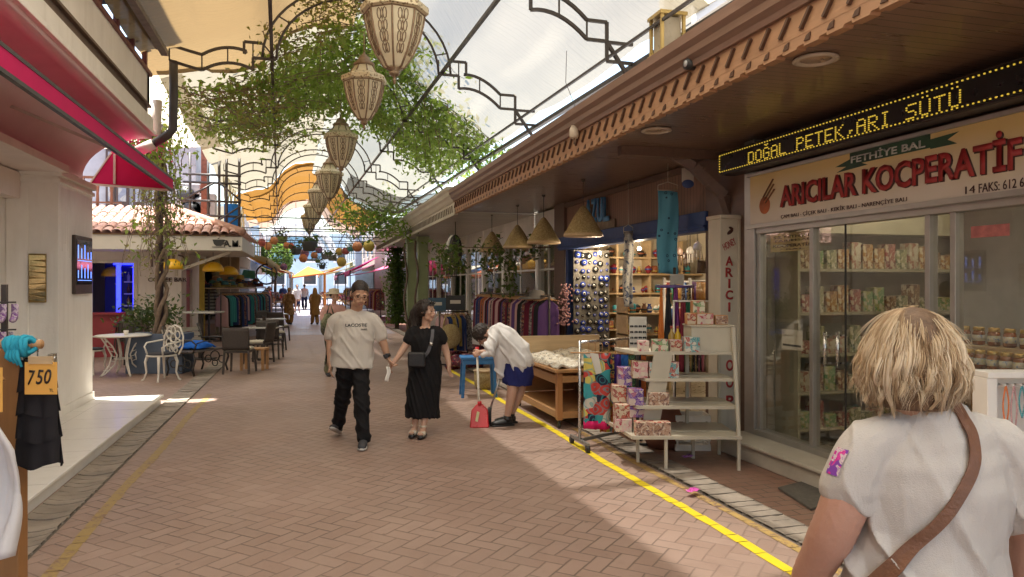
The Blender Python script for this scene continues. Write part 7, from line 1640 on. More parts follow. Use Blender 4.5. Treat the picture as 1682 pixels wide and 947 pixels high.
def shoe(g,gs,ank,toe_dir,L=.27,lift=0,pitch=0,w=.047):
    d=Vector(toe_dir).normalized(); a=Vector(ank); s=d.cross(Vector((0,0,1))).normalized(); up=Vector((0,0,1))
    rot=Matrix((s,d,up)).transposed()@Matrix.Rotation(-pitch,3,'X'); b=a+Vector((0,0,-.09))
    P=lambda x,y,z: b+rot@Vector((x,y,z))
    g.tube([P(0,-.065,.05),P(0,.0,.055),P(0,.08,.048),P(0,.15,.038),P(0,.19,.034)],[.035,.043,w,.044,.025],14,ry=[.035,.045,.036,.028,.02],side=s); g.tube([P(0,0,.05),P(0,-.01,.12)],[.045,.05],12)
    gs.tube([P(0,-.09,.014),P(0,-.05,.014),P(0,.03,.014),P(0,.12,.014),P(0,.18,.016),P(0,.205,.02)],[.025,.042,.042,.05,.044,.018],14,ry=[.012,.014,.014,.014,.013,.01],side=s)

# ---- man in the white T-shirt
t=thing('person','man in glasses, white lettered T-shirt and black trousers walking hand in hand','person',CP(580,7.8,0),-YAW)
hc=(.085,-.07,1.6); Rh=RH(R(24),R(22),R(4)); g=MB()
head_shape(g,hc,Rh,1.12,1.04); limb(g,[(.02,.03,1.36),(.04,.0,1.46),(.07,-.02,1.54)],[.07,.062,.058])
torso(g,[(0,.02,.8,.15,.1),(0,.02,1.0,.16,.11),(0,.02,1.2,.17,.11),(.01,.03,1.34,.14,.085),(.015,.03,1.42,.08,.065)])
limb(g,[(-.175,.02,1.335),(-.25,.05,1.1),(-.245,.0,.86)],[.058,.045,.03]); hand(g,(-.245,-.0,.86),(.04,-.08,-1),(.4,-1,0),.35,1.05,1)
limb(g,[(.185,.02,1.335),(.3,.06,1.1),(.352,.09,.915)],[.058,.046,.031]); hand(g,(.352,.09,.915),(.42,.12,-.85),(.2,-1,-.2),.75,1.05,-1)
for a,k,f in (((-.07,.02,.8),(-.15,.17,.47),(-.26,.4,.1)),((.065,.02,.8),(.11,-.1,.47),(.145,-.17,.09))): limb(g,[a,k,f],[.07,.05,.038])
body=fuse(g,'body',[m_sk1,m_hairk,m_eye,m_eyew,m_lip],t,.0065,2,zone=face_zone(hc,Rh,1.12))
g=MB(); torso(g,[(-.02,.02,.815,.235,.155),(-.015,.02,.95,.228,.15),(-.005,.015,1.12,.222,.145),(.005,.02,1.27,.22,.14),(.012,.03,1.365,.18,.115),(.018,.035,1.425,.095,.08)])
limb(g,[(-.12,.02,1.345),(-.195,.03,1.31),(-.235,.045,1.22),(-.252,.05,1.16)],[.07,.078,.074,.072]); limb(g,[(.13,.02,1.345),(.205,.03,1.31),(.262,.045,1.22),(.287,.055,1.15)],[.07,.078,.074,.072])
sh=fuse(g,'shirt',m_tee,t,.009,3,wrinkle=.014,wscale=(7,7,5),seed=3,fold=lambda p:.35+.65*min(1,max(0,(1.4-p.z)*2.4)))
bv=bvh_of(sh)
g=MB(); torso(g,[(-.01,.02,.87,.175,.115),(-.005,.02,.8,.18,.12)]); limb(g,[(-.08,.02,.79),(-.15,.17,.47),(-.255,.38,.12)],[.1,.08,.068]); limb(g,[(.075,.02,.79),(.11,-.1,.47),(.145,-.155,.1)],[.1,.08,.07])
fuse(g,'trousers',m_blk,t,.01,3,wrinkle=.016,wscale=(6,6,9),seed=9)
g=MB(); gs=MB(); shoe(g,gs,(.145,-.17,.09),(.1,-1,0)); 
for q,nm in ((g,'shoe'),): q.build('shoe',m_shoe,t,world=False)
gs.build('sole',m_sole,t.children[-1],world=False)
g=MB(); gs=MB(); shoe(g,gs,(-.265,.4,.125),(-.12,-1,0),pitch=R(-22)); g.build('shoe',m_shoe,t,world=False); gs.build('sole',m_sole,t.children[-1],world=False)
Hp=lambda x,y,z,s=1.12: Vector(hc)+Rh@Vector((x*s*1.04,y*s,z*s))
g=MB(); g.ell(Hp(0,.018,.038),(.0935,.111,.1),Rh,20,14); hairb=MB()
hm=fuse(g,'hair',m_hairk,t,.006,1,wrinkle=.004,wscale=(70,70,70))
bmh=bmesh.new(); bmh.from_mesh(hm.data); Ri=Rh.inverted()
def hairline(p):
    q=(Ri@(p-Vector(hc)))/1.12
    
    tb_=[(-.12,.08),(-.085,.076),(-.06,.06),(-.03,.02),(0,.0),(.03,-.02),(.06,-.05),(.12,-.075)]
    for (y0_,z0_),(y1_,z1_) in zip(tb_,tb_[1:]):
        if q.y<y1_: return q.z>z0_+(z1_-z0_)*max(0,(q.y-y0_)/(y1_-y0_))
    return q.z>-.075
bmesh.ops.delete(bmh,geom=[f for f in bmh.faces if not hairline(f.calc_center_median())],context='FACES'); bmh.to_mesh(hm.data); bmh.free()
g=MB()
for k in(-1,1): g.tube([Hp(k*.03+.024*math.cos(2*math.pi*q/16),-.1+.012*abs(math.cos(2*math.pi*q/16))*(1 if False else .3),.001+.017*math.sin(2*math.pi*q/16)) for q in range(17)],.0016,5); g.tube([Hp(k*.054,-.096,.006),Hp(k*.079,-.03,.01),Hp(k*.082,.02,.008)],.0016,5)
g.tube([Hp(-.007,-.1,.004),Hp(0,-.104,.007),Hp(.007,-.1,.004)],.0025,5); g.build('glasses',M('tortoise_frame',(.05,.022,.014),.3),t,world=False)
# lettering across the chest, laid on the shirt
def on_shirt(txt,x0,x1,z,h,nm,mat,bvh,parent,yd=-1,bold=.02):
    o=text_obj(nm,txt,mat,((x0+x1)/2,-.5,z),x1-x0,h,FRONT_WALL,None,.0,bold=bold); me=o.data
    bmq=bmesh.new(); bmq.from_mesh(me); bmesh.ops.triangulate(bmq,faces=bmq.faces); bmesh.ops.subdivide_edges(bmq,edges=[e for e in bmq.edges if e.calc_length()>.012],cuts=1); bmq.to_mesh(me); bmq.free()
    for v in me.vertices:
        hit=bvh.ray_cast(Vector((v.co.x,yd*1.0,v.co.z)),Vector((0,-yd,0)))
        if hit[0] is not None: v.co.y=hit[0].y+yd*.003
    o.parent=parent; return o
m_print=M('dark_shirt_print',(.05,.06,.06),.7)
on_shirt('LACOSTE',-.055,.165,1.272,.034,'lettering',m_print,bv,sh); on_shirt('PARIS',.105,.165,1.225,.018,'lettering',m_print,bv,sh)
g=MB(); q=Vector((.345,.085,.935)); g.tube([q+Vector((-.01,-.002,.02)),q+Vector((.012,.003,-.02))],.039,14); g.build('watch_strap',m_black,t,world=False); g=MB(); g.bx(q+Vector((.005,-.042,0)),(.036,.012,.04),Matrix.Rotation(R(20),3,'Y')); g.build('watch_case',M('watch_face',(.02,.02,.025),.12),t,world=False)
fm=thing('face_mask','white paper face mask dangling from the joined hands','mask',CP(637,7.83,.74),-YAW); g=MB(); g.grid(lambda a,b:(-.02+.04*a+.012*math.sin(b*5),.012*math.sin(a*6),.08-.16*b),5,8); g.build('paper',m_white,fm,world=False,solid=.003); g=MB(); g.tube([(0,0,.08),(.01,.02,.12)],.002,4); g.build('loop',m_white,fm,world=False)
# ---- woman in black
t=thing('person','dark haired woman in a long black dress with a grey bag strap looking aside','person',CP(690,8.2,0),-YAW)
hc=(.075,-.01,1.405); Rh=RH(R(68),R(4),R(6)); g=MB(); head_shape(g,hc,Rh,.98); limb(g,[(.06,.03,1.18),(.065,.02,1.25),(.07,.01,1.33)],[.062,.05,.048])
torso(g,[(.04,.02,.6,.14,.11),(.05,.02,.8,.14,.11),(.06,.02,1.05,.14,.11),(.06,.02,1.16,.14,.09),(.06,.03,1.22,.08,.06)])
limb(g,[(-.085,.02,1.165),(-.18,-.03,.985),(-.265,-.18,.845)],[.05,.04,.026]); hand(g,(-.265,-.18,.845),(-.5,-.3,-.8),(.3,-1,.1),.8,.92,1)
limb(g,[(.215,.02,1.165),(.285,.06,.955),(.325,.0,.79)],[.05,.04,.026]); hand(g,(.325,.0,.79),(.08,-.12,-1),(-.4,-1,0),.4,.92,-1)
limb(g,[(-.02,.02,.6),(-.035,0,.35),(-.06,-.02,.1)],[.08,.05,.034]); limb(g,[(.08,.02,.6),(.07,-.02,.35),(.045,-.08,.1)],[.08,.05,.034])
for a in ((-.06,-.02,.08),(.045,-.08,.08)): g.tube([Vector(a)+Vector((0,.03,-.0)),Vector(a)+Vector((-.01,-.06,-.012)),Vector(a)+Vector((-.02,-.13,-.025))],[.035,.036,.028],12,ry=[.035,.025,.014],side=(1,0,0))
body=fuse(g,'body',[m_sk2,m_hairk,m_eye,m_eyew,m_lip],t,.0065,2,zone=face_zone(hc,Rh,.98))
g=MB(); torso(g,[(.028,.0,.21,.19,.125),(.03,.01,.4,.192,.135),(.045,.015,.6,.192,.145),(.052,.02,.74,.188,.142),(.063,.02,.87,.16,.12),(.066,.01,1.0,.172,.135),(.065,.01,1.08,.178,.135),(.062,.025,1.165,.15,.1),(.062,.03,1.205,.09,.075)])
limb(g,[(-.02,.02,1.165),(-.08,.02,1.15),(-.125,.0,1.085)],[.07,.072,.066]); limb(g,[(.14,.02,1.165),(.205,.02,1.15),(.245,.03,1.085)],[.07,.072,.066])
dr=fuse(g,'dress',m_blk,t,.009,3,wrinkle=.016,wscale=(11,11,2.2),seed=5,fold=lambda p:1 if p.z<.85 else .5)
bv=bvh_of(dr)
g=MB(); g.ell(Vector(hc)+Rh@Vector((0,.026,.03)),(.099,.11,.1),Rh,20,14)
g.tube([(.0,.03,1.43),(-.05,.07,1.36),(-.075,.085,1.26),(-.085,.085,1.17),(-.095,.08,1.1)],[.075,.075,.07,.06,.03],14); g.tube([(.06,.09,1.42),(.03,.11,1.3),(-.01,.12,1.18)],[.06,.065,.04],12)
hm=fuse(g,'hair',m_hairk,t,.007,2,wrinkle=.012,wscale=(38,38,7)); Ri=Rh.inverted(); bmh=bmesh.new(); bmh.from_mesh(hm.data)
def facecut(p):
    q=Ri@(p-Vector(hc)); return q.y<-.05 and q.z<.058 or (q.y<-.03 and q.z<.0)
bmesh.ops.delete(bmh,geom=[f for f in bmh.faces if facecut(f.calc_center_median())],context='FACES'); bmh.to_mesh(hm.data); bmh.free()
Hw=lambda x,y,z: Vector(hc)+Rh@Vector((x,y,z)); g=MB()
for k in(-1,1): g.ell(Hw(k*.035,-.062,.098),(.03,.012,.02),Rh,12,8)
g.tube([Hw(-.075,.03,.07),Hw(-.06,-.06,.1),Hw(.06,-.06,.1),Hw(.075,.03,.07)],.003,5); g.build('sunglasses',M('dark_lens',(.015,.015,.018),.08),t,world=False)
def lay_strap(name,pts,w,mat,bvh,parent,yd,th=.006,off=.004):
    P=[Vector((q[0],0,q[1])) for q in pts]; C=[]
    for i in range(len(P)-1):
        for k in range(8):
            t=k/8; a=P[max(i-1,0)];b=P[i];c=P[i+1];d=P[min(i+2,len(P)-1)]; C.append(.5*((2*b)+(c-a)*t+(2*a-5*b+4*c-d)*t*t+(3*b-a-3*c+d)*t**3))
    C.append(P[-1]); n=len(C); D=[(C[min(i+1,n-1)]-C[max(i-1,0)]).normalized() for i in range(n)]; rows=[]
    for s_ in (-1,0,1):
        ys=[]
        for i in range(n):
            q=C[i]+Vector((D[i].z,0,-D[i].x))*s_*w/2; h=bvh.ray_cast(Vector((q.x,yd*1.0,q.z)),Vector((0,-yd,0))); ys.append(h[0].y if h[0] is not None else None)
        good=[y_ for y_ in ys if y_ is not None]; first=good[0] if good else 0
        for i in range(n): ys[i]=ys[i] if ys[i] is not None else (ys[i-1] if i else first)
        rows.append(ys)
    def hull(ys):
        f=min if yd<0 else max; m=[f(ys[max(0,i-3):i+4]) for i in range(n)]; return [sum(m[max(0,i-3):i+4])/len(m[max(0,i-3):i+4]) for i in range(n)]
    rows=[hull(r_) for r_ in rows]; g=MB(); vs=[]
    for s_,ys in zip((-1,0,1),rows):
        for i in range(n): q=C[i]+Vector((D[i].z,0,-D[i].x))*s_*w/2; vs.append((q.x,ys[i]+yd*off,q.z))
    g.add(vs,[(j*n+i,j*n+i+1,(j+1)*n+i+1,(j+1)*n+i) for j in (0,1) for i in range(n-1)],0,False); return g.build(name,mat,parent,world=False,solid=th,fix=False)
lay_strap('bag_strap',[(.15,1.2),(.145,1.1),(.11,.97),(.055,.9)],.034,M('grey_webbing',(.1,.1,.11),.6,.1,30),bv,t,-1)
g=MB(); g.bx((-.02,-.16,.875),(.19,.06,.165)); g.build('bag',M('black_bag_leather',(.014,.013,.014),.4,.2,30,.2,90),t,world=False,bevel=.018); g=MB(); g.tube([(.055,-.16,.955),(.06,-.155,.92)],.012,8); g.tube([(.14,-.13,1.06),(.135,-.135,1.03)],.02,10); g.build('buckle',m_chrome,t.children[-1],world=False)
for a in ((-.06,-.02,0),(.045,-.08,0)):
    g=MB(); a=Vector(a); g.tube([a+Vector((.005,.07,.025)),a+Vector((0,.02,.025)),a+Vector((-.01,-.07,.025)),a+Vector((-.02,-.15,.026))],[.03,.042,.044,.03],14,ry=[.025,.025,.024,.02],side=(1,0,0)); s_=g.build('sandal',m_black,t,world=False)
    g=MB(); g.tube([a+Vector((-.005,-.04,.06)),a+Vector((-.015,-.1,.055))],[.045,.043],14,ry=[.032,.026],side=(1,0,0)); g.lathe([(.04,.115),(.042,.125),(.04,.135)],a+Vector((0,.01,0)),12); g.build('upper',M('cream_leather',(.58,.52,.42),.5),s_,world=False)
# ---- sweeping woman
t=thing('person','person in a white shirt and navy shorts bent over sweeping at the yellow line','person',CP(838,8.85,0),-YAW)
sd=Vector((-1,.15,0)); hc=(-.345,.1,1.08); Rh=RH(R(-75),R(62)); g=MB(); head_shape(g,hc,Rh,.98); limb(g,[(-.2,.06,1.12),(-.27,.08,1.1)],[.06,.055])
torso(g,[(.1,.02,.7,.15,.14),(.08,.02,.84,.15,.13),(-.05,.02,1.02,.17,.12),(-.18,.03,1.11,.17,.1),(-.22,.04,1.12,.1,.08)],side=(0,1,0))
limb(g,[(-.2,-.1,1.08),(-.235,-.2,.92),(-.345,-.2,.9)],[.05,.042,.028]); hand(g,(-.345,-.2,.9),(-.8,.1,-.35),(0,.2,1),1.3,.95,1)
limb(g,[(-.2,.18,1.08),(-.2,.24,.86),(-.1,.14,.72)],[.05,.042,.028]); hand(g,(-.1,.14,.72),(.2,-.4,-.6),(0,.4,1),1.3,.95,-1)
limb(g,[(.03,-.06,.62),(.02,-.09,.4),(-.04,-.07,.09)],[.088,.062,.038]); limb(g,[(.13,.09,.62),(.12,.07,.4),(.0,.1,.09)],[.088,.062,.038])
fuse(g,'body',[m_sk2,m_hairk,m_eye,m_eyew,m_lip],t,.0075,2,zone=face_zone(hc,Rh,.98))
g=MB(); torso(g,[(.1,.02,.66,.175,.175),(.1,.02,.76,.2,.19),(.06,.02,.88,.19,.18),(-.06,.02,1.03,.2,.16),(-.17,.03,1.105,.2,.13),(-.24,.05,1.12,.1,.09)],side=(0,1,0))
limb(g,[(-.17,-.1,1.1),(-.225,-.18,.98),(-.24,-.2,.9),(-.3,-.2,.89)],[.085,.075,.062,.05]); limb(g,[(-.18,.16,1.1),(-.2,.23,.92),(-.19,.24,.84)],[.085,.07,.06])
g.tube([(-.1,-.05,1.0),(-.13,-.07,.85),(-.12,-.05,.7),(-.11,-.03,.56)],[.1,.085,.07,.045],14,ry=[.1,.07,.05,.03]); fuse(g,'shirt',cloth('white_cotton_blouse',(.66,.64,.62),.8,.04,bump=.3),t,.01,3,wrinkle=.022,wscale=(6,6,6),seed=2)
g=MB(); torso(g,[(.08,.02,.49,.185,.185),(.09,.02,.62,.19,.195),(.1,.02,.76,.185,.18)],side=(0,1,0)); fuse(g,'shorts',cloth('navy_cotton',(.02,.025,.12),.8),t,.01,3,wrinkle=.012,wscale=(8,8,4))
g=MB(); g.ell(Vector(hc)+Rh@Vector((0,.022,.03)),(.094,.116,.106),Rh,18,12); fuse(g,'hair',m_hairk,t,.008,2,wrinkle=.012,wscale=(30,30,30))
for a,dr_ in (((-.04,-.07,.09),(-1,-.25,0)),((.0,.1,.09),(-1,-.1,0))):
    g=MB(); gs=MB(); shoe(g,gs,a,dr_); s_=g.build('shoe',m_black,t,world=False); gs.build('sole',m_black,s_,world=False)
dp=CP(788,8.75,0); t=thing('dustpan','red long handled dustpan with a white stick held by the sweeping person','dustpan',dp,-YAW); m_rp=M('red_plastic',(.5,.015,.02),.3,.08,8)
g=MB(); vs=[]
prof_=[(-.115,.0,.0),(.115,.0,.0),(.1,.0,.2),(.04,.0,.265),(-.04,.0,.265),(-.1,.0,.2)]
g.add([(x,-.1+.3*0+.09*(z/.265),z) for x,y,z in prof_]+[(x*.92,.08+.0*(z),z*.96+.004) for x,y,z in prof_],[(0,1,2,3,4,5),(11,10,9,8,7,6)]+[(i,(i+1)%6,(i+1)%6+6,i+6) for i in range(6)]); g.build('scoop',m_rp,t,world=False,bevel=.012)
g=MB(); g.tube([(0,.0,.24),(-.01,.0,.32),(-.03,.0,.86)],.014,10); g.build('handle',M('ivory_stick',(.6,.55,.45),.4),t,world=False); g=MB(); g.tube([(-.029,0,.85),(-.033,0,.95)],.023,12); g.tube([(.0,.0,.25),(-.003,0,.3)],.025,12); g.build('grip',m_rp,t,world=False)
g=MB(); g.add([(-.05,-.08,.08),(-.02,-.082,.07),(-.0,-.052,.18),(-.03,-.05,.19)],[(0,1,2,3)]); g.build('sticker',M('pale_sticker',(.55,.5,.25),.5),t,world=False,solid=.003)
t=thing('broom','small black hand broom on a grey stick held by the sweeping person','broom',CP(808,8.8,0),-YAW); g=MB(); g.tube([(-.02,0,.2),(.14,.05,.7)],.013,8); g.build('handle',m_alu,t,world=False); g=MB(); g.tube([(-.02,0,.22),(-.04,0,.16),(-.06,0,.02)],[.02,.035,.055],12,ry=[.02,.03,.04],side=(1,0,0)); g.build('brush',M('black_bristle',(.03,.03,.03),.9,.3,80,.6,200),t,world=False)
# ---- woman in the foreground, seen from behind
t=thing('person','blonde woman seen from behind in a white T-shirt with a brown bag strap','person',CP(1500,1.8,0),-YAW)
hc=(.0,.02,1.53); Rh=RH(R(180-8),R(-4)); g=MB(); head_shape(g,hc,Rh,.88); limb(g,[(.03,-.0,1.34),(.015,.0,1.4),(.005,.01,1.46)],[.07,.058,.055])
torso(g,[(.05,.02,.75,.17,.12),(.05,.02,.95,.17,.12),(.05,.02,1.15,.14,.1),(.045,.01,1.27,.13,.085),(.04,.0,1.36,.065,.055)])
limb(g,[(-.1,.0,1.285),(-.155,.0,1.19),(-.188,.02,1.085),(-.205,.09,.97),(-.215,.17,.86)],[.04,.058,.055,.047,.032]); hand(g,(-.215,.17,.86),(-.05,.4,-.9),(.6,.6,.2),.5,.95,-1)
limb(g,[(.2,.0,1.285),(.268,.0,1.18),(.315,.03,1.05),(.32,.12,.86)],[.04,.058,.053,.034]); hand(g,(.32,.12,.86),(0,.3,-1),(-.8,.4,0),.5,.95,1)
for x in (-.04,.14): limb(g,[(x,.02,.8),(x,.04,.45),(x,.05,.08)],[.1,.065,.045]); g.ell((x,.1,.04),(.045,.12,.035))
fuse(g,'body',m_sk3,t,.006,3,wrinkle=.0012,wscale=(60,60,40))
g=MB(); torso(g,[(.045,.02,.8,.22,.165),(.04,.02,.9,.215,.165),(.045,.02,1.0,.2,.155),(.055,.02,1.1,.178,.14),(.052,.015,1.2,.184,.135),(.048,.01,1.27,.182,.122),(.045,.005,1.325,.155,.1),(.038,.0,1.375,.098,.075),(.03,.0,1.408,.07,.062)])
limb(g,[(-.06,.0,1.325),(-.112,-.0,1.3),(-.139,.0,1.25),(-.152,.005,1.205)],[.058,.064,.068,.072]); limb(g,[(.16,.0,1.325),(.215,.0,1.295),(.252,.0,1.22),(.272,.005,1.165)],[.058,.066,.07,.074])
def foldf(p): return .25+.9*min(1,max(0,(1.28-p.z)*3.5))
ts=fuse(g,'shirt',cloth('white_marl_jersey',(.5,.465,.425),.85,.08,bump=.5),t,.005,4,wrinkle=.02,wscale=(7,7,5),seed=4,fold=foldf)
bv=bvh_of(ts)
lay_strap('bag_strap',[(.06,1.43),(.082,1.385),(.09,1.34),(.07,1.27),(-.0,1.16),(-.075,1.07),(-.15,.97),(-.2,.9)],.027,M('brown_leather_strap',(.16,.07,.035),.45,.15,20,.3,120),bv,t,-1,.004,.003)
g=MB(); 
for (x0,x1,z0,z1,k) in ((-.212,-.196,1.24,1.30,0),(-.2,-.185,1.262,1.32,1),(-.212,-.198,1.265,1.285,2)):
    pass
pm=print_mat('sleeve_patch',[(.6,.03,.25),(.2,.05,.35),(.62,.5,.5),(.7,.05,.3)],45)
hit=MB(); pts_=[]
for i in range(7):
    for j in range(4):
        z=1.238+i*.0105; y=-.042+.013*j; h=bv.ray_cast(Vector((-.6,y,z)),Vector((1,0,0))); pts_.append((h[0] if h[0] is not None else Vector((-.2,y,z)))+Vector((-.003,-.0015,0)))
hit.add(pts_,[(i*4+j,i*4+j+1,(i+1)*4+j+1,(i+1)*4+j) for i in range(6) for j in range(3)],0,True); hit.build('sleeve_print',pm,ts,world=False,fix=False)
g=MB(); torso(g,[(.05,.02,.5,.2,.16),(.05,.02,.86,.2,.15)]); limb(g,[(-.04,.02,.7),(-.04,.04,.45),(-.04,.05,.12)],[.12,.09,.07]); limb(g,[(.14,.02,.7),(.14,.04,.45),(.14,.05,.12)],[.12,.09,.07]); fuse(g,'trousers',cloth('navy_trousers',(.03,.04,.08)),t,.012,2)
# hair: a base cap and many separate locks
hcv=Vector((0,.01,1.53))
PRH=[(1.645,.0),(1.64,.033),(1.625,.062),(1.6,.085),(1.57,.102),(1.535,.113),(1.5,.119),(1.465,.12),(1.43,.112),(1.4,.098)]
def hr(z):
    for (a,b),(c_,d) in zip(PRH,PRH[1:]):
        if z>=c_: return .92*(d+(b-d)*(z-c_)/(a-c_))
    return .92*PRH[-1][1]
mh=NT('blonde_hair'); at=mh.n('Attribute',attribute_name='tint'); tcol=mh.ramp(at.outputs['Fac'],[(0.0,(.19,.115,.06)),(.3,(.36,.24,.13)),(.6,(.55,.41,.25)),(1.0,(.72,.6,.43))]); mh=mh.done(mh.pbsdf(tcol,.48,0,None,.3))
r=random.Random(33); g=MB(); tint=[]
def lock(ph,z0,z1,depth,w,tn,curl,wave):
    pts=[];rs=[]; n=12; p1=4*math.sin(ph*5)+r.gauss(0,.45); dph=r.gauss(0,.1)
    for k in range(n+1):
        f=k/n; z=z0+(z1-z0)*f**1.15; rad=hr(z)*depth+(.011*math.sin(f*8+p1)*wave*f)+curl*max(0,f-.8)*.16
        a=ph+dph*f+wave*.13*math.sin(f*8+p1)*f
        pts.append(hcv+Vector((1.06*rad*math.cos(a),.98*rad*math.sin(a),z-hcv.z))); rs.append(w*(.55+.45*math.sin(math.pi*min(1,f*1.1)))*(1-.75*f**4))
    n0=len(g.v); g.tube(pts,rs,4,cap=False,ry=[q*.5 for q in rs]); m=len(g.v)-n0
    for k in range(m):
        f=(k//4)/n; tint.append(max(0,min(1,tn(f))))
for k in range(4600):
    ph=r.uniform(0,2*math.pi)
    if abs(((ph-math.pi/2+math.pi)%(2*math.pi))-math.pi)<.75: continue   # the face side stays open
    lay=r.random(); back=max(0,-math.sin(ph))
    z0=1.648-.03*abs(r.gauss(0,1)) if lay<.75 else r.uniform(1.5,1.6)
    z1=1.42+r.gauss(0,.018)+.012*math.sin(ph*9)+.01*abs(math.cos(ph)); dep=r.uniform(.88,1.0) if lay<.75 else r.uniform(.95,1.02)
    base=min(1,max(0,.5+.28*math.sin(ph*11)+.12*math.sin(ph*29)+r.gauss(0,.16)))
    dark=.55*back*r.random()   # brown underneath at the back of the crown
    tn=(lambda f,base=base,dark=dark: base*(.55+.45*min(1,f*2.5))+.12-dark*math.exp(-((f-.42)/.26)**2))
    if r.random()<.06: dep*=r.uniform(1.02,1.09)
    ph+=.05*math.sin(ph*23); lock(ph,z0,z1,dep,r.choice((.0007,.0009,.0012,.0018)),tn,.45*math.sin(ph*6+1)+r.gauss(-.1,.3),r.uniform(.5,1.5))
def strand(pts,w,tn):
    n=len(pts)-1; n0=len(g.v); g.tube(pts,[w*(.6+.4*math.sin(math.pi*min(1,k/n*1.1)))*(1-.8*(k/n)**5) for k in range(n+1)],4,cap=False)
    for k in range(len(g.v)-n0): tint.append(max(0,min(1,tn+.1*math.sin(3*(k//4)/n))))
for c in range(150):
    ph=r.uniform(0,2*math.pi)
    if abs(((ph-math.pi/2+math.pi)%(2*math.pi))-math.pi)<.8: continue
    za=r.uniform(1.53,1.635); zb=1.425+r.gauss(0,.018); dep=r.uniform(.97,1.05); p1=r.uniform(0,6.3); wv=r.uniform(.006,.017); cu=r.gauss(.0,.4); bs=min(1,max(.1,r.gauss(.62,.2)-.35*max(0,-math.sin(ph))*(za<1.58)*r.random())); fr_=r.uniform(5,9)
    for q in range(26):
        da=r.gauss(0,.05); dr=r.gauss(0,.004); pts=[]
        for k in range(13):
            f=k/12; z=za+(zb+dr-za)*f; tight=1-.65*f
            rad=hr(z)*(dep-.1*(1-f)**4)+wv*math.sin(fr_*f+p1)*f**.5+cu*max(0,f-.75)*.12+dr*tight
            a=ph+da*tight+wv*6*math.cos(fr_*f+p1)*f
            pts.append(hcv+Vector((1.06*rad*math.cos(a),.98*rad*math.sin(a),z-hcv.z)))
        strand(pts,r.choice((.0008,.0011,.0014)),bs+r.gauss(0,.09))
for q in range(70):   # flyaways
    ph=r.uniform(math.pi*.75,math.pi*2.25); za=r.uniform(1.45,1.645); L=r.uniform(.04,.09); pts=[]
    for k in range(7):
        f=k/6; z=za-L*f; rad=hr(z)*1.0+.022*f+.004; a=ph+.25*f*math.sin(q); pts.append(hcv+Vector((1.06*rad*math.cos(a),.98*rad*math.sin(a),z-hcv.z)))
    strand(pts,.0006,.75)
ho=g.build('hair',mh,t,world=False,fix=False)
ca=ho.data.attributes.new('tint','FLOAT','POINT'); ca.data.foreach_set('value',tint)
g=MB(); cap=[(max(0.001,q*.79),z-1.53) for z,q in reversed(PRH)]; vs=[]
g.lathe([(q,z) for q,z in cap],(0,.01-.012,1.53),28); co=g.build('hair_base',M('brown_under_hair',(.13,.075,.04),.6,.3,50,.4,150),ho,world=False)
bmh=bmesh.new(); bmh.from_mesh(co.data); bmesh.ops.delete(bmh,geom=[f for f in bmh.faces if f.calc_center_median().y>.062 and f.calc_center_median().z<1.6],context='FACES'); bmh.to_mesh(co.data); bmh.free()
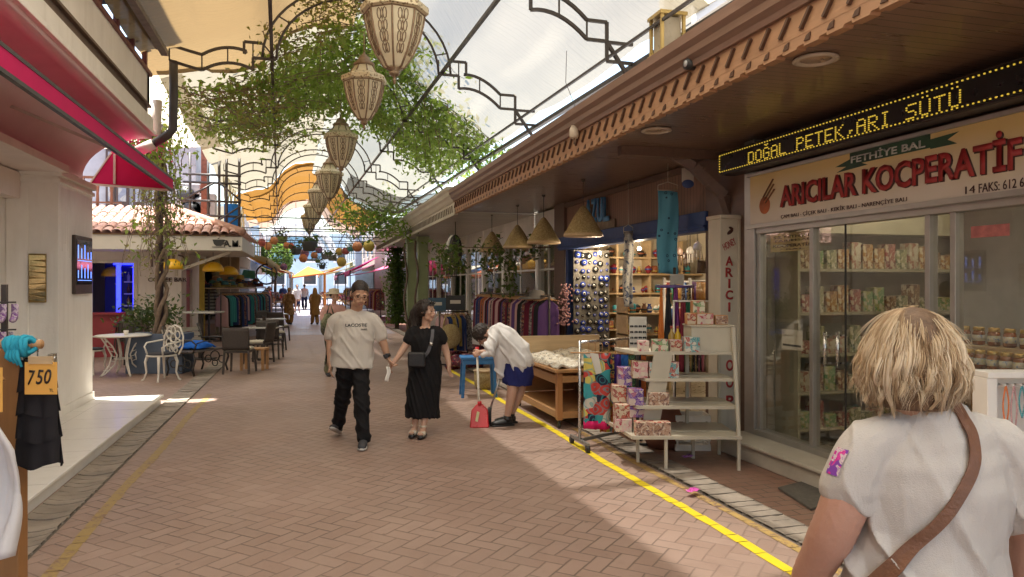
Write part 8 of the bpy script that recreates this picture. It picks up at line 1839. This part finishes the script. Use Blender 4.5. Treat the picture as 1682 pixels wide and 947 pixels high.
# ---- passers-by far down the street
def figure(label,u,d,h,rz,top,bottom,hairc,skin,skirt=False,hat=None,cover=False,long=False):
    t=thing('person',label,'person',CP(u,d,0),rz); k=h/1.7; V=lambda x,y,z:(x*k,y*k,z*k); g=MB(); Rh=RH(0,R(6))
    hcf=V(0,-.01,1.585); head_shape(g,hcf,Rh,.98*k); limb(g,[V(0,.02,1.36),V(0,.01,1.48)],[.06*k,.052*k]); torso(g,[V(0,0,.85)+(.15*k,.1*k),V(0,0,1.1)+(.14*k,.1*k),V(0,0,1.35)+(.16*k,.09*k),V(0,0,1.42)+(.08*k,.07*k)])
    for s,f in ((-1,.16),(1,-.16)):
        limb(g,[V(s*.18,.01,1.36),V(s*.22,.04-f*.4,1.08),V(s*.22,-.06-f*.8,.84)],[.05*k,.042*k,.028*k]); hand(g,V(s*.22,-.06-f*.8,.84),(0,-.2,-1),(-s*.2,-1,0),.5,k,s)
        limb(g,[V(s*.09,0,.85),V(s*.1,-f*.6,.47),V(s*.1,f*.9 if f>0 else f*1.2,.08)],[.09*k,.06*k,.042*k]); 
    body=fuse(g,'body',[skin,m_hairk,m_eye,m_eyew,m_lip],t,.012,2,zone=face_zone(hcf,Rh,.98*k))
    for s,f in ((-1,.16),(1,-.16)): g=MB(); yy=(f*.9 if f>0 else f*1.2); g.tube([V(s*.1,yy+.06,.06),V(s*.1,yy,.065),V(s*.1,yy-.1,.045),V(s*.1,yy-.19,.03)],[.035*k,.05*k,.05*k,.03*k],10,ry=[.05*k,.06*k,.042*k,.025*k],side=(1,0,0)); g.build('shoe',m_shoe,t,world=False)
    g=MB(); b=.45 if long else .82; torso(g,[V(0,0,b)+((.24 if long else .18)*k,(.18 if long else .13)*k),V(0,0,1.05)+(.18*k,.135*k),V(0,0,1.33)+(.19*k,.12*k),V(0,.02,1.43)+(.09*k,.08*k)])
    for s,f in ((-1,.16),(1,-.16)): limb(g,[V(s*.14,.01,1.36),V(s*.2,.02,1.25),V(s*.22,.04-f*.4,1.05 if long else 1.14)],[.07*k,.075*k,.065*k])
    fuse(g,'top',top,t,.014,3,wrinkle=.014,wscale=(8,8,4))
    g=MB(); torso(g,[V(0,0,.7)+(.17*k,.12*k),V(0,0,.88)+(.16*k,.12*k)])
    for s,f in ((-1,.16),(1,-.16)): limb(g,[V(s*.09,0,.82),V(s*.1,-f*.6,.5),V(s*.1,f*.5,.42 if skirt else .14)],[.11*k,.095*k,.085*k])
    fuse(g,'trousers',bottom,t,.014,2,wrinkle=.01)
    g=MB(); g.ell(V(0,.03,1.63),(.092*k,.105*k,.095*k)); 
    if cover: g.tube([V(0,.04,1.6),V(0,.06,1.45),V(0,.05,1.33)],[.1*k,.12*k,.15*k],14)
    fuse(g,'hair' if not cover else 'headscarf',hairc,t,.012,2)
    hob=t.children[-1]; bmh=bmesh.new(); bmh.from_mesh(hob.data); bmesh.ops.delete(bmh,geom=[f for f in bmh.faces if f.calc_center_median().y<-.05*k and f.calc_center_median().z<1.645*k],context='FACES'); bmh.to_mesh(hob.data); bmh.free()
    if hat:
        g=MB(); g.lathe([(.2*k,0),(.19*k,.015*k),(.105*k,.02*k),(.1*k,.1*k),(0,.12*k)],V(0,.02,1.64),18); g.build('hat',hat,t,world=False)
    return t
tanb=print_mat('brown_stripe_dress',[(.26,.15,.06),(.34,.22,.1),(.18,.1,.04)],10); brn=cloth('tan_brown_robe',(.3,.17,.05)); wht=cloth('far_white_shirt',(.6,.58,.56)); nvy=cloth('far_navy_shorts',(.03,.04,.1)); rd=print_mat('far_red_top',[(.5,.05,.06),(.6,.55,.5)],8); camo=print_mat('camo_cloth',[(.1,.11,.06),(.2,.2,.12),(.05,.05,.04)],9)
figure('person in a brown striped dress walking alone down the middle of the far street',475,31,1.55,R(165),tanb,brn,brn,m_sk1,cover=False,long=True)
figure('person in a tan robe and headscarf walking away on the far right of the street',517,31,1.55,R(190),brn,brn,brn,m_sk1,cover=True,long=True)
figure('person in a white shirt and navy shorts between the two brown robed walkers',488,44,1.7,R(10),wht,nvy,m_hairk,m_sk2,True)
figure('person in a red and white top beside the far left clothes rail',443,38,1.6,R(60),rd,nvy,M('grey_hair',(.4,.38,.35),.6),m_sk2)
figure('small person in white at the far end of the street near the orange tent',500,50,1.7,R(170),wht,nvy,m_hairk,m_sk2)
figure('small person in dark clothes at the far end by the left shops',465,52,1.7,R(5),nvy,nvy,m_hairk,m_sk2)
figure('person in a sun hat and pink top half hidden behind the man in white',549,13.5,1.58,R(12),cloth('dusty_pink_top',(.55,.32,.28)),camo,m_hairk,m_sk2,hat=M('pale_straw_hat',(.5,.43,.3),.8,.2,30))
p=CP(541,13.2,.95); o=thing('shoulder_bag','camouflage shoulder bag carried behind the man in white','bag',p,-YAW); g=MB(); g.ell((0,0,0),(.16,.1,.24)); fuse(g,'bag',camo,o,.015,2,wrinkle=.02); g=MB(); g.tube([(-.05,0,.2),(0,.05,.42),(.08,0,.2)],.015,6); g.build('strap',camo,o,world=False)
# ---- litter by the gutter
for u,v,c,lb in ((1130,752,(.35,.15,.5),'crumpled violet wrapper lying by the gutter'),(1138,808,(.6,.1,.4),'tiny pink wrapper lying on the gutter pavers')):
    p=W(u,v,z=.03); o=thing('wrapper',lb,'wrapper',p,.4); g=MB(); rr=random.Random(u); g.grid(lambda a,b:((a-.5)*.12,(b-.5)*.07,.01+.02*rr.random()),5,4); g.build('foil',M('foil_%d'%u,c,.3),o,world=False,solid=.002)
bpy.data.scenes.remove(TS)
